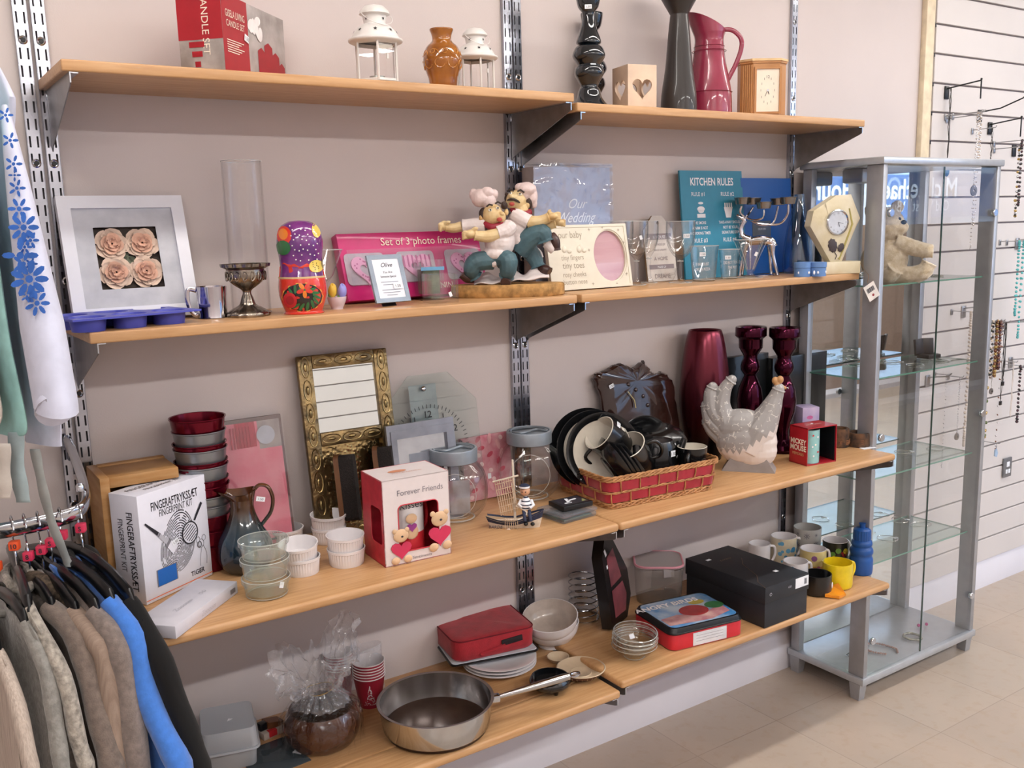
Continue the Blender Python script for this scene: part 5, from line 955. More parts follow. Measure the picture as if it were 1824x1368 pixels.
# glass ramekin stack
for k, (pt, pb_, lab) in enumerate(((958, 999, 'topmost of the three stacked clear glass ramekins'), (1000, 1035, 'middle one of the three stacked clear glass ramekins'), (1034, 1070, 'lowest of the three stacked clear glass ramekins, on the shelf'))):
    P0 = Vector(Z(476, 1058, Z3)); P = P0+Vector((wid(-3+3*k, P0)*0, 0, (2-k)*.0385)); r_ = wid(44-.5*k, P0); t = thing('glass_ramekin', lab, 'ramekin', at(P), 'stacked glass ramekins'); b = MB(); hh = .0385
    b.lathe([(0, .0), (r_*.80, 0), (r_*.86, .004), (r_*.93, hh*.72), (r_*1.0, hh*.76), (r_*1.0, hh*.98), (r_*.95, hh), (r_*.91, hh*.76), (r_*.80, .007), (0, .006)], thin('ramekin_glass', 'fafdfb', edge=.2, milk=.07, milkcol='e4ece6', r0=.07), 48, fn=lambda a, r, z: r*(1+(.02*cos(28*a) if .004 <= z < .027 else 0))); b.rim(r_*.98, hh*.98, .0009); b.rim(r_*.83, .003, .0009); b.build('glass_bowl', t)
    if k == 2: sticker(t, RZ(face(P, 38)) @ T(0, -r_*.97, hh*.75) @ RY(20), .010, .012, '')
# white ramekins
RAM = [(508, 966, 0, 34, 'single white ramekin nearest the glazed jug, at the back'), (539, 1019, 0, 33, 'lower white ramekin of the pair beside the glass stack'), (535, 1019, 1, 35, 'tilted upper white ramekin of the pair beside the glass stack'), (587, 963, 0, 31, 'lower ramekin of the back pair below the brass mirror'), (587, 963, 1, 32, 'upper ramekin of the back pair below the brass mirror'), (618, 1003, 0, 34, 'lower ramekin of the front pair beside the red gift box'), (617, 1003, 1, 34, 'upper ramekin of the front pair beside the red gift box')]
for px, py, lv, hw, lab in RAM:
    P = Vector(Z(px, py, Z3)); r_ = wid(hw, P); hh = .036; tl = RX(0)
    if lv: P = P+Vector((0, 0, .030)); tl = RX(6) @ RY(-4) if hw == 35 else RX(3)
    t = thing('white_ramekin', lab, 'ramekin', at(P) @ tl, 'white fluted ramekins'); b = MB()
    b.lathe([(0, 0), (r_*.86, 0), (r_*.88, .002), (r_*.93, hh*.80), (r_*.99, hh*.84), (r_, hh), (r_*.94, hh), (r_*.90, hh*.8), (r_*.84, .006), (0, .005)], WHP, 80, fn=lambda a, r, z: r*(1+(.018*cos(40*a) if .001 < z < hh*.82 and r > r_*.86 else 0))); b.build('ramekin_bowl', t)
# brass mirror with brushes
BRS = m('embossed_brass', '978058', .34, .9, var=.35, vs=35, col2='574a38', bump=.8, bs=110); A = SP(566, -.085, Z3); B = SP(722, -.085, Z3); C3 = SP(512, -.024, Z3); Ct = Vector((C3.x, -.024, Z3+upz(641, C3)))
M4, wd, h = lean(A, B, Ct, .01); t = thing('brass_brush_mirror', 'embossed brass framed hall mirror with two clothes brushes hanging on hammered brass', 'mirror', M4)
b = MB(); fw = .125*wd*1.25; z1_, z2_, z3_ = h*.06, h*.50, h*.575
def bar(x0, x1, z0, z1): b.box(((x0+x1)/2, .003, (z0+z1)/2), (x1-x0, .014, z1-z0), BRS, bev=.003)
bar(-wd/2, -wd/2+fw, 0, h); bar(wd/2-fw, wd/2, 0, h); bar(-wd/2+fw, wd/2-fw, h-fw*.9, h); bar(-wd/2+fw, wd/2-fw, z2_, z3_); bar(-wd/2+fw, wd/2-fw, 0, z1_); b.box((0, .012, h/2), (wd*.98, .004, h*.98), BRS)
BR2 = m('brass_relief', 'b29c6c', .28, 1, var=.3, vs=50, col2='776848')
def relief(x0, z0, x1, z1):
    L_ = math.hypot(x1-x0, z1-z0); n = max(1, round(L_/(fw*1.45))); 
    for k in range(n):
        u = (k+.5)/n; x, z = x0+(x1-x0)*u, z0+(z1-z0)*u; vert = abs(z1-z0) > abs(x1-x0); ra, rb = (fw*.28, L_/n*.44) if vert else (L_/n*.44, fw*.28)
        b.tube([(x+ra*cos(q*pi/8), -.0048, z+rb*sin(q*pi/8)) for q in range(16)], .0012, BR2, 5, closed=True); b.ell((x, -.004, z), (ra*.45, .003, rb*.45), BR2, seg=10, rings=6)
xm_ = wd/2-fw/2
relief(-xm_, .0, -xm_, h); relief(xm_, 0, xm_, h); relief(-wd/2+fw, h-fw*.45, wd/2-fw, h-fw*.45); relief(-wd/2+fw, (z2_+z3_)/2, wd/2-fw, (z2_+z3_)/2); relief(-wd/2+fw, z1_*.5, wd/2-fw, z1_*.5); b.build('embossed_frame', t)
b = MB(); b.rect(-wd/2+fw, z3_, wd/2-fw, h-fw*.85, m('mirror_silver', 'e8eeee', .015, 1), .004); b.build('mirror_glass', t)
HB = bpy.data.materials.new('hammered_brass'); HB.use_nodes = True; nt = HB.node_tree; pb = nt.nodes['Principled BSDF']; pb.inputs['Metallic'].default_value = 1; pb.inputs['Roughness'].default_value = .24; pb.inputs['Base Color'].default_value = (*lin('ab9468'), 1); vo = nt.nodes.new('ShaderNodeTexVoronoi'); vo.feature = 'SMOOTH_F1'; vo.inputs['Scale'].default_value = 130; tc = nt.nodes.new('ShaderNodeTexCoord'); bp = nt.nodes.new('ShaderNodeBump'); bp.inputs['Strength'].default_value = 1; bp.inputs['Distance'].default_value = .0014; bp.invert = True
nt.links.new(tc.outputs['Object'], vo.inputs[0]); nt.links.new(vo.outputs[0], bp.inputs['Height']); nt.links.new(bp.outputs[0], pb.inputs['Normal'])
b = MB(); b.grid(lambda u, v: (-wd/2+fw+(wd-2*fw)*u, .008-.003*sin(pi*u), z1_+(z2_-z1_)*v), 12, 4, HB); b.build('hammered_panel', t)
BW = m('brush_wood', '6f4a2f', .4, var=.1, stretch=(1, 1, .1)); BBR = m('brush_bristle', '1e1816', .9, var=.25, vs=300, bump=1, bs=500)
for sx, zt in ((-.245, .455), (.19, .465)):
    t2 = thing('clothes_brush', f"dark bristled wooden clothes brush hanging on the {'left' if sx < 0 else 'right'} hook of the brass mirror", 'brush', M4 @ T(wd*sx, -.030, h*zt), 'clothes brushes on the brass mirror')
    L_ = h*.375; b = MB(); b.prism([(x, z-L_/2) for x, z in rrect(.030, L_, .0145, 6)], -.006, .006, BW, X=RZ(52)); b.build('brush_back', t2)
    b = MB(); rnd = random.Random(3)
    pr_ = [(x, z-L_/2) for x, z in rrect(.030, L_*.96, .012, 5)]; b.prism(pr_, -.040, -.0062, BBR, X=RZ(52)); b.build('bristles', t2)
    b = MB(); b.tube([(0, 0, .002), (.004, 0, .008), (0, 0, .014), (-.004, 0, .008)], .0009, BRS, 6, closed=True); b.build('hanging_ring', t2)
    b = MB(); b.tube([(wd*sx, .004, h*(zt+.035)), (wd*sx, -.030, h*(zt+.030)), (wd*sx, -.032, h*(zt+.04))], .0014, BRS, 6); b.build('hook', t)
# glass wall clock
A = SP(706, -.075, Z3); B = SP(842, -.075, Z3); C3 = SP(706, -.026, Z3); Ct = Vector((C3.x, -.026, Z3+upz(675, C3))); M4, w0, h = lean(SP(705, -.075, Z3), SP(868, -.075, Z3), Ct, .004)
t = thing('glass_wall_clock', 'eight sided clear glass wall clock with black numerals, behind the birthday frame', 'clock', M4); wd = w0; b = MB(); k = wd*.29; P8 = [(-wd/2+k, 0), (wd/2-k, 0), (wd/2, k), (wd/2, h-k), (wd/2-k, h), (-wd/2+k, h), (-wd/2, h-k), (-wd/2, k)]; b.prism(P8, 0, .004, thin('clock_glass', 'f2f6f5', milk=.02, edge=.3)); b.build('glass_plate', t)
b = MB(); cx, cz, R = -wd*.05, h*.47, wd*.40; b.rect(cx-wd*.16, h*.45, cx+wd*.13, h*.93, m('clear_grey_strip', 'a8b0b6', .4), .005)
b.build('centre_strip', t); b = MB(); CK = m('clock_numeral', '2a2a30', .5, var=0)
for i in range(60): a = pi*i/30; b.box((0, -.0008, R), (.0016, .0004, .009 if i % 5 else .010), CK, X=T(cx, 0, cz) @ RY(math.degrees(a)))
for i in range(1, 13): a = pi*i/6; b.text(str(i), .024, CK, cx+R*.82*sin(a), cz+R*.82*cos(a)-.009, -.0008, bold=.015)
b.box((0, -.001, .02), (.002, .0005, .04), CK, X=T(cx, 0, cz)); b.build('numerals', t); b = MB(); b.ell((cx-wd*.02, -.004, h*.90), (.007, .005, .007), CHROME, seg=16, rings=10); b.build('chrome_stud', t)
# birthday frame
SF = m('brushed_silver_frame', '8d909a', .35, .6, var=.08, vs=20); A = SP(708, -.135, Z3); B = SP(826, -.135, Z3); C3 = SP(691, -.10, Z3); Ct = Vector((C3.x, -.10, Z3+upz(762, C3))); M4, wd, h = lean(A, B, Ct, .01)
t = thing('birthday_frame', "silver photo frame with a 'Birthday' card insert, in front of the glass clock", 'photo frame', M4); b = MB(); ring_of([(-wd/2, 0), (wd/2, 0), (wd/2, h), (-wd/2, h)], [(-wd*.37, h*.14), (wd*.37, h*.14), (wd*.37, h*.86), (-wd*.37, h*.86)], 0, .010, SF, b)
ring_of([(-wd*.45, h*.06), (wd*.45, h*.06), (wd*.45, h*.94), (-wd*.45, h*.94)], [(-wd*.37, h*.14), (wd*.37, h*.14), (wd*.37, h*.86), (-wd*.37, h*.86)], -.003, 0, SF, b); b.build('frame', t)
b = MB(); b.rect(-wd*.38, h*.13, wd*.38, h*.87, m('insert_mirror', 'c6cad2', .12, .8), .005); b.rect(-wd*.20, h*.13, wd*.28, h*.70, m('insert_card', '7f8592', .4, var=.06), .0045); b.text('Birthday', h*.11, INK, wd*.05, h*.50, .004, shear=.4); b.text('by frame', h*.06, INK, wd*.08, h*.40, .004, shear=.4); b.build('insert_card', t)
# pink floral box
A = SP(838, -.045, Z3); B = SP(912, -.045, Z3); C3 = SP(838, -.025, Z3); h = upz(782, C3); Ct = Vector((A.x, -.022, Z3+h)); M4, wd, h = lean(A, B, Ct, .015); t = thing('floral_gift_box', 'pink blossom patterned flat box between the two glass jars', 'gift box', M4); b = MB(); FLR = m('blossom_print', 'd2a3ab', .5, var=.3, vs=22, col2='bb5f74'); b.box((0, .0075, h/2), (wd*1.15, .015, h), FLR, bev=.001)
for k in range(22): b.disc(wd*(-.45+.95*((k*.7549) % 1)), h*(.06+.9*((k*.5698) % 1)), .007+.004*(k % 3), m('blossom_'+str(k % 3), ('e6c6c9', 'c0495f', 'd9a2a8')[k % 3], .5, var=.1), -.0005-.0001*(k % 5), 8, rz=.006, rot=k)
b.build('carton', t); sticker(t, T(0, -.002, h*.35), .010, .014, '')
# glass jars
def jar(px, pyb, hw, top, lab):
    P = Vector(Z(px, pyb, Z3)); rz = face(P); t = thing('glass_storage_jar', lab, 'jar', at(P, rz), 'round glass jars with grey lids'); b = MB(); R = wid(hw, P); zt = upz(top, P); zl = zt-.030
    def bo(a, r, z): return r*(1-.10*max(0, -sin(a))**6*(1 if .01 < z < zl-.01 else 0))
    b.lathe(sp([(R*.50, .0), (R*.62, .002), (R*.92, zl*.22), (R, zl*.48), (R*.93, zl*.76), (R*.76, zl*.92), (R*.62, zl)], 4)+[(R*.58, zl)]+sp([(R*.72, zl*.90), (R*.89, zl*.75), (R*.955, zl*.48), (R*.88, zl*.24), (R*.5, .010)], 3)+[(0, .008)], GLASS, 44, fn=bo); b.rim(R*.56, .003, .002); b.rim(R*.44, .008, .0012); b.tube([(R*.62*cos(q*pi/12), -R*.80, zl*.5+zl*.36*sin(q*pi/12)) for q in range(24)], .0007, GLINT, 5, closed=True); b.build('glass_body', t)
    LM = m('grey_lid_plastic', '8a939c', .35, .35, var=.04); b = MB(); rl = R*.715; b.lathe([(rl*.93, zl-.004), (rl, zl-.002), (rl, zt-.003), (rl*.98, zt), (rl*.90, zt), (rl*.86, zt-.007), (0, zt-.007)], LM, 44); b.tube([(rl*.82*cos(q), rl*.82*sin(q), zt-.003) for q in [i*pi/12 for i in range(14)]], .0028, LM, 6)
    b.tube(smooth_curve([(-rl*.82, 0, zt-.004), (-rl*.35, -rl*.35, zt-.003), (0, 0, zt-.003), (rl*.35, rl*.35, zt-.003), (rl*.82, 0, zt-.004)], 5), .0035, LM, 8); b.build('lid', t); return t, P, R
t, P, R = jar(812, 922, 59, 797, 'rounded glass jar with a grey lid, nearer, behind the red gift box'); b = MB(); b.grid(lambda u, v: ((u-.5)*R*.9, -.01+.006*noz(u*4, v*4), .012+v*.085), 8, 8, m('silver_sachet', 'aab2be', .3, .5, var=.1)); b.build('foil_sachet', t)
jar(945, 884, 56, 766, 'rounded glass jar with a grey lid, farther, beside the wicker basket')
# forever friends box with mug
PR_ = m('gift_pale_card', 'dcd2d2', .45, coat=.1, var=.02); A = Vector(Z(687, 1012, Z3)); B = Vector(Z(804, 986, Z3)); C_ = Vector(Z(655, 985, Z3)); M4, wd, _ = frame3(A, B, A+Vector((0, 0, 1))); h = upz(857, A)*.99; dp = max(.075, (C_-A).length)
t = thing('bear_mug_gift_box', 'red and white window box printed with bears and hearts, holding a mug', 'gift box', T(0, 0, .0005) @ M4)
REDP = m('gift_red', 'c12a3c', .4, coat=.2, var=.05, vs=60, col2='ad1e30'); b = MB(); th = .0015; wx0, wx1, wz0, wz1 = -wd*.28, wd*.32, h*.14, h*.69; n = 8
outer = [(-wd/2, 0), (wd/2, 0), (wd/2, h), (-wd/2, h)]; 
hole = rrect(wx1-wx0, wz1-wz0, wd*.07, 5, (wx0+wx1)/2, (wz0+wz1)/2); ring_of(on_rect(hole, wd, h, 0, h/2), hole, 0, th, PR_, b); b.tube([(x, -.0003, z) for x, z in hole], .0013, REDP, 5, closed=True)
XL2 = T(-wd/2, dp/2, 0) @ RZ(-90); hole2 = rrect(dp*.5, h*.42, dp*.08, 4, dp*.15, h*.45); ring_of(on_rect(hole2, dp, h, 0, h/2), hole2, 0, th, REDP, b, XL2)
b.box((wd/2-.001, dp/2, h/2), (.0015, dp, h), REDP); b.box((0, dp-.001, h/2), (wd, .0015, h), REDP); b.box((0, dp/2, .001), (wd, dp, .0015), REDP); b.box((0, dp/2, h-.001), (wd, dp, .0016), PR_)
b.text('Forever Friends', h*.095, m('grey_hand_letter', '77727a', .6, var=0), wd*.06, h*.80, -.0005, sx=.95); b.text('Sentiments', h*.05, m('grey_hand_letter', '77727a'), wd*.05, h*.035, -.0006, sx=1.1, shear=.2)
XT2 = T(0, dp/2, h) @ RX(-90); b.poly([(-wd*.1+.022*cos(q), .004+.010*sin(q)) for q in [i*pi/6 for i in range(12)]], m('terracotta_smudge', 'c98a6a', .6), -.0006, XT2); b.text('PORCELAIN MUG', .009, m('terracotta_smudge', 'c98a6a'), .0, -.016, X=XT2)
b.build('carton', t); BEAR = m('bear_beige', 'd7b490', .6, var=.08); HRT = m('heart_pink', 'c73358', .4, var=.05)
for x, z, s_ in ((-wd*.26, .008, 1.), (wd*.33, .020, 1.15)):
    b = MB(); k = h*.15*s_; b.prism([(x+px*k*.9, z+k*.9+pz*k*.8) for px, pz in heart(20, 1)], -.003, -.0006, HRT); b.ell((x, -.003, z+k*2.0), (k*.62, .003, k*.52), BEAR, seg=16, rings=8); b.ell((x-k*.5, -.003, z+k*2.4), (k*.2, .002, k*.2), BEAR, seg=10, rings=6); b.ell((x+k*.5, -.003, z+k*2.4), (k*.2, .002, k*.2), BEAR, seg=10, rings=6); b.ell((x-k*.5, -.003, z+.1*k), (k*.35, .003, k*.3), BEAR, seg=10, rings=6); b.ell((x+k*.5, -.003, z+.1*k), (k*.35, .003, k*.3), BEAR, seg=10, rings=6); b.ell((x+k*.05, -.0062, z+k*1.95), (k*.1, .001, k*.08), INK, seg=8, rings=5); b.build('printed_cutout', t)
t2 = thing('kisses_mug', "white and red mug lettered 'Kisses' standing inside the window box", 'mug', t.matrix_world @ T(wd*-.02, dp/2, .003)) if 0 else None
bpy.context.view_layer.update()
M5 = T(0, 0, .0005) @ M4 @ T(wd*.0, dp*.5, .004); t2 = thing('kisses_mug', "white and red mug lettered 'Kisses' standing inside the window box", 'mug', M5); rm = min(dp*.42, wd*.24); b = MB(); b.lathe([(0, 0), (rm, 0), (rm, h*.28), (rm, h*.70), (rm*.93, h*.70), (rm*.93, .006), (0, .006)], WHP, 40, mats=[WHP, REDL, WHP, WHP, WHP, WHP]); b.build('mug_body', t2)
b = MB(); X_ = T(-rm*.15, -rm-.0008, 0); b.text('Kisses', h*.12, INK, 0, h*.585, X=X_); k = h*.12; b.ell((0, 0, h*.46), (k*.6, .002, k*.5), BEAR, X=X_, seg=14, rings=7); b.ell((0, .0005, h*.30), (k*.7, .002, k*.75), BEAR, X=X_, seg=14, rings=7); b.prism([(px*k*.55, h*.36+pz*k*.5) for px, pz in heart(20, 1)], -.0022, -.001, m('heart_purple', '9a3f8c', .4), X=X_); b.build('printed_motif', t2)
b = MB(); b.tube(smooth_curve([(rm, 0, h*.58), (rm+.018, 0, h*.52), (rm+.018, 0, h*.3), (rm, 0, h*.22)], 4), .004, REDL, 8, X=RZ(15)); b.build('handle', t2)
# ================================================================== SHELF 3 right and middle
# sailing boat ornament
P = Vector(Z(918, 938, Z3)); rz = face(P, -8); t = thing('boat_ornament', 'small painted boat ornament with string sail and a sitting sailor in a striped jersey', 'ornament', at(P, rz))
def K(px, py, y=0): return (wid(px-918, P), y, upz(py, P))
u1 = wid(1, P); HUL = m('hull_cream', 'd9cfc0', .6, var=.1, vs=60); NAV = m('hull_navy', '252f4a', .6, var=.15, vs=60); STRG = m('string_beige', 'c9b49c', .8, var=.1, vs=90); SHEL = m('shell_peach', 'd9a06c', .5, var=.2)
b = MB()
def hull(u, v):
    x = -52+104*u; wv = 17*(sin(pi*min(1, max(0, u*.92+.08)))**.6)*(.35+.65*v); top = 924-2*(2*u-1)**2-34*max(0, u-.5)-14*max(0, .3-u); z = 946+(top-946)*v
    return (x, wv, z)
for s in (-1, 1): b.grid(lambda u, v: ((lambda q: (wid(q[0]*(.8+.2*v), P), s*wid(q[1], P), upz(q[2], P)))(hull(u, v))), 24, 8, HUL, mfn=lambda u, v: NAV if v > .68 else HUL)
b.grid(lambda u, v: ((lambda q: (wid(q[0], P), wid(q[1], P)*(2*v-1), upz(q[2]+3, P)))(hull(u, 1))), 24, 6, m('deck_wood', 'b49a7c', .6)); b.text('BARDE', 8*u1, NAV, K(884, 0)[0], upz(938, P), -13*u1, shear=.2); b.build('hull', t)
b = MB(); b.tube([K(918, 930), K(916, 819)], [2.4*u1, 2*u1], HUL, 8); b.tube([K(880, 858, -.004), K(926, 846, -.004)], 1.6*u1, HUL, 6); b.build('mast', t)
b = MB()
for k in range(9):
    x0_ = 884+4*k; pts = [K(x0_+2*noz(k, j)-0, 858-2*k*.55+j*10, -.004+.003*noz(k*2, j)) for j in range(7)]; pts = [(p[0]+wid(j*(1.6-.05*k), P), p[1], p[2]) for j, p in enumerate(pts)]; b.tube(pts, .0011, STRG, 5)
for j in range(6): b.tube([(K(884+i*4+j*1.6, 0)[0], -.005, upz(863+j*10-i*1.1+2*noz(i, j*2), P)) for i in range(9)], .0009, STRG, 4)
b.build('net_sail', t); b = MB()
for k in range(7): b.tube([K(903+k*3.4, 918, -.020), K(902+k*3.8+2*noz(k), 930, -.022), K(904+k*3.2, 943, -.020)], .0008, STRG, 5)
b.tube(smooth_curve([K(885, 925, -.012), K(905, 921, -.019), K(930, 920, -.018), K(940, 910, -.01), K(920, 900, -.004)], 4), 1.5*u1, HUL, 6); b.build('fishing_net', t)
b = MB(); b.ell(K(908, 941, -.022), (5*u1, 3*u1, 5*u1), m('shell_pale', 'd8c1ae', .5), seg=12, rings=8); b.ell(K(925, 943, -.022), (4*u1, 3*u1, 3*u1), SHEL, seg=12, rings=8); b.build('shell', t)
b = MB(); SKD = m('doll_skin', 'd0a181', .5); b.ell(K(937, 874), (9*u1, 9*u1, 9*u1), SKD); [b.ell(K(x, 874, -9*u1), (1*u1, .7*u1, 1.2*u1), INK, seg=8, rings=5) for x in (933, 939)]; b.build('sailor_head', t)
b = MB(); b.lathe([(0, 0), (9.5*u1, 0), (9.5*u1, 3*u1), (6*u1, 6*u1), (0, 7*u1)], NAV, 20, X=T(*K(936, 868)), mats=[NAV, STK, NAV, NAV]); b.build('sailor_cap', t)
b = MB(); pr = [(8*u1, 0), (11*u1, 8*u1), (10*u1, 16*u1), (6*u1, 22*u1), (0, 23*u1)]; seg_ = []; 
for i in range(12): z = 23*i/11; seg_.append(((11-(abs(z-9)**1.6)*.12)*u1, z*u1))
b.lathe([(0, 0)]+seg_+[(0, 23*u1)], STK, 20, X=T(*K(938, 906)), mats=[STK]+[NAV if i % 3 == 1 else STK for i in range(12)]+[STK]); b.tube([K(930, 890), K(926, 897, -.008), K(932, 901, -.012)], 3*u1, STK, 8); b.tube([K(947, 890), K(952, 898, -.006), K(946, 902, -.012)], 3*u1, STK, 8); b.build('striped_jersey', t)
b = MB(); [b.tube([K(a, 908, -.004), K(a+2, 914, -.016), K(a+4, 924, -.020)], 3*u1, NAV, 8) for a in (934, 944)]; b.build('trousers', t); b = MB(); [b.ell(K(a+5, 928, -.021), (4*u1, 5*u1, 3.4*u1), BLK, seg=12, rings=8) for a in (934, 946)]; b.build('boots', t)
# blister pack + tape case
A = Vector(Z(1016, 932, Z3)); B = Vector(Z(1072, 916, Z3)); M4, wd, _ = frame3(A, B, A+Vector((0, 0, 1))); t = thing('clear_blister_pack', 'clear plastic clamshell pack lying flat beside the wicker basket', 'plastic pack', T(0, 0, .0005) @ M4 @ T(-.018, 0, 0))
BLI = thin('blister_clear', 'eef2f6', milk=.12, milkcol='c9ccd4'); b = MB(); b.box((0, .050, .006), (.108, .098, .012), BLI, bev=.003); b.build('lower_shell', t); b = MB(); b.box((0, .050, .0175), (.114, .102, .009), BLI, bev=.004); b.build('upper_shell', t); b = MB(); b.box((0, .05, .004), (.09, .08, .004), m('insert_olive', '5f6f4a', .6, var=.4, vs=30, col2='2a2d2a')); b.build('printed_insert', t)
t = thing('flat_black_case', 'small black boxed case with white print resting on the clear plastic pack', 'case', T(0, 0, .0235) @ M4 @ T(-.012, .006, 0) @ RZ(-6)); b = MB(); b.box((0, .042, .007), (.088, .066, .012), BLK, bev=.0015); X = T(0, .042, .013) @ RX(-90)
b.rect(-.036, -.026, .036, .026, m('case_print', '33303a', .3, coat=.4), -.0005, X); b.box((-.008, -.0008, 0), (.008, .0004, .036), STK, X=X @ RY(20)); b.box((.008, -.0008, .004), (.026, .0004, .007), STK, X=X @ RY(-10)); b.box((-.016, -.0008, -.012), (.02, .0004, .006), STK, X=X); b.poly([(.02, -.02), (.034, -.02), (.034, 0)], m('case_olive', '8c8f5c', .5), -.0008, X); b.build('case_box', t)
# wicker basket
WK = m('wicker', 'b88656', .55, var=.2, vs=60, col2='8f5f38'); RB = m('red_ribbon', 'a51e33', .5, var=.06, vs=20, sheen=.3)
A = Vector(Z(1082, 912, Z3)); B = Vector(Z(1268, 876, Z3)); 
PA, PB = A, Vector(Z(1283, 871, Z3)); M4, L_, _ = frame3(PA, PB, PA+Vector((0, 0, 1))); Wd = .255; hb = upz(853, PA)*.97; t = thing('wicker_basket', 'rectangular wicker basket woven with red ribbon, holding black crockery', 'basket', T(0, 0, .001) @ M4); BASK = M4
def bx(u, z, lip=0):   # u 0..1 around the rounded rectangle
    k = 1-.07*(1-z/hb)+lip; P_r = rr_; i = u*len(P_r); a = P_r[int(i) % len(P_r)]; c = P_r[(int(i)+1) % len(P_r)]; f = i-int(i); x, y = a[0]+(c[0]-a[0])*f, a[1]+(c[1]-a[1])*f; return (x*k, Wd/2+y*k, z)
raw = rrect(L_, Wd, .025, 6); rr_ = []
raw2 = raw+[raw[0]]; per = [0]
for a, c in zip(raw2, raw2[1:]): per.append(per[-1]+math.dist(a, c))
NR = 160
for i in range(NR):
    s_ = per[-1]*i/NR; j = max(q for q in range(len(per)-1) if per[q] <= s_); f = (s_-per[j])/(per[j+1]-per[j]) if per[j+1] > per[j] else 0; rr_.append((raw2[j][0]+(raw2[j+1][0]-raw2[j][0])*f, raw2[j][1]+(raw2[j+1][1]-raw2[j][1])*f))
b = MB()
for z0, z1, ph in ((hb*.18, hb*.46, 0), (hb*.54, hb*.84, .5)): b.grid(lambda u, v: bx(u, z0+(z1-z0)*v, .004*sin(2*pi*(u*20+ph))), NR, 3, RB)
b.build('red_ribbon', t)
def ringtube(z, n, r, amp, mt, ph, lip=0): b.tube([(lambda p: (p[0], p[1], p[2]+amp*sin(2*pi*i/NR*n+ph)))(bx(i/NR, z, lip+.004*cos(2*pi*i/NR*n+ph))) for i in range(NR)], r, mt, 6, closed=True)
b = MB()
for k in range(4): ringtube(hb*.95, 17, .0030, .0055, WK, k*pi/2, .01)
b.build('braided_rim', t); b = MB()
for k in range(3): ringtube(hb*.07, 17, .0030, .005, WK, k*2*pi/3)
b.build('braided_foot', t); b = MB(); ringtube(hb*.50, 20, .0018, .002, WK, 0, .012); ringtube(hb*.50, 20, .0018, .002, WK, pi, .012); 
for k in range(20):
    for ph, z0, z1 in ((0, hb*.5, hb*.9), (.5, hb*.1, hb*.5)): b.tube([bx((k+ph)/20, z0, .010), bx((k+ph)/20, (z0+z1)/2, .022), bx((k+ph)/20, z1, .010)], .0019, WK, 6)
b.build('side_weave', t); b = MB(); b.grid(lambda u, v: ((u-.5)*L_*.92, Wd*(.04+.92*v), .004+.001*sin(u*60)), 30, 10, WK); b.build('woven_base', t)
bpy.context.view_layer.update()
def crock(px, py, yy_off, name, label, cat, group='black and cream crockery in the basket'): pass
CRI = m('cream_glaze', 'cfc8bb', .15, coat=.5, var=.03); CBK = m('matt_black_glaze', '101113', .22, coat=.35, var=.02)
def Bl(x, y, z): return BASK @ Vector((x, y, z))
def plate(c, R, tilt, rz, lab, cream=True, depth=.022):
    t = thing('dinner_plate', lab, 'plate', T(*c) @ RZ(rz) @ RX(tilt), 'black rimmed plates in the basket'); b = MB()
    b.lathe([(0, 0), (R*.55, 0), (R*.62, .003), (R*.93, depth*.8), (R, depth), (R*1.0, depth+.003), (R*.92, depth+.0015), (R*.80, depth*.72), (R*.66, .008), (0, .006)], CBK, 56, mats=[CBK]*7+[CRI if cream else CBK]*2); b.build('plate_disc', t); return t
# spiral decal helper
def spiral(b, X, s): b.tube([(s*(q/22)*cos(q*.9)*(.9), 0, s*(q/22)*sin(q*.9)) for q in range(2, 23)]+[(s*1.3, 0, -s*1.2), (-s*.2, 0, -s*1.5), (-s*2.4, 0, -s*1.3)], .0007, CRI, 4, X=X)
Rp = wid(66, Bl(-.06, .2, .1))
plate(Bl(-L_*.335, .185, .028+Rp*.93)+Vector((0, 0, 0)), Rp*1.04, 78, -22, 'black rimmed plate at the very back of the standing stack'); plate(Bl(-L_*.33, .155, .028+Rp*.93), Rp*1.03, 77, -22, 'second black rimmed plate of the standing stack'); plate(Bl(-L_*.31, .125, .028+Rp*.93), Rp, 76, -22, 'front plate of the standing stack, its cream centre showing')
def bowl(c, R, dp, tilt, rz, lab, roll=0, inner=CBK, group='black bowls in the basket', nm='bowl'):
    t = thing(nm, lab, nm, T(*c) @ RZ(rz) @ RY(roll) @ RX(tilt), group); b = MB(); b.lathe([(0, 0), (R*.42, 0), (R*.45, .004)]+sp([(R*.62, dp*.16), (R*.88, dp*.55), (R, dp)], 4)+[(R*.97, dp+.001)]+sp([(R*.84, dp*.56), (R*.58, dp*.22), (R*.3, .010)], 4)+[(0, .010)], CBK, 48); b.build('bowl_shell', t); return t
for k in range(4): bowl(Bl(-L_*.35+.015*k, .078-.001*k, .088-.003*k), .072, .036, 8, -12, ('black bowl leaning nearest the basket front corner', 'second of four nested black bowls leaning in the basket', 'third of four nested black bowls leaning in the basket', 'innermost of the nested black bowls, beside the tilted mugs')[k], roll=56)
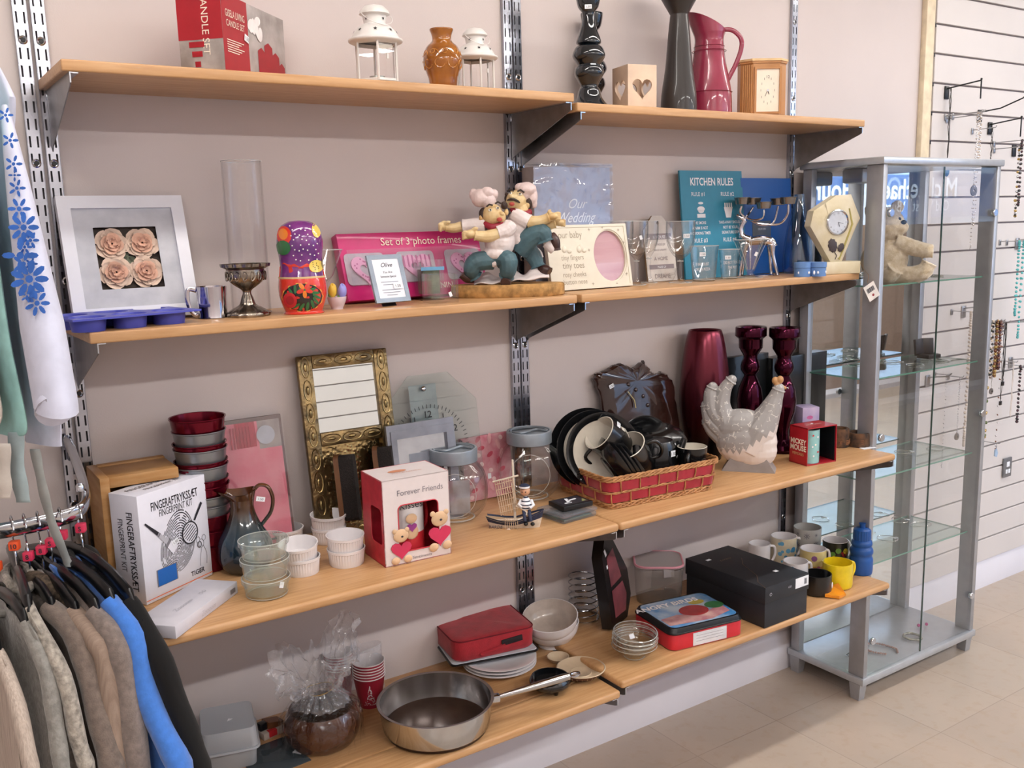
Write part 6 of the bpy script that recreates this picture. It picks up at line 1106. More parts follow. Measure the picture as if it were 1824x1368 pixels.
def mug(c, R, H, X, lab, decal=True, group='black mugs with cream insides', hrot=0, stick=False):
    t = thing('black_mug', lab, 'mug', T(*c) @ X, group); b = MB(); b.lathe([(0, 0), (R*.78, 0), (R*.84, .003), (R*.97, H*.6), (R, H), (R*.95, H+.001), (R*.92, H*.6), (R*.8, .006), (0, .006)], CBK, 44, mats=[CBK]*4+[CRI]*4)
    if decal: spiral(b, RZ(20) @ T(0, -R*.97, H*.5), R*.22)
    b.build('mug_body', t); b = MB(); b.tube(smooth_curve([(R*.92, 0, H*.82), (R*1.5, 0, H*.78), (R*1.62, 0, H*.45), (R*1.3, 0, H*.2), (R*.86, 0, H*.2)], 5), .0048, CBK, 10, X=RZ(hrot)); b.build('handle', t)
    if stick: sticker(t, T(R*.3, -R*.99, H*.75), .016, .012)
    return t
V_ = RZ(math.degrees(math.atan2((PB-PA).y, (PB-PA).x)))
mug(Bl(-L_*.19, .098, .125), .048, .088, V_ @ RY(-52) @ RZ(40), 'black mug with a spiral motif, tilted on top of the nested bowls', True, hrot=120, stick=True)
mug(Bl(-L_*.08, .066, .078), .045, .092, V_ @ RY(-38) @ RX(12) @ RZ(0), 'black mug tipped on its side in the middle of the basket, cream inside showing', False, hrot=-40)
t = mug(Bl(L_*.36, .055, .052), .040, .062, V_, 'black cup with cream inside standing upright at the right end of the basket', False, hrot=-140)
# teapot-like coffee jug
c = Bl(L_*.14, .105, .012); t = thing('black_coffee_jug', 'black lidded jug with a spiral motif and price label in the basket', 'jug', T(*c) @ V_); b = MB(); R = .054; H = .124; b.lathe([(0, 0), (R*.9, 0), (R*.98, .004), (R*1.03, H*.4), (R*.92, H*.86), (R*.80, H*.98), (R*.3, H*1.02), (0, H*1.03)], CBK, 44); spiral(b, RZ(12) @ T(0, -R*1.0, H*.42) @ RY(0), .010); b.build('jug_body', t)
b = MB(); b.tube(smooth_curve([(R*.9, 0, H*.85), (R*1.45, 0, H*.8), (R*1.5, 0, H*.5), (R*1.0, 0, H*.2)], 5), .005, CBK, 10, X=RZ(195)); b.build('handle', t); b = MB(); b.tube([(R*.85, 0, H*.4), (R*1.25, 0, H*.65), (R*1.5, 0, H*.95)], [.014, .010, .008], CBK, 12, X=RZ(-15)); b.build('spout', t); sticker(t, RZ(10) @ T(.004, -R*1.02, H*.74), .017, .016)
bowl(Bl(L_*.26, .170, .150), .082, .050, 178, 10, 'large black bowl upturned on top of the jug at the back of the basket', roll=-14); plate(Bl(L_*.20, .20, .095), .085, 80, -12, 'black side plate standing behind the jug', cream=False)
# brown glazed ceramic leaf clock
P = SP(1140, -.060, Z3); rz = -4; t = thing('ragged_ceramic_clock', 'ragged edged brown glazed ceramic wall clock reflecting blue, leaning behind the plates', 'clock', T(P[0], P[1], P[2]) @ RZ(rz) @ RX(-6)); BG = m('brown_treacle_glaze', '36201c', .10, coat=.8, var=.2, vs=15, bump=.5, bs=14)
def K(px, py): return (wid(px-1140, P)*1.25, upz(py, P))
pts = [(1085, 800), (1080, 700), (1072, 665), (1078, 658), (1092, 655), (1102, 650), (1110, 646), (1120, 646), (1128, 652), (1138, 657), (1150, 650), (1158, 648), (1166, 660), (1170, 668), (1180, 672), (1188, 668), (1198, 676), (1208, 690), (1212, 730), (1216, 800)]
out = []
for (a, b_) in zip(pts, pts[1:]+pts[:1]):
    for k in range(4): u = k/4; x, z = K(a[0]+(b_[0]-a[0])*u+5*noz(a[0]*.3+k*1.3, a[1]), a[1]+(b_[1]-a[1])*u+5*noz(a[1]*.3+k*1.3, 7)); out.append((x, max(.002, z)))
out = out[::-1]; n = len(out); cc = (sum(p[0] for p in out)/n, sum(p[1] for p in out)/n); b = MB(); V = []
for k_, y_ in ((1, .008), (1, -.004), (.9, -.012), (.62, -.009), (.3, -.011)): V += [(cc[0]+(x-cc[0])*k_, y_-.002*noz(x*60, z*60, k_), cc[1]+(z-cc[1])*k_) for x, z in out]
V.append((cc[0], -.010, cc[1])); b.add(V, [[j*n+i, j*n+(i+1) % n, (j+1)*n+(i+1) % n, (j+1)*n+i] for j in range(4) for i in range(n)]+[[4*n+i, 4*n+(i+1) % n, 5*n] for i in range(n)]+[list(range(n))[::-1]], BG, True); b.build('glazed_plaque', t)
b = MB(); hx, hz = K(1132, 712); b.box((0, 0, .017), (.0022, .001, .034), m('gilt', 'c4ad74', .25, 1), X=T(hx, -.017, hz) @ RY(-38)); b.box((0, 0, .012), (.003, .001, .024), m('gilt', ''), X=T(hx, -.0175, hz) @ RY(172)); b.build('clock_hands', t)
b = MB(); [b.ell((K(x, y)[0], -.0125, K(x, y)[1]), (.006, .003, .006), BG, seg=10, rings=6) for x, y in ((1126, 684), (1138, 695), (1150, 708), (1157, 725))]; b.build('numeral_bosses', t); sticker(t, T(K(1096, 0)[0], -.014, K(1096, 683)[1]) @ RY(-20), .017, .011)
# red gradient vase
def grad(name, c0, c1, z0, z1, rough=.15, metal=.8):
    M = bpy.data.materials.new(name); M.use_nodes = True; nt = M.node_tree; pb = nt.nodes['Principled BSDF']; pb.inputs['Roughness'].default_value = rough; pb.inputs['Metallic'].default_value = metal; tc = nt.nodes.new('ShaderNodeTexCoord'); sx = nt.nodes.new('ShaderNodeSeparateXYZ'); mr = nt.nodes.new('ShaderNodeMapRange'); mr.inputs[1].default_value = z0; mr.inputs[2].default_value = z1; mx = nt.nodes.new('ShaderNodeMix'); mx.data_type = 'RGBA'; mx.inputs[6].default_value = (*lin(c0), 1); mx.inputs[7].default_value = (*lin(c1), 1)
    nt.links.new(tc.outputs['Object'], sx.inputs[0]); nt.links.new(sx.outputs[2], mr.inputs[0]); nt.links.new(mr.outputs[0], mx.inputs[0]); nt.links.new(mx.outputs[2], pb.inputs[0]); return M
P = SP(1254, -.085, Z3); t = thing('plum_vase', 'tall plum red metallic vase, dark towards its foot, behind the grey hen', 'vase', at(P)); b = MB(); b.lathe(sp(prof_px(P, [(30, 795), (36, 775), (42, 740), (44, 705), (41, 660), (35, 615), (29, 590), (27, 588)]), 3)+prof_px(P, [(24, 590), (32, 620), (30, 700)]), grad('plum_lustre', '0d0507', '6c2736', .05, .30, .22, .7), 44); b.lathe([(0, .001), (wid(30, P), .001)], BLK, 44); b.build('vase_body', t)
# purple candle pillars
PUR = m('purple_mirror_glass', '3c0c22', .08, .85, var=.03); 
for px, yb, yy, lab, dx in ((1334, 800, -.105, 'left one of the two mirrored plum candle holders, behind the grey hen', 0), (1393, 806, -.175, 'right one of the two mirrored plum candle holders, behind the red window box', -6)):
    P = SP(px, yy, Z3); t = thing('plum_candle_holder', lab, 'candle holder', at(P), 'mirrored plum candle holders'); b = MB(); d = dx
    rows = [(26, 806), (30, 800), (28, 792), (12, 784), (10, 770), (14, 755), (21, 735), (23, 715), (20, 695), (13, 678), (10, 672), (11, 671), (16, 663), (17, 656), (15, 648), (12, 642), (12, 637), (14, 634), (20, 624), (20.5, 623), (21, 608), (21.5, 607), (26, 603), (27, 602), (27, 588), (26, 586)]; b.lathe([(0, .0)]+[(wid(r, P), max(0, upz(py+d, P)-upz(806+d, P))) for r, py in rows]+[(wid(18, P), upz(587+d, P)-upz(806+d, P)), (wid(16, P), upz(598+d, P)-upz(806+d, P)), (0, upz(598+d, P)-upz(806+d, P))], PUR, 40); b.build('turned_pillar', t); sticker(t, RZ(face(P)) @ T(.006, -wid(17, P), upz(702 if not dx else 690, P)), .017, .011)
# black gift boxes behind
A = SP(1385, -.060, Z3); B = Vector((2.238, -.035, Z3)); BC = m('black_gloss_card', '171a1c', .28, coat=.3, var=.06)
for a, c_, yy, top, lab in ((1295, 1366, -.035, 628, 'narrower glossy black carton standing behind the plum candle holders'), (1374, 1469, -.060, 625, 'wide glossy black carton standing at the right end of the third shelf')):
    A = SP(a, yy, Z3); B = SP(c_, yy, Z3); h = upz(top, B); t = thing('black_carton', lab, 'carton', T((A.x+B.x)/2, yy, Z3+.0005), 'black cartons on the third shelf'); b = MB(); wd = B.x-A.x; dp = -.012-yy if a < 1370 else .045; b.box((0, dp/2, h/2), (wd, dp, h), BC, bev=.001); b.build('carton', t)
# ceramic hen
P = Vector(Z(1332, 836, Z3)); rz = face(P, -4); t = thing('ceramic_hen', 'grey and white ceramic hen with curled tail feathers and pale leaf decoration', 'hen figurine', at(P, rz)); HG = m('hen_grey', '9a9796', .45, var=.04); HW = m('hen_white', 'd5cdc9', .35, coat=.2, var=.02); HBS = m('hen_base', '8d8684', .6, var=.05); HC = m('hen_comb', 'b98c5e', .4)
def K(px, py, y=0): return (wid(px-1332, P), y, upz(py, P))
u1 = wid(1, P); e = lambda px, py, rx, rz_, y=0, ry=None: ('e', K(px, py, y), (rx*u1, (ry or rx)*u1, rz_*u1)); tb = lambda pts, rs: ('t', [K(*p) for p in pts], [r*u1 for r in rs])
HM = bpy.data.materials.new('hen_two_tone_glaze'); HM.use_nodes = True; nt = HM.node_tree; pb = nt.nodes['Principled BSDF']; pb.inputs['Roughness'].default_value = .4; tc = nt.nodes.new('ShaderNodeTexCoord'); sx_ = nt.nodes.new('ShaderNodeSeparateXYZ'); nt.links.new(tc.outputs['Object'], sx_.inputs[0])
def math_(op, a, b_=None, c_=None):
    q = nt.nodes.new('ShaderNodeMath'); q.operation = op
    for i, v in enumerate((a, b_, c_)):
        if v is None: continue
        if isinstance(v, (int, float)): q.inputs[i].default_value = v
        else: nt.links.new(v, q.inputs[i])
    return q.outputs[0]
saw = math_('PINGPONG', math_('ADD', sx_.outputs[0], .2), .009); edge = math_('ADD', math_('MULTIPLY', saw, 1.7), upz(796, P)); edge = math_('ADD', edge, math_('MULTIPLY', math_('MAXIMUM', sx_.outputs[0], -.02), .7)); msk = math_('GREATER_THAN', sx_.outputs[2], edge)
vo = nt.nodes.new('ShaderNodeTexVoronoi'); vo.inputs['Scale'].default_value = 60; vo.feature = 'DISTANCE_TO_EDGE'; nt.links.new(tc.outputs['Object'], vo.inputs[0]); nz = nt.nodes.new('ShaderNodeTexNoise'); nz.inputs['Scale'].default_value = 70; nt.links.new(tc.outputs['Object'], nz.inputs[0])
lf = math_('MULTIPLY', math_('LESS_THAN', vo.outputs[0], .05), math_('GREATER_THAN', nz.outputs[0], .56)); mx1 = nt.nodes.new('ShaderNodeMix'); mx1.data_type = 'RGBA'; mx1.inputs[6].default_value = (*lin('9b9897'), 1); mx1.inputs[7].default_value = (*lin('cfcbc6'), 1); nt.links.new(lf, mx1.inputs[0]); mx2 = nt.nodes.new('ShaderNodeMix'); mx2.data_type = 'RGBA'; mx2.inputs[6].default_value = (*lin('d9d0cc'), 1); nt.links.new(mx1.outputs[2], mx2.inputs[7]); nt.links.new(msk, mx2.inputs[0]); nt.links.new(mx2.outputs[2], pb.inputs[0])
blobs([e(1328, 785, 54, 46, 0, 30), e(1320, 762, 50, 34, 0, 26), e(1340, 800, 42, 36, 0, 26), tb([(1332, 800, 0), (1352, 762, 0), (1367, 732, 0), (1377, 706, 0), (1382, 692, 0)], [30, 30, 20, 13, 10]), e(1382, 691, 10, 10), e(1302, 677, 8.6, 8.6), e(1269, 691, 9, 9), e(1257, 723, 8, 8), e(1257, 753, 7, 7), e(1350, 775, 30, 34, 0, 24), e(1302, 775, 30, 30, 0, 22),
       tb([(1296, 760, 0), (1284, 725, 0), (1290, 695, 0), (1301, 678, 0)], [22, 17, 12, 8.5]), tb([(1300, 765, 0), (1272, 735, 0), (1266, 705, 0), (1269, 692, 0)], [20, 17, 13, 9]), tb([(1300, 780, 0), (1270, 755, 0), (1260, 735, 0), (1257, 724, 0)], [20, 15, 11, 8]), tb([(1300, 790, 0), (1274, 775, 0), (1262, 762, 0), (1257, 754, 0)], [18, 12, 9, 7])], HM, 'hen_body', t, .0016, sm=3)
b = MB(); P4 = [(-46, -26), (46, -26), (46, 26), (-46, 26)]; b.add([(x*u1*1.0, y*u1*.8, 0) for x, y in P4]+[(x*u1*.66, y*u1*.7, upz(812, P)) for x, y in P4], [[3, 2, 1, 0], [4, 5, 6, 7], [0, 1, 5, 4], [1, 2, 6, 5], [2, 3, 7, 6], [3, 0, 4, 7]], HBS, False, T(K(1334, 0)[0], 0, 0)); b.build('base', t)
blobs([e(1376, 677, 6, 7), e(1384, 675, 6, 7), e(1380, 685, 6, 8), tb([(1388, 688, 0), (1395, 690, 0)], [4, 2]), e(1384, 725, 3.5, 6)], HC, 'comb_and_beak', t, .0012)
# small purple penguin box (characters left plain)
def winbox(px0, pxm, px1, pyt, yb, lab, col, name): pass
A = Vector(Z(1433, 768, Z3)); A = SP(1431, -.150, Z3); LIL = m('lilac_card', 'a99cc6', .45, var=.06, vs=20, col2='c7b3cc'); h = upz(727, A)
t = thing('lilac_mug_box', 'small lilac cardboard gift box standing behind the red window box', 'gift box', T(A.x, A.y, Z3+.0005) @ RZ(-22)); b = MB(); w1 = .058; b.box((w1/2-.005, .03, h/2), (w1, .06, h), LIL, bev=.001); b.disc(.020, h*.72, .011, m('lilac_pink', 'cf6fa8', .5), -.0006, 14, rz=.006); b.disc(.03, h*.30, .013, BLK, -.0006, 14, rz=.018); b.disc(.03, h*.25, .008, STK, -.0009, 14, rz=.013); b.poly([(.0, .004), (.016, .004), (.012, h*.5), (.004, h*.4)], m('lilac_orange', 'dfa24f', .5), -.0006); b.build('carton', t)
# red window box with mug (character left out)
A = Vector(Z(1437, 831, Z3)); B = Vector(Z(1489, 822, Z3)); C_ = Vector(Z(1399, 823, Z3)); M4, wd, _ = frame3(A, B, A+Vector((0, 0, 1))); h = upz(764, A); dp = (C_-A).length
t = thing('red_mug_box', 'red window gift box with cream lettering and a pale teal mug inside', 'gift box', T(0, 0, .0005) @ M4); MR = m('mug_box_red', 'a81f2b', .3, coat=.3, var=.04); b = MB(); fr = .004
b.box((0, dp/2, .0015), (wd, dp, .003), MR); b.box((0, dp/2, h-.0015), (wd, dp, .003), MR); b.box((-wd/2+.001, dp/2, h/2), (.002, dp, h), MR); b.box((wd/2-.001, dp/2, h/2), (.002, dp, h), MR); b.box((0, dp-.001, h/2), (wd, .002, h), MR); b.box((wd/2-.0045, dp/2, h/2), (.002, dp*.9, h*.92), BLK); b.box((0, dp-.004, h/2), (wd*.9, .002, h*.92), BLK)
XL3 = T(-wd/2, dp/2, 0) @ RZ(-90); b.text('MICKEY', h*.19, CREAM, 0, h*.54, X=XL3, sx=.85, bold=.03); b.text('MOUSE', h*.20, CREAM, 0, h*.37, X=XL3, sx=.9, bold=.03); b.text('MEMORIES', h*.10, m('print_gold_pale', 'c9a878', .5), 0, h*.24, X=XL3, sx=.9)
b.text('MICKEY MOUSE', .010, CREAM, 0, -.004, X=T(0, dp/2, h) @ RX(-90), sx=.8); b.poly([(.0, .006), (.008, .008), (.006, .014), (-.002, .012)], STK, -.0006, T(0, dp/2, h) @ RX(-90)); b.build('carton', t)
t2 = thing('teal_patterned_mug', 'pale teal mug standing inside the red window box', 'mug', T(0, 0, .004) @ M4 @ T(-wd*.17, dp*.44, 0)); r_ = min(wd*.36, dp*.4); TM = m('mug_teal', '8fc0c0', .25, coat=.4, var=.03); b = MB(); b.lathe([(0, 0), (r_, 0), (r_, h*.88), (r_*.93, h*.88), (r_*.93, .005), (0, .005)], TM, 36, mats=[TM, TM, WHP, WHP, WHP])
X = RZ(-6) @ T(0, -r_, 0); [b.disc(x*r_, z*h, .003, c_, -.0008, 8, X=X) for x, z, c_ in ((-.3, .75, REDL), (.25, .7, WHP), (-.2, .2, WHP), (.3, .3, REDL), (0, .5, CREAM), (-.35, .45, WHP))]; b.build('mug_body', t2)
# rustic tealight holder
P = Vector(Z(1524, 796, Z3)); BRK = m('bark_dark', '2f2723', .8, var=.3, vs=40, bump=.8, bs=80, col2='6a4a32'); t = thing('rustic_tealight_holder', 'dark rustic double tealight holder with raffia at the right end of the third shelf', 'tealight holder', at(P+Vector((0, .02, 0)), -12))
b = MB()
for cx, cy_, R, H in ((.024, -.01, .036, .044), (-.034, .015, .033, .058)):
    X = T(cx, cy_, 0); b.lathe([(0, 0), (R*.96, 0), (R, .006), (R*.97, H*.8), (R*.92, H), (R*.72, H), (R*.70, H*.6), (0, H*.6)], BRK, 28, X=X, fn=lambda a, r, z: r*(1+.06*noz(cos(a)*3, sin(a)*3, z*40)))
b.build('twin_cups', t); b = MB(); RAF = m('raffia', '8a5c3c', .8, var=.2)
for k in range(26): a = -2.4+1.8*((k*.7549) % 1); cx, cy_ = (.022, -.01) if k % 2 else (-.030, .015); z = .008+.016*((k*.5698) % 1); b.tube([(cx+.033*cos(a-.25), cy_+.033*sin(a-.25), z), (cx+.035*cos(a), cy_+.035*sin(a), z+.003*noz(k)), (cx+.033*cos(a+.3), cy_+.033*sin(a+.3), z+.003)], .0009, RAF, 4)
b.build('raffia_band', t); b = MB(); b.box((.025, -.050, .0008), (.05, .02, .0012), STK); b.build('price_card', t)
# ================================================================== SHELF 4 (lowest)
def rbox(b, w_, d, h, r, mt, z0=0, k=1., X=None, y0=0, cap=True, top=True):
    """soft cornered box, footprint w x d starting at y0, k = top/bottom width ratio"""
    P4 = rrect(w_, d, r, 6); n = len(P4); rows = [(z0, .97), (z0+.003, 1.), (z0+h-.004, k), (z0+h, k*.98)]; V = []
    for z, q in rows: V += [(x*q, y0+d/2+y*q, z) for x, y in P4]
    Fs = [[j*n+i, j*n+(i+1) % n, (j+1)*n+(i+1) % n, (j+1)*n+i] for j in range(3) for i in range(n)]+[list(range(n))[::-1]]
    if top: Fs.append([3*n+i for i in range(n)])
    return b.add(V, Fs, mt, True, X)
FROST = thin('frosted_plastic', 'dfe5ec', milk=.36, milkcol='f2f6fb', rough=.2, edge=.15)
A = Vector(Z(372, 1381, Z4)); B = Vector(Z(470, 1361, Z4)); M4, wd, _ = frame3(A, B, A+Vector((0, 0, 1))); h = upz(1292, B); t = thing('lidded_plastic_tub', 'frosted plastic box with a deep lid at the left end of the bottom shelf', 'plastic box', T(0, 0, .0006) @ M4 @ T(-.01, 0, 0))
b = MB(); rbox(b, wd*.94, .125, h*.47, .014, FROST, 0, 1.04); b.build('tub', t); b = MB(); rbox(b, wd*1.06, .138, h*.50, .016, FROST, h*.49, .93, y0=-.006); rbox(b, wd*1.12, .148, .006, .018, FROST, h*.46, 1., y0=-.011); b.build('lid', t); b = MB(); b.poly([(0, 0), (.008, .003), (.012, .009), (.002, .011)], STK, 0, T(.0, .045, h*.992+.0006) @ RX(-90)); b.build('torn_label', t)
A = Vector(Z(455, 1366, Z4)); t = thing('grey_film_sheet', 'thin grey translucent sheet lying on the bottom shelf beside the frosted box', 'sheet', at(A+Vector((.045, -.02, .0006)), 5)); b = MB(); b.box((0, .03, .001), (.12, .13, .002), thin('smoky_sheet', '9aa5ad', milk=.5, milkcol='5d676e'), bev=.0005); b.build('sheet', t); sticker(t, T(.052, .012, .0025) @ RX(-90) @ RY(60), .022, .012, '')
A = Vector(Z(505, 1318, Z4)); t = thing('red_white_packet', 'small red and white card packet behind the wrapped casserole', 'packet', at(A+Vector((-.012, .03, .0006)), 12)); b = MB(); b.box((0, .02, .008), (.055, .05, .016), m('packet_paper', 'b5a9a0', .6, var=.1), bev=.001); b.box((-.004, .0, .010), (.02, .012, .014), REDL); b.box((.004, .018, .024), (.04, .03, .014), m('packet_brown', '6b4228', .5), X=RY(14)); b.box((-.022, .01, .030), (.018, .016, .018), BLK, bev=.002); b.build('carton', t)
# wrapped casserole
P = Vector(Z(576, 1320, Z4)); t = thing('wrapped_casserole', 'brown lidded casserole pot wrapped and tied in crinkled cellophane', 'casserole', at(P, face(P))); CBR = m('casserole_brown', '4a2717', .2, coat=.5, var=.15, vs=20, col2='3d2219'); CDK = m('casserole_dark', '191717', .15, coat=.6)
b = MB(); r_ = wid(66, P); hh = .085; b.lathe(sp([(r_*.6, 0), (r_*.85, .006), (r_, hh*.4), (r_*.97, hh*.75), (r_*.86, hh)], 4)+[(r_*.8, hh)], CBR, 44); b.lathe([(0, .001), (r_*.6, 0)], CBR, 44); b.build('pot', t)
b = MB(); b.lathe(sp([(r_*.94, hh*.82), (r_*.80, hh*1.02), (r_*.45, hh*1.10), (r_*.2, hh*1.12)], 4)+[(.006, hh*1.16), (.016, hh*1.30), (.012, hh*1.38), (0, hh*1.40)], CDK, 44); b.build('lid', t)
CEL = thin('crinkle_cellophane', 'fbfcfe', milk=.13, milkcol='eef1f8', rough=.03, edge=.12, r0=.10, bump=1, bs=70); CEL2 = thin('taut_cellophane', 'ffffff', rough=.02, edge=.10, r0=.035, bump=1, bs=45)
def celo(u, v):
    a = 2*pi*u
    if v < .45: q = v/.45; r = r_*(1.03+.03*sin(pi*q)) if q < .55 else r_*(1.04-((q-.55)/.45)**1.3*.70); z = hh*(.02+1.48*q)
    else: q = (v-.45)/.55; r = r_*(.34+.62*q**.9*(1+.35*cos(2*a+.6)+.25*noz(cos(a)*2, sin(a)*2, 9))); z = hh*1.50+q*(.080+.050*cos(a-.5)+.030*sin(3*a)+.03*noz(cos(a)*3, sin(a)*3, q*2))
    f = .10*noz(cos(a)*3, sin(a)*3, v*5)+.10*abs(noz(cos(a)*8, sin(a)*8, v*9))+(.30*noz(cos(a)*7, sin(a)*7, v*11) if v > .4 else .03*sin(23*a)); return (r*(1+f)*cos(a)-.012*max(0, v-.5), r*(1+f)*sin(a), max(.001, z+.022*noz(cos(a)*6, sin(a)*6, v*8+3)*v))
b = MB(); b.grid(celo, 120, 40, CEL, mfn=lambda u, v: CEL2 if v < .36 else CEL); b.build('cellophane_wrap', t); b = MB(); b.tube([(r_*.36*cos(q*pi/8), r_*.36*sin(q*pi/8), hh*1.50+.002*sin(q)) for q in range(16)], .0012, m('gold_tie', 'b79a66', .3, .6), 6, closed=True); b.build('tie', t)
# paper cups in a bag
CUPR = m('cup_red', '9c1f34', .5, var=.03); CUPW = m('cup_white', 'd9d2d2', .5, var=.01)
for (px, py, hw, nm) in ((660, 1254, 28.5, 'bagged stack beside the pan'), (607, 1238, 27, 'bagged stack behind the wrapped casserole')):
    P = Vector(Z(px, py, Z4)); R = wid(hw, P); H = .078
    for k in range(6):
        t = thing('paper_cup', f"red paper cup, {('lowest', 'second from the bottom', 'third from the bottom', 'third from the top', 'second from the top', 'topmost')[k]} of the {nm}", 'paper cup', at(P+Vector((0, 0, .0006+k*.0072)), face(P)), 'stacked red paper cups'); b = MB()
        b.lathe([(0, .004), (R*.68, .004), (R*.68, 0), (R*.98, H-.002), (R*1.03, H), (R*.97, H+.0008), (R*.66, .005), (0, .005)], CUPR, 36, mats=[CUPR, CUPR, CUPR, CUPW, CUPW, CUPW, CUPW])
        if k == 0:
            rnd = random.Random(5)
            for i in range(90):
                zz = .01+.052*rnd.random(); wv = (.062-zz)*.28; x = (rnd.random()*2-1)*wv; rr = R*.68+(R*.3)*(zz/H)+.0006; b.add([(x-.0007, -math.sqrt(rr*rr-x*x), zz), (x+.0007, -math.sqrt(rr*rr-x*x), zz), (x+.0007, -math.sqrt(rr*rr-x*x), zz+.0018), (x-.0007, -math.sqrt(rr*rr-x*x), zz+.0018)], [[0, 1, 2, 3]], CUPW, False)
        b.build('cup_wall', t)
P = Vector(Z(634, 1246, Z4)); t = thing('clear_cup_bag', 'loose clear plastic bag around the two stacks of red paper cups', 'plastic bag', at(P, face(P)-4)); b = MB(); b.grid(lambda u, v: (lambda a: ((.072+.005*noz(cos(a)*2, sin(a)*2, v*4))*cos(a)*(1-.05*v), (.044+.005*noz(cos(a)*3, v*3))*sin(a)*(1-.35*v), .002+v*(.130+.012*cos(a)+.004*noz(a))))(2*pi*u), 60, 20, CEL); b.build('bag_film', t)
# saute pan
P = Vector(Z(778, 1296, Z4)); t = thing('steel_saute_pan', 'large stainless steel saute pan with a long hollow handle on the bottom shelf', 'pan', at(P)); SS = m('pan_steel', 'c9cbce', .15, 1, var=.08, vs=5, stretch=(1, 1, .3), bump=.02); SI = m('pan_inner_base', '74665f', .34, .9, var=.2, vs=8)
R = wid(100, P); H = upz(1240, P)*.94; b = MB(); b.lathe([(0, 0), (R*.86, 0), (R*.90, .003), (R*.92, .010), (R*.95, .014), (R*.99, H*.7), (R*1.0, H-.004), (R*1.04, H-.002), (R*1.04, H), (R*.985, H-.001), (R*.97, H*.6), (R*.92, .014), (R*.86, .010), (0, .009)], SS, 64, mats=[m('pan_foot_dark', '463430', .4, .7)]*3+[SS]*8+[SI]*2); b.build('pan_body', t)
def W(px, py, z): q = Z(px, py, z); return Vector((q[0]-P[0], q[1]-P[1], z-P[2]))
b = MB(); h0, h1 = W(886, 1242, Z4+H*.86), W(1018, 1203, Z4+H*1.22); d_ = (h1-h0); b.tube([h0-d_*.02, h0+d_*.1, h0+d_*.5, h0+d_*.85, h1-d_*.03], [.005, .0058, .0085, .0095, .008], SS, 14); nrm = d_.normalized(); c = h1+nrm*.008; s_ = nrm.cross(Vector((0, 0, 1))).normalized(); b.tube([c+nrm*(.011*cos(q*pi/8))+s_*(.0085*sin(q*pi/8)) for q in range(16)], .0035, CHROME, 8, closed=True); b.build('handle', t)
b = MB(); b.box((0, 0, 0), (.022, .020, .018), CHROME, bev=.004, X=T(*(h0-d_*.03)) @ RZ(math.degrees(math.atan2(d_.y, d_.x)))); b.build('handle_mount', t)
# white plates, tray, red lunch bag
P = Vector(Z(890, 1187, Z4)); 
for k in range(3):
    t = thing('white_plate', ('lowest of the three stacked white plates on the bottom shelf', 'middle of the three stacked white plates under the red bag', 'top one of the three stacked white plates under the red bag')[k], 'plate', at(P+Vector((0, 0, .0006+k*.0085))), 'white plates under the red lunch bag'); R = wid(66, P); b = MB(); b.lathe([(0, 0), (R*.55, 0), (R*.6, .002), (R*.98, .013), (R, .0145), (R*.97, .0155), (R*.66, .006), (0, .004)], WHP, 56); b.build('plate_disc', t)
zt = Z4+.0006+2*.0085+.0165; A = Vector(Z(806, 1190, zt)); B = Vector(Z(960, 1160, zt)); C_ = Vector(Z(766, 1134, zt)); M4, wd, _ = frame3(A, B, A+Vector((0, 0, 1))); dp = min(.20, (C_-A).length)
t = thing('white_tray_board', 'thin white board with black edging lying on the plates under the red bag', 'board', M4); b = MB(); b.prism([(x, y+dp/2) for x, y in rrect(wd, dp, .014, 5)], -.007, -.001, m('board_white', 'ccd4dc', .4, var=.02), X=RX(90) @ SC(1, 1, 1)) if 0 else rbox(b, wd, dp, .007, .014, m('board_white', 'ccd4dc', .4, var=.02)); b.tube([(x, y+dp/2, .0035) for x, y in rrect(wd, dp, .014, 5)], .0032, BLK, 6, closed=True); b.build('edged_board', t)
LB = m('lunch_bag_red', 'a51f2b', .75, var=.08, vs=40, bump=.35, bs=420, sheen=.2); LBD = m('bag_piping', '6e1220', .7)
t = thing('red_lunch_bag', 'soft red zipped lunch bag resting on the edged board and plates', 'lunch bag', T(0, 0, .0085) @ M4 @ T(.004, .008, 0) @ RZ(4)); hb_ = .056; w_, d_ = wd*.97, dp*.98; b = MB(); P4 = rrect(w_, d_, .03, 7); n = len(P4); V = []
lv = [(0, .96), (.10, 1.0), (.4, 1.0), (.8, 1.01), (.95, 1.0), (1.0, .96), (1.03, .8), (1.05, .4)]
for z, q in lv: V += [(x*q*(1+.015*noz(x*30, y*30, z*3)), d_/2+y*q, hb_*z*(1-.10*(y/d_+.5)*0+.10*noz(x*12, y*12, z))) for x, y in P4]
V.append((0, d_/2, hb_*1.05)); L_n = len(lv); b.add(V, [[j*n+i, j*n+(i+1) % n, (j+1)*n+(i+1) % n, (j+1)*n+i] for j in range(L_n-1) for i in range(n)]+[[(L_n-1)*n+i, (L_n-1)*n+(i+1) % n, L_n*n] for i in range(n)]+[list(range(n))[::-1]], LB, True); b.build('fabric_body', t)
b = MB(); b.tube([(x*1.0, d_/2+y*1.0, hb_*.97*(1+.10*noz(x*12, y*12, .97))) for x, y in P4], .0018, LBD, 6, closed=True); b.build('piping', t); b = MB(); b.box((w_*.20, -.002, hb_*.52), (w_*.26, .004, .016), m('webbing_black', '241a1e', .8), bev=.002, X=RY(-4)); b.tube([(-w_*.2, -.001, hb_*.2), (0, -.004, hb_*.35), (w_*.1, -.002, hb_*.45)], .004, LB, 6); b.build('carry_strap', t)
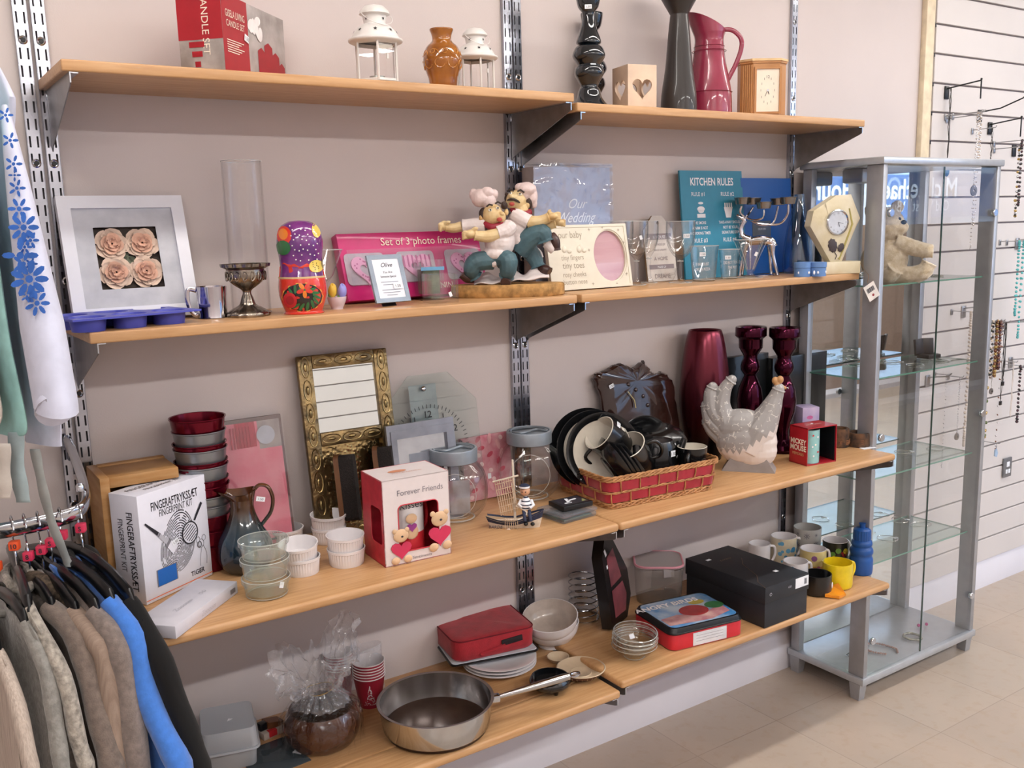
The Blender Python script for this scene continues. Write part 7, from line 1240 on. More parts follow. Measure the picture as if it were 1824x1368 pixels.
# nested white bowls
P = Vector(Z(983, 1148, Z4)); 
for k, (tl, lab) in enumerate(((0, 'lower of the two nested white bowls, standing on the shelf'), (14, 'upper of the two nested bowls, tilted, cream inside showing'))):
    t = thing('deep_bowl', lab, 'bowl', at(P+Vector((0, 0, .0006+(.026 if k else 0))), face(P)-10) @ RX(tl) if k else at(P+Vector((0, 0, .0006))), 'nested white bowls'); R = wid(49, P); H = .068; b = MB(); INN = m('bowl_inner_cream', 'bcb0a6', .2, coat=.4) if k else WHP
    b.lathe([(0, .002), (R*.44, .002), (R*.46, 0), (R*.50, 0), (R*.46, .010)]+sp([(R*.72, H*.28), (R*.93, H*.62), (R, H)], 4)+[(R*.965, H+.0005)]+sp([(R*.88, H*.62), (R*.66, H*.32), (R*.2, .014)], 4)+[(0, .013)], WHP, 52, mats=[WHP]*14+[INN]*20); b.build('bowl_shell', t)
# saucer and small cream dish, black dish
P = Vector(Z(1035, 1202, Z4)); t = thing('cream_saucer', 'cream stoneware saucer dish with a brown marked edge', 'saucer', at(P)); SCR = m('stoneware_cream', 'cbb79c', .3, coat=.2, var=.04); SBR = m('stoneware_brown', '57322a', .35, coat=.2); R = wid(44, P); b = MB(); b.lathe([(0, 0), (R*.6, 0), (R*.66, .002), (R*.93, .016), (R, .021), (R*.96, .022), (R*.8, .012), (R*.44, .007), (R*.42, .009), (R*.36, .006), (0, .005)], SCR, 56, mats=[SBR, SBR, SBR, SBR]+[SCR]*6)
for k in range(26): a = 2*pi*k/26; b.box((0, 0, 0), (.0012, .001, .010), SCR, X=RZ(k*360/26) @ T(R*.84, 0, .010) @ RY(40))
b.build('saucer_dish', t)
P = Vector(Z(994, 1178, Z4)); t = thing('small_cream_dish', 'small cream dish tucked behind the pan handle tip', 'dish', at(P+Vector((0, 0, .001)))); R = wid(20, P); b = MB(); b.lathe([(0, 0), (R*.6, 0), (R, .014), (R*.93, .015), (R*.5, .004), (0, .004)], SCR, 36); b.build('dish', t)
P = Vector(Z(980, 1228, Z4)); t = thing('black_footed_dish', 'small round glossy black dish on stub feet under the pan handle', 'dish', at(P)); R = wid(37, P); b = MB(); b.lathe(sp([(R*.6, .010), (R*.95, .016), (R, .026), (R*.9, .036)], 4)+[(R*.84, .036), (R*.8, .022), (0, .020)], BLKG, 48); b.lathe([(0, .011), (R*.6, .010)], BLKG, 48); b.build('dish_bowl', t)
for k in range(3): b = MB(); b.lathe([(0, 0), (.005, 0), (.009, .014), (0, .014)], BLKG, 14, X=RZ(120*k-100) @ T(R*.62, 0, 0)); b.build('foot', t)
# spiral wire rack
P = Vector(Z(1040, 1112, Z4)); P = Vector(Z(1043, 1112, Z4B)) if 0 else P+Vector((0, 0, 0)); t = thing('wire_spiral_rack', 'chrome wire spiral rack of stacked rings behind the white bowls', 'wire rack', at(Vector((max(P.x, XM+.055), P.y, Z4B)), face(P))); R = wid(26, P); H = upz(1022, P)-.02; b = MB()
b.tube([(R*cos(q*2*pi/24), R*sin(q*2*pi/24), .004+H*q/(24*7.)) for q in range(24*7+1)], .0017, CHROME, 6); b.build('spiral', t); b = MB(); b.tube([(R*.9, -R*.3, .001), (R*.9, -R*.3, H*.8)], .0017, CHROME, 6); b.tube([(R*cos(q*pi/10), R*sin(q*pi/10), .002) for q in range(20)], .0018, CHROME, 6, closed=True); b.build('stand', t)
# black two-window frame
A = Vector(Z(1091, 1128, Z4B)); B = Vector(Z(1127, 1090, Z4B)); Ct = A+Vector((.012, .045, upz(985, A))); M4, wd, h = lean(A, B, Ct, .030); h = h*1.0; t = thing('black_window_frame', 'black hexagonal edged frame box with two dark red windows, standing on the bottom shelf', 'frame', M4); b = MB(); BF = m('frame_black_lacquer', '141214', .3, coat=.3); WR = m('window_wine', '7e4048', .3, coat=.5, var=.2, vs=15); o = [(-wd/2, .006), (wd*.2, 0), (wd/2, h*.22), (wd*.5, h*.55), (wd*.0, h*1.06), (-wd*.3, h*1.08), (-wd/2, h*.9)]
b.prism(o, -.002, .030, BF); b.poly([(-wd*.32, h*.50), (wd*.18, h*.52), (-wd*.02, h*.92), (-wd*.34, h*.86)], WR, -.003); b.poly([(-wd*.32, h*.12), (wd*.16, h*.10), (wd*.30, h*.28), (wd*.20, h*.46), (-wd*.32, h*.45)], WR, -.003); b.build('frame_box', t); sticker(t, T(-wd*.38, -.004, h*.93) @ RY(70), .020, .010, ''); sticker(t, T(-wd*.38, -.004, h*.76) @ RY(80), .010, .008, '')
# clear container with pink lid
P = Vector(Z(1172, 1062, Z4B)); t = thing('pink_lidded_container', 'clear rounded square food container with a pink edged clip lid', 'food container', at(P, -38)); s_ = wid(88, P); H = upz(1000, P); b = MB(); rbox(b, s_*.88, s_*.88, H-.004, .03, thin('container_clear', 'eceae8', milk=.22, milkcol='b9b1ac', edge=.3), 0, 1.08, y0=-s_*.44, top=False); b.build('tub', t)
PKR = m('pink_seal', 'cf8b98', .4, var=.04); b = MB(); rbox(b, s_*1.0, s_*1.0, .008, .035, thin('lid_milky', 'e6e3e3', milk=.45, milkcol='cbc3c2'), H, .97, y0=-s_*.5); b.build('lid', t); b = MB(); b.tube([(x, y, H+.006) for x, y in rrect(s_*.95, s_*.95, .034, 7)], .0036, PKR, 8, closed=True); b.build('pink_seal_ring', t); b = MB(); b.box((0, -s_*.51, H-.010), (.034, .003, .026), thin('lid_milky', ''), bev=.0012, X=RZ(20)); b.build('clip', t)
# pressed glass bowls
P = Vector(Z(1130, 1170, Z4B)); 
for k, lab in enumerate(('lower of the nested pressed glass dessert bowls', 'middle of the nested pressed glass dessert bowls', 'top one of the nested pressed glass dessert bowls, slightly tilted')):
    t = thing('glass_dessert_bowl', lab, 'glass bowl', at(P+Vector((0, 0, .0006+k*.0135))) @ RX(3*k), 'nested pressed glass bowls'); R = wid(40, P); H = .045; b = MB(); b.lathe([(0, 0), (R*.42, 0), (R*.46, .003)]+sp([(R*.68, H*.3), (R*.92, H*.65), (R*1.03, H*.78), (R*.98, H)], 3)+[(R*.94, H)]+sp([(R*.86, H*.62), (R*.6, H*.32), (R*.2, .007)], 3)+[(0, .006)], thin('pressed_glass', 'fcfdfc', edge=.3, r0=.08), 64, fn=lambda a, r, z: r*(1+.03*cos(20*a) if r > R*.4 else 1)); b.rim(R*.96, H, .0012); b.rim(R*.44, .003, .0014); b.rim(R*1.0, H*.76, .0009); b.build('glass_body', t)
    if k == 2: sticker(t, T(0, .012, H*.55) @ RX(-40), .016, .012, '')
# printed lunch tin
A = Vector(Z(1196, 1163, Z4B)); B = Vector(Z(1325, 1131, Z4B)); C_ = Vector(Z(1138, 1108, Z4B)); M4, wd, _ = frame3(A, B, A+Vector((0, 0, 1))); dp = min(.19, (C_-A).length); H = upz(1124, A)*1.0
t = thing('printed_pencil_case', 'red and black zipped case with a blue picture lid and white name label', 'pencil case', T(0, 0, .0006) @ M4); b = MB(); CR_ = m('case_red', 'c3202c', .55, var=.04, sheen=.1); rbox(b, wd, dp, H*.72, .022, CR_, 0, 1.); b.build('fabric_side', t)
b = MB(); rbox(b, wd*1.01, dp*1.01, H*.26, .024, BLK, H*.72, .97); b.tube([(x, dp/2+y, H*.76) for x, y in rrect(wd*1.01, dp*1.01, .024, 6)], .0022, BLK, 6, closed=True)
PX = T(0, dp/2, H*.983) @ RX(-90); sky = m('lid_sky', '3f7fb8', .22, coat=.5, var=.45, vs=14, col2='b9c9d6'); pr = rrect(wd*.92, dp*.90, .02, 6); b.add([(x, -.0006, z) for x, z in pr], [list(range(len(pr)))], sky, False, PX)
b.poly([(-wd*.44, -dp*.36), (wd*.1, -dp*.42), (wd*.42, -dp*.30), (wd*.44, -dp*.05), (wd*.1, -dp*.20), (-wd*.2, -dp*.08), (-wd*.44, -dp*.12)], m('lid_rose', 'a96f78', .25, coat=.5, var=.3, vs=25, col2='c9a59c'), -.0009, PX); b.disc(wd*.05, -dp*.06, dp*.23, m('lid_red_patch', 'a3262c', .25, coat=.5, var=.1), -.0012, 24, rz=dp*.18, X=PX)
b.disc(wd*.22, dp*.18, dp*.13, m('lid_yellow_patch', 'b9a84a', .25, coat=.5), -.0012, 20, X=PX, rz=dp*.08); b.disc(wd*.36, -dp*.02, dp*.15, m('lid_green_patch', '3d7a4c', .25, coat=.5), -.0012, 20, X=PX, rz=dp*.12); b.text('ANGRY BIRDS', dp*.17, m('lid_letter', 'ece9ea', .3), -wd*.15, dp*.22, -.0016, X=PX, bold=.03, sx=1.0, shear=.1); b.build('picture_lid', t)
b = MB(); b.box((wd*.02, -.0008, H*.36), (wd*.46, .0012, H*.58), m('name_label', 'd6d8de', .5)); [b.rect(-wd*.17, H*z, wd*.2, H*z+.0008, GR, -.002) for z in (.25, .38, .50)]; b.build('name_label', t)
# black shoe box
A = Vector(Z(1368, 1124, Z4B)); B = Vector(Z(1443, 1093, Z4B)); D_ = Vector(Z(1226, 1060, Z4B)); fx = B-A; A = A+Vector((.0, .012, 0)); yaw = math.degrees(math.atan2(B.y-A.y, B.x-A.x)); wd = fx.length; dp = .305; H = upz(1048, A)
t = thing('black_shoe_box', 'black shoe box with fine gold script on its lid, on the bottom right shelf', 'shoe box', T(A.x, A.y, Z4B+.0006) @ RZ(1) @ T(wd/2, 0, 0)); SB = m('slate_black_card', '24272d', .5, var=.06, vs=8); b = MB(); b.box((0, dp/2, H*.34), (wd*.97, dp*.98, H*.68), SB, bev=.001); b.build('carton', t)
b = MB(); b.box((0, dp/2, H*.80), (wd, dp, H*.40), SB, bev=.001); X = T(0, dp/2, H) @ RX(-90); GD = m('gold_script', '8b6f58', .4, .4); b.text('Lorena', .016, GD, -wd*.05, dp*.22, -.0006, X=X, shear=.5); b.tube([(wd*(-.5+.1*k), -.0006+0, -dp*.5+dp*.1*k+.012*sin(k*1.6)) for k in range(8)], .0006, GD, 4, X=X); b.disc(-wd*.38, H*.80, .005, GL, -.0008, 12); b.disc(-wd*.38, H*.80, .0035, SB, -.0011, 12); b.text('650', .009, GL, wd*.05, H*.80, -.0008)
b.build('lid', t); b = MB(); b.box((wd*.33, -.0008, H*.84), (wd*.30, .0012, H*.24), STK); [b.rect(wd*(.38)+k*.0016, H*.77, wd*.38+k*.0016+.0008, H*.91, INK, -.002) for k in range(7)]; b.build('barcode_label', t); sticker(t, T(wd*.16, dp*.22, H+.0008) @ RX(-90), .014, .012, ''); sticker(t, T(-wd*.28, dp*.82, H+.0008) @ RX(-90), .016, .010, '')
# mugs
def cmug(px, py, hw, H, lab, body, motif, hrot, base=None, inner=None, nm='patterned_mug', cat='mug'):
    P = Vector(Z(px, py, Z4B)); R = wid(hw, P); t = thing(nm, lab, cat, at(P+Vector((0, 0, .0006)), 0), 'mugs on the bottom right shelf'); inn = inner or WHP; b = MB(); b.lathe([(0, .002), (R*.85, 0), (R*.97, .004), (R, .01), (R, H), (R*.93, H+.0005), (R*.92, .008), (0, .007)], body, 44, mats=[body]*4+[inn]*3); rnd = random.Random(px)
    for c_ in motif:
        for q in range(7):
            a = -pi*.9+pi*.95*rnd.random(); z = H*(.15+.7*rnd.random()); s_ = .004+.006*rnd.random(); n = 8; V = [((R+.0005)*cos(a+s_/R*cos(2*pi*i/n)), (R+.0005)*sin(a+s_/R*cos(2*pi*i/n)), z+s_*sin(2*pi*i/n)) for i in range(n)]; b.add(V, [list(range(n))], c_, False)
    b.build('mug_body', t); b = MB(); b.tube(smooth_curve([(R*.95, 0, H*.84), (R*1.5, 0, H*.80), (R*1.62, 0, H*.5), (R*1.3, 0, H*.22), (R*.95, 0, H*.2)], 5), .0045, inn if inner is None else body, 10, X=RZ(hrot)); b.build('handle', t); return t, P, R
C1 = lambda n_, c: m('mug_'+n_, c, .3, coat=.4)
cmug(1352, 1012, 19, .085, 'white mug mostly hidden behind the black shoe box', WHP, [], -20)
cmug(1395, 1002, 23, .092, 'cream and blue striped picture mug, back left of the mugs', C1('cream', 'd3c9b0'), [C1('blue', '3f84b0'), C1('blue2', '5f9cc0'), C1('blue', '')], -15)
cmug(1487, 1008, 22, .088, 'black and green picture mug beside the blue bottle', C1('black', '26261f'), [C1('green', '5d8a3a'), C1('yellow', 'c9b83a'), C1('red', '8f2f2a')], -5)
cmug(1447, 1024, 23, .088, 'pink and yellow floral mug in the middle of the mugs', C1('pale_yellow', 'd9c78a'), [C1('pink', 'b56a92'), C1('orange', 'c98f4a'), C1('violet', '8b5a88')], -10)
cmug(1416, 1046, 22, .085, 'white mug with blue marking behind the shoe box corner', WHP, [C1('blue', '')], -10)
t, P, R = cmug(1491, 1044, 26, .078, 'bright yellow plastic mug at the front of the bottom shelf', C1('bright_yellow', 'e3c81c'), [], -5, inner=C1('bright_yellow', ''), nm='yellow_mug')
t, P, R = cmug(1455, 1056, 25, .062, 'small black mug with an orange beak shaped tray in front of the yellow mug', C1('gloss_black', '141416'), [], 160, inner=C1('gloss_black', ''), nm='black_beak_mug'); b = MB(); OB = C1('beak_orange', 'e08a1c')
b.add([(-.030, -R*.8, .012), (.034, -R*.8, .020), (.020, -R*1.9, .006), (-.016, -R*1.7, .010), (-.030, -R*.8, .004), (.034, -R*.8, .006), (.020, -R*1.9, .001), (-.016, -R*1.7, .001), (.040, -R*1.2, .028)], [[0, 3, 2, 1], [4, 5, 6, 7], [0, 4, 7, 3], [3, 7, 6, 2], [1, 2, 8], [2, 6, 5], [2, 5, 8], [1, 8, 5]], OB, True, RZ(20)); b.ell((.004, -R*1.02, .030), (.006, .002, .010), CUPW, X=RZ(24)); b.build('orange_beak', t)
P = Vector(Z(1437, 992, Z4B)); t = thing('frosted_snowflake_glass', 'frosted glass with grey snowflake pattern behind the mugs', 'glass', at(P+Vector((0, 0, .0006)), face(P))); R = wid(24, P); H = .105; FG = m('frost_glass', 'b3b1ae', .5, var=.02); b = MB(); b.lathe([(0, 0), (R*.85, 0), (R*.92, .004), (R, H), (R*.95, H), (R*.86, .006), (0, .006)], FG, 40)
def snow(u, z, s_):
    for k in range(4): 
        for q in range(2):
            a0 = u; b.add([((R*(.93+.07*z/H)+.0006)*cos(a0+s_/R*x), (R*(.93+.07*z/H)+.0006)*sin(a0+s_/R*x), z+s_*zz) for x, zz in [(cos(k*pi/4)*(-1)-.12*sin(k*pi/4), sin(k*pi/4)*(-1)+.12*cos(k*pi/4)), (cos(k*pi/4)-.12*sin(k*pi/4), sin(k*pi/4)+.12*cos(k*pi/4)), (cos(k*pi/4)+.12*sin(k*pi/4), sin(k*pi/4)-.12*cos(k*pi/4)), (-cos(k*pi/4)+.12*sin(k*pi/4), -sin(k*pi/4)-.12*cos(k*pi/4))]], [[0, 1, 2, 3]], GR, False); break
for u, z, s_ in ((-1.6, .085, .010), (-.9, .055, .010), (-2.3, .05, .010), (-1.6, .045, .006), (-2.3, .09, .005), (-.9, .088, .005)): snow(u, z, s_)
b.build('glass_body', t)
# blue sports bottle
P = Vector(Z(1533, 1020, Z4B)); t = thing('blue_sports_bottle', 'royal blue plastic sports bottle with a ribbed neck and push cap', 'bottle', at(P, face(P))); BB = m('bottle_blue', '1c4f96', .4, var=.04); b = MB(); pr = prof_px(P, [(0, 1030), (16, 1030), (19, 1026), (20, 1010), (20, 995), (18, 988), (20, 982), (19, 976), (16, 972), (18, 968), (17, 963), (14, 960)]); b.lathe(sp(pr[1:], 3), BB, 36); b.lathe([(0, 0), (pr[1][0], 0)], BB, 36); b.build('bottle_body', t)
b = MB(); b.lathe([(wid(14, P), upz(961, P)), (wid(15, P), upz(958, P)), (wid(14.5, P), upz(943, P)), (wid(11, P), upz(940, P)), (wid(5, P), upz(939, P)), (wid(5, P), upz(934, P)), (wid(6, P), upz(932, P)), (0, upz(931, P))], BB, 40, fn=lambda a, r, z: r*(1+(.03*cos(20*a) if r > wid(10, P) else 0))); b.build('push_cap', t)
# ================================================================== inside the glass cabinet
FUR = m('plush_beige', 'd6c9b2', .95, var=.15, vs=60, bump=.8, bs=400, sheen=.5, col2='bcab8e'); zs = SHZ[0]; P = Vector((2.475, -.165, zs+.001)); ox = pj(P)[0]
t = thing('teddy_bear', 'beige plush teddy bear sitting on the top glass shelf, one arm stretched out', 'teddy bear', at(P, face(P)))
def K(px, py, y=0): return (wid(px-ox, P), y, upz(py, P))
u1 = wid(1, P); e = lambda px, py, rx, rz_, y=0, ry=None: ('e', K(px, py, y), (rx*u1, (ry or rx)*u1, rz_*u1)); tb = lambda pts, rs: ('t', [K(*p) for p in pts], [r*u1 for r in rs])
blobs([e(1578, 462, 34, 40, 0, 30), e(1572, 402, 32, 32, 0, 30), e(1592, 406, 18, 14, -.010, 18), e(1548, 375, 12, 13, .004, 8), e(1590, 370, 11, 12, .01, 8), tb([(1590, 432, -.02), (1618, 442, -.025), (1638, 447, -.025), (1650, 448, -.025)], [15, 14, 13, 11]),
       tb([(1556, 440, -.02), (1545, 462, -.03), (1548, 478, -.035)], [14, 13, 11]), tb([(1590, 490, -.01), (1612, 490, -.03), (1635, 484, -.035), (1645, 468, -.035)], [17, 16, 15, 12]), tb([(1570, 492, -.02), (1582, 488, -.05), (1590, 478, -.058)], [16, 15, 12])], FUR, 'plush_body', t, .0032, disp=.004)
b = MB(); b.ell(K(1601, 397, -.034), (5*u1, 4*u1, 4*u1), BLK, seg=12, rings=8); b.build('nose', t); b = MB(); [b.ell(K(x, 391, -.036+.004*i), (3*u1, 2*u1, 3*u1), BLK, seg=10, rings=6) for i, x in enumerate((1575, 1594))]; b.build('eyes', t)
SLV2 = m('silver_chain', 'd4d2d4', .18, 1, var=.1, vs=200)
def loop(px, py, z, rx, ry, lab, seed, bead=0, mt=SLV2, r=.0011, cat='bracelet', nm='silver_bracelet', grp='silver bracelets on the glass shelves', arc_=360):
    c = Vector(Z(px, py, z)); t = thing(nm, lab, cat, at(Vector((c.x, c.y, z+.0008)), seed*37), grp); b = MB(); n = 40; pts = []
    for i in range(n):
        a = R_(arc_)*i/n; q = 1+.16*noz(cos(a)*1.5, sin(a)*1.5, seed); pts.append((rx*q*cos(a), ry*q*sin(a), max(r, bead)+.0006*(i % 2)+.001*abs(noz(a, seed))))
    if bead: [b.ell(p, (bead, bead, bead), mt, seg=10, rings=6) for p in pts[::1]]
    else: b.tube(pts, [r*(1+.35*(i % 2)) for i in range(n)], mt, 5, closed=arc_ == 360)
    b.build('chain' if not bead else 'bead_strand', t); return t, b
cl = [(1620, 494, 0, .030, .022, 'fine silver chain heap by the teddy bear'), (1665, 492, 0, .032, .024, 'silver chain beside the teddy bear, near the door seam'), (1490, 636, 1, .030, .028, 'silver bracelet on the second glass shelf, far left'), (1520, 648, 1, .034, .026, 'twisted silver bracelet on the second glass shelf beside the post'),
      (1590, 646, 1, .034, .024, 'silver bracelet in front of the black ring boxes'), (1640, 652, 1, .036, .026, 'wide silver bracelet right of the black ring boxes'), (1680, 644, 1, .030, .024, 'silver bracelet at the right of the second glass shelf'), (1555, 822, 2, .036, .024, 'silver bracelet on the third glass shelf beside the post'), (1610, 806, 2, .034, .026, 'silver bracelet in the middle of the third glass shelf'), (1665, 800, 2, .032, .026, 'silver bracelet at the right of the third glass shelf'),
      (1530, 908, 3, .036, .028, 'large plain silver bangle on the lowest glass shelf, back left'), (1485, 930, 3, .034, .028, 'silver chain bracelet near the frosted glass'), (1580, 960, 3, .036, .030, 'silver chain bracelet on the lowest glass shelf, front'), (1640, 935, 3, .040, .026, 'wavy silver bangle on the lowest glass shelf, right')]
for i, (px, py, s_, rx, ry, lab) in enumerate(cl):
    z = SHZ[s_]; c = Vector(Z(px, py, z)); x = min(max(c.x, CL+.06), CR-.06); y = min(max(c.y, -.22), -.08); q = pj((x, y, z)); loop(q[0], q[1], z, rx, ry, lab, i+1)
    if i % 2 == 0:
        t = thing('price_tag', 'tiny white price tag '+('on the top glass shelf by the teddy bear', '', 'at the far left of the second glass shelf', '', 'just before the black ring boxes', '', 'at the right of the second glass shelf', '', 'on the third glass shelf, middle', '', 'at the back left of the lowest glass shelf', '', 'at the front of the lowest glass shelf', '')[i], 'price tag', at(Vector((x+.03, y-.012, z+.001)), 30*i), 'price tags in the cabinet'); b = MB(); b.box((0, 0, .0005), (.018, .011, .0008), STK); b.build('tag', t)
zb = .0815; loop(1625, 1137, zb, .030, .026, 'silver beaded bracelet on the cabinet floor', 3, .0046, m('silver_bead', 'aaa79a', .25, .9, var=.3, vs=120), nm='beaded_bracelet', grp='bead jewellery on the cabinet floor')
loop(1568, 1158, zb, .058, .038, 'rose pearl bead necklace on the cabinet floor', 8, .0040, m('rose_bead', 'a8857c', .3, .3, var=.1), nm='bead_necklace', cat='necklace', grp='bead jewellery on the cabinet floor', arc_=300)
for px, py, l in ((1636, 1117, 'left'), (1650, 1115, 'right')):
    c = Vector(Z(px, py, zb)); t = thing('pink_earring', f'bright pink ball earring on the cabinet floor, the {l} one', 'earring', at(c+Vector((0, 0, .001))), 'pink ball earrings'); b = MB(); b.ell((0, 0, .006), (.006, .006, .006), m('hot_pink', 'c23f86', .3, coat=.4), seg=14, rings=8); b.build('ball', t)
c = Vector(Z(1515, 1170, zb)); c.x = max(c.x, CL+.05); t = thing('silver_brooch', 'small silver brooch on the cabinet floor near the left post', 'brooch', at(c+Vector((0, 0, .001)))); b = MB(); b.tube([(.016*cos(q*pi/8), .016*sin(q*pi/8), .003+.004*sin(q)) for q in range(16)], .0018, SLV2, 6, closed=True); b.ell((.012, 0, .007), (.007, .007, .006), BLK, seg=10, rings=6); b.build('brooch_ring', t)
for px, py, rz_, l in ((1592, 632, 20, 'left'), (1632, 634, -8, 'right')):
    c = Vector(Z(px, py, SHZ[1])); c.y = -.15; t = thing('ring_display_box', f'open black velvet jewellery box on the second glass shelf, the {l} one', 'jewellery box', at(Vector((c.x, c.y, SHZ[1]+.001)), rz_-20), 'black jewellery boxes'); b = MB(); b.box((0, 0, .007), (.046, .046, .014), BLK, bev=.002); b.build('box_base', t); b = MB(); b.box((0, .026, .040), (.046, .010, .058), BLK, bev=.002, X=RX(-8)); b.build('open_lid', t)
b = MB(); b.tube(smooth_curve([(2.93, -.012, 1.62), (2.935, -.012, 1.35), (2.93, -.014, 1.2), (2.937, -.012, .8), (2.93, -.012, .3)], 6), .0025, BLK, 6); t = thing('lamp_cable', 'thin black lamp cable hanging down the wall behind the glass cabinet', 'cable', (0, 0, 0)); b.build('cord', t); b = MB(); b.box((2.934, -.016, 1.13), (.022, .020, .075), m('grey_switch', '55565a', .5), bev=.003); b.build('inline_switch', t)

# ================================================================== slatwall hooks and necklaces
YW = -.0225; HK = []
def hook(px, py, arm, drop, lab, mt=BLK, up_=0):
    p = Vector(Y(px, py, YW)); t = thing('slatwall_hook', lab, 'hook', (p.x, YW, p.z), 'slatwall display hooks'); b = MB(); b.box((0, -.002, -.014), (.026, .004, .045), mt, bev=.001); b.build('back_plate', t)
    b = MB(); q = [(0, -.004, 0), (0, -arm*.5, .006), (0, -arm, .012+up_)]; b.tube(q, .0026, mt, 8)
    if drop: b.tube([(0, -arm, .012), (0, -arm, -drop)], .0026, mt, 8); b.ell((0, -arm, .016), (.004, .004, .004), mt, seg=10, rings=6)
    else: b.tube([(0, -arm, .012+up_), (0, -arm-.018, .026+up_)], .0026, mt, 8)
    b.build('arm', t); HK.append((p.x, p.z, arm)); return p
def necklace(x, y, z, w_, h, lab, mt, bead=0., pend=None, nm='necklace', n=36, seed=1, r=.0012, cat='necklace'):
    near = [k for k in HK if abs(k[0]-x) < .045 and abs(k[1]-z) < .045 and k[2]+.02 >= -y+YW]
    if near: hk = min(near, key=lambda k: abs(k[0]-x)); x = hk[0]; z = hk[1]+.012*min(1, -y/hk[2])
    else:
        t = thing('wire_peg', 'wire peg holding the '+lab, 'peg', (x, YW, z), 'wire pegs on the slatwall'); b = MB(); b.tube([(0, .001, 0), (0, y-YW-.012, .001), (0, y-YW-.016, .008)], .0018, STEEL, 8); b.build('peg_wire', t); b = MB(); b.box((0, -.001, -.004), (.012, .003, .022), STEEL, bev=.0008); b.build('peg_plate', t)
    t = thing(nm, lab, cat, (x, y, z), 'necklaces hanging on the slatwall'); b = MB(); pts = []
    for i in range(n+1):
        a = -pi/2+2*pi*i/n; q = (sin(a)*.5+.5); pts.append((w_*cos(a)*(.35+.65*(1-q))+.002*noz(i*.6, seed), .004*noz(i*.5, seed, 2)+.0035*cos(a), -h*(1-q)))
    if bead: [b.ell(p, (bead*(1+.3*noz(i*1.9, seed)),)*3, mt[i % len(mt)], seg=8, rings=6) for i, p in enumerate(pts[:-1])]
    else: b.tube(pts, r, mt[0], 5)
    b.build('strand', t)
    if pend: b = MB(); pend(b, -h); b.build('pendant', t)
    return t
hook(1686, 158, .13, .050, 'black slatwall hook holding a long black cord pendant'); hook(1745, 200, .16, 0, 'black hook with a long upturned arm beside the silver chains', up_=.02); hook(1763, 222, .12, .055, 'black slatwall hook at the right with a dark cord'); hook(1716, 549, .09, 0, 'grey metal slatwall hook holding the pearl strand', STEEL); hook(1786, 575, .10, 0, 'slatwall hook holding the dark bead necklaces', STEEL); hook(1652, 672, .08, 0, 'small metal hook with long silver pendants behind the cabinet', STEEL); hook(1806, 262, .13, 0, 'black hook with bronze charm necklaces near the picture edge'); hook(1812, 428, .10, 0, 'hook with turquoise strands near the picture edge', STEEL); hook(1800, 640, .09, 0, 'metal hook with a white lanyard at the right edge', STEEL)
BD = lambda n_, c, **k: m('bead_'+n_, c, .25, coat=.4, **k); dk1, dk2, br1, gld = BD('black', '1a1718'), BD('plum', '4a2a34'), BD('brown', '7a4a30', var=.2), m('bead_gold', 'b89b62', .3, .8); slv = SLV2; prl = BD('pearl', 'd8c9bb'); trq = BD('turquoise', '55b5b8')
def NP(px, py, yy): q = Y(px, py, yy); return q.x, yy, q.z
def len_(px, p0, p1, yy): return Y(px, p0, yy).z-Y(px, p1, yy).z
def disk(r, mt): return lambda b, z: b.lathe([(r*.3, -.003), (r, -.002), (r, .002), (r*.3, .003)], mt, 24, X=T(0, 0, z-r) @ RX(90), closed=True)
def drop_(mt, s_=.008): return lambda b, z: b.ell((0, 0, z-s_*1.6), (s_, s_*.7, s_*1.7), mt, seg=12, rings=8)
def sq(mt, s_): return lambda b, z: b.box((0, 0, z-s_), (s_*1.6, .006, s_*1.8), mt, bev=.001)
necklace(*NP(1689, 172, -.04), .004, len_(1689, 172, 312, -.04), 'long black cord with a blue glass drop, hanging above the cabinet top', [dk1], r=.0016, pend=drop_(BD('blue_drop', '3a6c9c'), .012))
necklace(*NP(1742, 205, -.14), .010, len_(1742, 205, 330, -.14), 'silver chain with a dark round pendant, seen through the cabinet', [slv], bead=.0022, pend=disk(.019, m('grey_disc', '5a5757', .4)), n=60)
for k, (w_, py, l) in enumerate(((.012, 285, 'shortest silver chain in the bunch above the cabinet'), (.016, 400, 'silver chain with pale charms above the cabinet'), (.008, 440, 'longest pale silver chain in the bunch above the cabinet'))): necklace(*NP(1748-3*k, 200, -.13-.008*k), w_, len_(1748, 200, py, -.13), l, [slv, prl], bead=.0030-.0004*k, seed=k+5, n=70)
necklace(*NP(1768, 228, -.10), .004, len_(1768, 228, 285, -.10), 'short dark cord with a slim pendant beside the silver chains', [dk1], r=.0012, pend=drop_(dk1, .007))
for k, (px, p0, p1, mt, l) in enumerate(((1816, 262, 385, [dk1, gld, slv], 'bronze and black charm necklace at the right edge'), (1821, 250, 365, [dk2, dk1], 'dark plum bead necklace at the right edge'))): necklace(*NP(px, p0, -.12-.01*k), .010, len_(px, p0, p1, -.12), l, mt, bead=.0048, seed=k+9, n=44)
necklace(*NP(1730, 556, -.10), .007, len_(1730, 556, 790, -.10), 'very long pearl strand hanging behind the right cabinet post', [prl], bead=.0050, n=90, seed=3)
for k, (px, p1, mt, bd, l) in enumerate(((1770, 672, [dk1, prl], .0045, 'black and pearl bead necklace beside the cabinet'), (1777, 668, [br1, gld], .0065, 'chunky brown and gold bead necklace beside the cabinet'), (1783, 655, [br1, dk2], .0055, 'brown and plum bead necklace beside the cabinet'))): necklace(*NP(px, 572, -.10-.01*k), .012, len_(px, 572, p1, -.10), l, mt, bead=bd, seed=k+20, n=50)
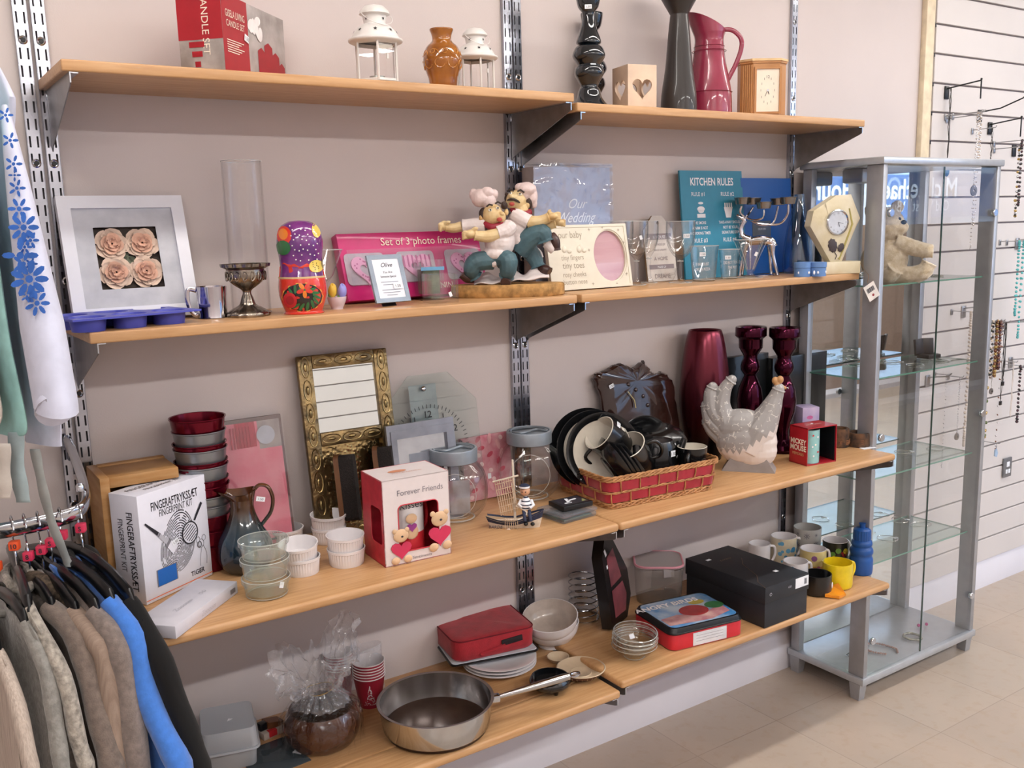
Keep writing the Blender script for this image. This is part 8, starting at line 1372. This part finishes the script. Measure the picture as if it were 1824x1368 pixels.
necklace(*NP(1793, 574, -.11), .003, len_(1793, 574, 678, -.11), 'black cord with a square black pendant beside the cabinet', [dk1], r=.0016, pend=sq(dk1, .009)); necklace(*NP(1791, 575, -.104), .002, len_(1791, 575, 712, -.104), 'longer black cord with a lower square black pendant beside the cabinet', [dk1], r=.001, pend=sq(dk1, .009))
necklace(*NP(1773, 575, -.09), .006, len_(1773, 575, 690, -.09), 'thin chain with a pierced round silver medallion', [slv], r=.0008, pend=disk(.012, m('dull_silver', '8a8480', .4, .8)))
necklace(*NP(1766, 577, -.085), .010, len_(1766, 577, 775, -.085), 'green and brass charm necklace above the wall socket', [gld, BD('green', '5d6a3c')], bead=.0060, seed=31, n=26); necklace(*NP(1787, 577, -.08), .006, len_(1787, 577, 800, -.08), 'thin brown bead necklace above the wall socket', [br1, slv], bead=.0028, seed=33, n=44)
necklace(*NP(1775, 790, -.10), .005, .02, 'blue and clear stone pendant just left of the wall socket', [slv], r=.0008, pend=lambda b, z: b.prism([(-.010, z-.03), (.006, z-.036), (.012, z-.02), (.002, z), (-.010, z-.006)], -.002, .002, BD('pale_blue', '9fb8d4')))
for k, (px, p1, l) in enumerate(((1820, 600, 'turquoise bead necklace, nearest the picture edge'), (1812, 560, 'second turquoise bead strand at the right edge'))): necklace(*NP(px+4, 430 if k == 0 else 430, -.09-.01*k), .008, len_(px, 430, p1, -.09), l, [trq], bead=.0048, seed=k+40, n=52)
necklace(*NP(1806, 645, -.09), .012, len_(1806, 645, 740, -.09), 'white lanyard necklace at the right edge', [BD('white', 'd8cfc9')], r=.0018); necklace(*NP(1818, 652, -.09), .008, len_(1818, 652, 750, -.09), 'dark tassel bead necklace at the right edge', [dk2, dk1], bead=.0050, seed=51, n=40)
for k, (px, p0, p1, rd) in enumerate(((1686, 668, 830, 0), (1710, 672, 770, .014))): necklace(*NP(px, p0, -.07), .007, len_(px, p0, p1, -.07), ('long silver chain seen through the cabinet glass', 'chain with a round antique medallion seen through the cabinet glass')[k], [slv], bead=.0018, seed=60+k, n=70, pend=disk(rd, m('dull_silver', '')) if rd else None)
# socket
p = Vector(Y(1792, 832, YW)); t = thing('wall_socket', 'brushed grey double wall socket set in the slatwall at the right', 'wall socket', (p.x, YW, p.z)); b = MB(); b.box((0, -.004, 0), (.060, .008, .082), m('socket_grey', '85868a', .35, .6), bev=.002); b.box((0, -.0085, .014), (.022, .002, .022), STK, bev=.001); b.build('face_plate', t)
b = MB(); [b.box((x, -.0088, -.016), (.014, .002, .018), STK, bev=.001) for x in (-.010, .010)]; b.build('sockets', t)
# ================================================================== clothes rail at the left
t = thing('clothes_rail', 'chrome oval clothes rail bracketed to the left uprights', 'clothes rail', (0, 0, 0)); b = MB()
b.tube(smooth_curve([(.058, -.016, 1.15), (.058, -.06, 1.138), (.058, -.13, 1.108), (.056, -.19, 1.078), (.040, -.232, 1.062), (.005, -.250, 1.056), (-.06, -.258, 1.054), (-.30, -.262, 1.054), (-.75, -.265, 1.054)], 6), .0165, CHROME, 16, flat=(1.0, .5), upv=(0, 0, 1)); b.build('oval_tube', t)
b = MB(); b.lathe([(0, 0), (.008, 0), (.008, .010), (.005, .014), (0, .015)], CHROME, 16, X=T(.045, -.200, 1.088)); b.build('end_bolt', t); b = MB(); b.box((.058, -.018, 1.16), (.006, .016, .10), CHROME, bev=.001); b.build('wall_bracket', t)
HGB = m('hanger_black', '0f1013', .3, coat=.2)
def hanger(xh, zn, tipf, lab, cube=None, num='', yh=-.258):
    t = thing('clothes_hanger', lab, 'clothes hanger', (xh, yh, zn), 'black hangers on the rail'); zr = 1.054-zn; b = MB(); f = Vector(tipf)-Vector((xh, yh, zn))
    b.tube(smooth_curve([(0, 0, .0), (0, 0, zr-.045), (0, .018, zr-.020), (0, .019, zr+.010), (0, .006, zr+.022), (0, -.012, zr+.018), (0, -.020, zr+.002)], 5), .0017, CHROME, 8); b.build('wire_hook', t)
    b = MB(); b.tube([(0, 0, .004), f*.3+Vector((0, 0, .010)), f*.65+Vector((0, 0, .010)), f, f+Vector((f.x*.1, -.012, -.018))], [.009, .011, .011, .012, .007], HGB, 10, flat=(1.2, .7)); g = Vector((-f.x, -f.y, f.z)); g.y = min(g.y, .19); b.tube([(0, 0, .004), g*.3+Vector((0, 0, .010)), g*.65+Vector((0, 0, .010)), g], [.009, .011, .011, .010], HGB, 10, flat=(1.2, .7)); b.build('shoulder_arms', t)
    if cube: 
        b = MB(); s_ = .0165; X = T(0, -.002, .052) @ RZ(-25); b.box((0, 0, 0), (s_, s_, s_), cube, bev=.002, X=X); b.text(num, .012, INK, 0, -.0042, -s_/2-.0006, X=X, bold=.02); b.text(num, .012, INK, 0, -.0042, -s_/2-.0006, X=X @ RZ(-90), bold=.02); b.build('size_cube', t)
    return t
def garment(nm, lab, mt, sil, xh, zn, th=.030, neck=None, hem=-.02, sleeve=.040, cat='jumper', amp=.006, collar=True, backk=.8, seed=0, smt=None, folds=9, grp='knitwear and tops on the clothes rail', yh=-.258):
    """sil: list of (px, row, y) down the front outline; a closed cloth body hangs from the neck point"""
    F = [Vector(Y(*q)) for q in sil]; S_ = lambda z: Vector((xh, yh, z)); rows = []; F2 = []
    F0 = S_(zn)+(F[0]-S_(zn)).normalized()*.075; F0.z = zn+.004
    pts = [F0]+F; d = F[-1]-F[-2]; 
    pts = smooth_curve(pts, 6); t = thing(nm, lab, cat, (0, 0, 0), grp); b = MB(); n = 44; V = []; zl = None
    ext = [pts[-1]+Vector((d.x*.1, 0, -.10*k)) for k in (1, 2, 3)] if hem is None else []
    pts = pts+ext
    for i, f in enumerate(pts):
        s = S_(f.z); h = f-s; h.z = 0; inset = .0 if i < 8 else min(.06, .012*(i-8)); L_h = max(.05, h.length-inset); u = h.normalized() if h.length > 1e-5 else Vector((0, -1, 0)); nrm = Vector((-u.y, u.x, 0)); bl = min(L_h*backk, (.236 if True else 9)/max(.3, abs(u.y)))
        thk = th*min(1, .25+i*.08)
        for k in range(n):
            a = 2*pi*k/n; c = cos(a); rr = L_h if c > 0 else bl; off = nrm*(thk*sin(a)*(1+.25*sin(folds*c*2+seed)*min(1, i/10)))+nrm*amp*min(1, i/9)*sin(folds*c+seed+.12*i); V.append(s+u*(rr*c)+off+Vector((0, 0, .012*abs(c)*0)))
    R0 = len(pts); b.add(V, [[j*n+k, j*n+(k+1) % n, (j+1)*n+(k+1) % n, (j+1)*n+k] for j in range(R0-1) for k in range(n)]+[[(R0-1)*n+k for k in range(n)]], mt, True); b.build('body_panel', t)
    if sleeve:
        b = MB(); q = [p for p in smooth_curve(F, 5)]; q = q+([q[-1]+Vector((d.x*.1, 0, -.12*k)) for k in (1, 2)] if hem is None else []); ins = []
        for i, p in enumerate(q): s = S_(p.z); h = s-p; h.z = 0; ins.append(p+h.normalized()*sleeve*.85)
        b.tube(ins, [sleeve*(.75+.25*min(1, i/6))*(1+.05*sin(i*1.3+seed)) for i in range(len(ins))], smt or mt, 16, flat=(1, .72), upv=(0, -1, 0)); b.build('sleeve', t)
    if collar: b = MB(); b.tube([(xh+.020*cos(a)+.0, yh+.062*sin(a), zn+.006-.010*(sin(a) < -.5)) for a in [2*pi*i/24 for i in range(24)]], .0075, smt or mt, 8, closed=True); b.build('collar_rib', t)
    return t
TN = m('brown_turtle_rib', '5c4f42', .95, var=.3, vs=120, bump=1.2, bs=120); PNK = m('size_cube_pink', 'd6365a', .4); ORG = m('size_cube_orange', 'e8582a', .4)
def rib(name, c, sc=150, st=.6, stretch=(1, 1, 1), var=.12): return m(name, c, .95, var=var, vs=90, bump=st, bs=sc, sheen=.35, stretch=stretch)
G = [('black_shirt', 'plain black top, rightmost garment on the rail, touching the shelf end', 'top', m('black_jersey', '08080a', .95, var=.05, sheen=.05), [(240, 1078, -.45), (290, 1165, -.50), (340, 1290, -.52), (370, 1368, -.53)], .030, .972, .018, PNK, 'S', 0),
     ('blue_jumper', 'bright cornflower blue fine knit jumper between black and taupe tops', 'jumper', rib('cornflower_knit', '3f77cc', 260, .25, var=.05), [(205, 1078, -.45), (252, 1140, -.49), (278, 1250, -.51), (336, 1368, -.55)], -.002, .965, .018, PNK, 'S', 1),
     ('taupe_wool_top', 'grey taupe wool top just left of the blue jumper', 'jumper', rib('taupe_wool', '7d716b', 420, .5), [(178, 1096, -.45), (218, 1145, -.49), (234, 1200, -.50), (258, 1368, -.52)], -.022, .955, .016, PNK, 'S', 2),
     ('beige_striped_top', 'beige finely striped top with a brown turtleneck behind the hanger arm', 'jumper', m('beige_stripe', '9a8779', .9, var=.25, vs=40, stretch=(1, 8, .3), col2='857265', bump=.3, bs=300), [(140, 1100, -.42), (182, 1140, -.47), (206, 1190, -.49), (228, 1368, -.51)], -.038, .945, .014, PNK, '8', 3),
     ('taupe_jumper', 'wide taupe jumper with a shoulder seam in the middle of the rail', 'jumper', rib('warm_taupe_knit', '74675f', 420, .5), [(95, 1090, -.40), (155, 1150, -.46), (192, 1280, -.50), (214, 1368, -.52)], -.060, .938, .017, PNK, '8', 4),
     ('open_knit_cardigan', 'pale grey open knit cardigan left of the wide taupe jumper', 'cardigan', rib('mesh_knit', 'a39c92', 150, 1.0, var=.22), [(52, 1088, -.43), (118, 1210, -.49), (144, 1320, -.51), (160, 1368, -.52)], -.080, .962, .012, ORG, '10', 5),
     ('chunky_grey_jumper', 'chunky cable knit grey jumper near the left edge', 'jumper', rib('chunky_grey', '8b8984', 110, 1.3, var=.10), [(48, 1112, -.44), (88, 1200, -.48), (104, 1290, -.50), (115, 1368, -.52)], -.112, .930, .014, ORG, '10', 6),
     ('cream_ribbed_top', 'cream ribbed top at the left edge, nearest the camera', 'top', m('cream_rib', 'c2b4a8', .9, var=.3, vs=60, stretch=(6, 6, .3), col2='a99b90', bump=.5, bs=90), [(0, 1165, -.44), (30, 1240, -.48), (60, 1368, -.52)], -.160, .900, .014, ORG, '10', 7)]
hl = ['rightmost black hanger on the rail, holding the black top', 'black hanger with a pink cube holding the blue jumper', 'black hanger with a pink cube holding the taupe wool top', 'black hanger with its arm end showing at the beige striped top', 'black hanger holding the wide taupe jumper', 'black hanger with an orange cube holding the open knit cardigan', 'black hanger with an orange cube holding the chunky jumper', 'black hanger holding the cream ribbed top at the left edge']
for i, (nm, lab, cat, mt, sil, xh, zn, th, cb, num, sd) in enumerate(G):
    garment(nm, lab, mt, sil, xh, zn, th, hem=None, cat=cat, seed=sd*1.7, sleeve=.030 if sd < 5 else .018, amp=.004)
    if sd == 3: b = MB(); b.tube(smooth_curve([Y(52, 1030, -.27), Y(78, 1040, -.30), Y(105, 1058, -.335), Y(130, 1080, -.37), Y(136, 1108, -.385)], 5), [.014+.003*sin(i*.5) for i in range(21)], TN, 14); b.build('turtleneck', bpy.data.objects['beige_striped_top'])
    tip = Vector(Y(*sil[0])); s = Vector((xh, -.258, zn)); tip = s+(tip-s)*.90; tip.z += .012
    hanger(xh, zn+.010, tip, hl[i], cb, num)
# upper garments (their rail is above the picture)
EMB_ = m('blue_embroidery', '2f62b8', .7, var=.1); BLW = m('white_cotton', 'cdd1e6', .85, var=.04, sheen=.2)
def blouse_pt(px, py, y, lift=.003): q = Y(px, py, y); d = (CAM-q).normalized(); return q+d*lift
tb_ = garment('embroidered_blouse', 'white cotton blouse with blue butterfly and flower embroidery hanging at the left', BLW, [(8, 150, -.36), (34, 222, -.40), (58, 305, -.43), (78, 430, -.46), (104, 590, -.48), (132, 712, -.50), (128, 806, -.49)], -.045, 1.84, .018, sleeve=.0, cat='blouse', amp=.008, collar=False, backk=.5, seed=2, folds=6, grp='tops hanging from the upper rail', hem=-.02)
b = MB(); c1, c2 = [Vector(Y(*q)) for q in ((78, 430, -.455), (122, 716, -.50))]; b.tube(smooth_curve([Y(8, 190, -.40), Y(32, 330, -.44), Y(68, 540, -.48), Y(98, 712, -.51), Y(99, 726, -.51)], 5), [min(.052, .008+.0040*i) for i in range(21)], BLW, 16, flat=(1, .6), upv=(0, -1, 0)); b.build('sleeve', tb_)
def stitch(b, px, py, y, r, petals, mt=EMB_):
    c = blouse_pt(px, py, y, .030+max(0, py-340)*.00030); rt, up_ = RT, UP
    for k in range(petals):
        a = 2*pi*k/petals; ca = c+rt*(r*.62*cos(a))+up_*(r*.62*sin(a)); V = []
        for i in range(8): q = 2*pi*i/8; V.append(ca+(rt*cos(a)+up_*sin(a))*(r*.36*cos(q))+(-rt*sin(a)+up_*cos(a))*(r*.17*sin(q)))
        b.add(V, [list(range(8))], mt, False)
    b.add([c+rt*(r*.2*cos(q*pi/4))+up_*(r*.2*sin(q*pi/4)) for q in range(8)], [list(range(8))], mt, False)
b = MB()
for px, py, r, n in ((42, 405, .024, 8), (54, 428, .014, 6), (36, 455, .028, 4), (42, 470, .018, 5), (52, 497, .030, 9), (66, 540, .020, 7), (34, 372, .018, 6), (30, 335, .014, 5), (24, 292, .014, 5), (18, 250, .013, 5), (10, 205, .012, 5), (48, 528, .010, 5), (60, 520, .010, 4), (26, 312, .010, 4), (44, 440, .012, 6), (56, 470, .010, 5)): stitch(b, px, py, -.445, r, n)
b.build('blue_embroidery', tb_)
garment('mint_top', 'mint green top hanging between the white blouse and the cream shirt', m('mint_cloth', '9dd0cd', .8, var=.08, sheen=.2), [(-14, 190, -.42), (8, 300, -.46), (26, 440, -.48), (48, 620, -.50), (72, 762, -.52), (52, 790, -.50)], -.100, 1.84, .013, sleeve=0, cat='top', amp=.006, collar=False, backk=.4, seed=4, folds=5, grp='tops hanging from the upper rail', hem=-.02)
garment('cream_shirt', 'cream shirt sleeve showing at the far left edge below the mint top', m('cream_cloth', 'c9c2ba', .85, var=.06), [(-40, 300, -.46), (-12, 470, -.48), (8, 620, -.50), (30, 740, -.53), (6, 782, -.52)], -.150, 1.80, .014, sleeve=0, cat='shirt', amp=.004, collar=False, backk=.3, seed=6, folds=4, grp='tops hanging from the upper rail', hem=-.02)
for k, (pts, wd_, mt, lab) in enumerate((([(28, 770, -.44), (32, 840, -.44), (42, 895, -.44)], .012, m('ribbon_blue_grey', '9fb0b4', .5), 'short pale blue grey ribbon end hanging above the rail'), ([(62, 800, -.40), (74, 860, -.38), (92, 930, -.34), (118, 995, -.30), (124, 1010, -.30)], .008, m('ribbon_mint_grey', 'b0b7b7', .5), 'long mint grey ribbon trailing across the chrome rail'), ([(2, 790, -.46), (4, 850, -.46), (4, 888, -.46)], .014, m('ribbon_cream', 'c4bcb4', .6), 'cream cloth strip hanging at the left edge'))):
    t = thing('hanging_ribbon', lab, 'ribbon', (0, 0, 0), 'loose ribbons of the hanging tops'); b = MB(); c = smooth_curve([Y(*q) for q in pts], 6); V = []
    for i, p in enumerate(c): o_ = RT*(wd_*(1+.1*sin(i))); V += [p-o_, p+o_]
    b.add(V, [[2*i, 2*i+1, 2*i+3, 2*i+2] for i in range(len(c)-1)], mt, True); b.build('ribbon', t, solid=.0008)
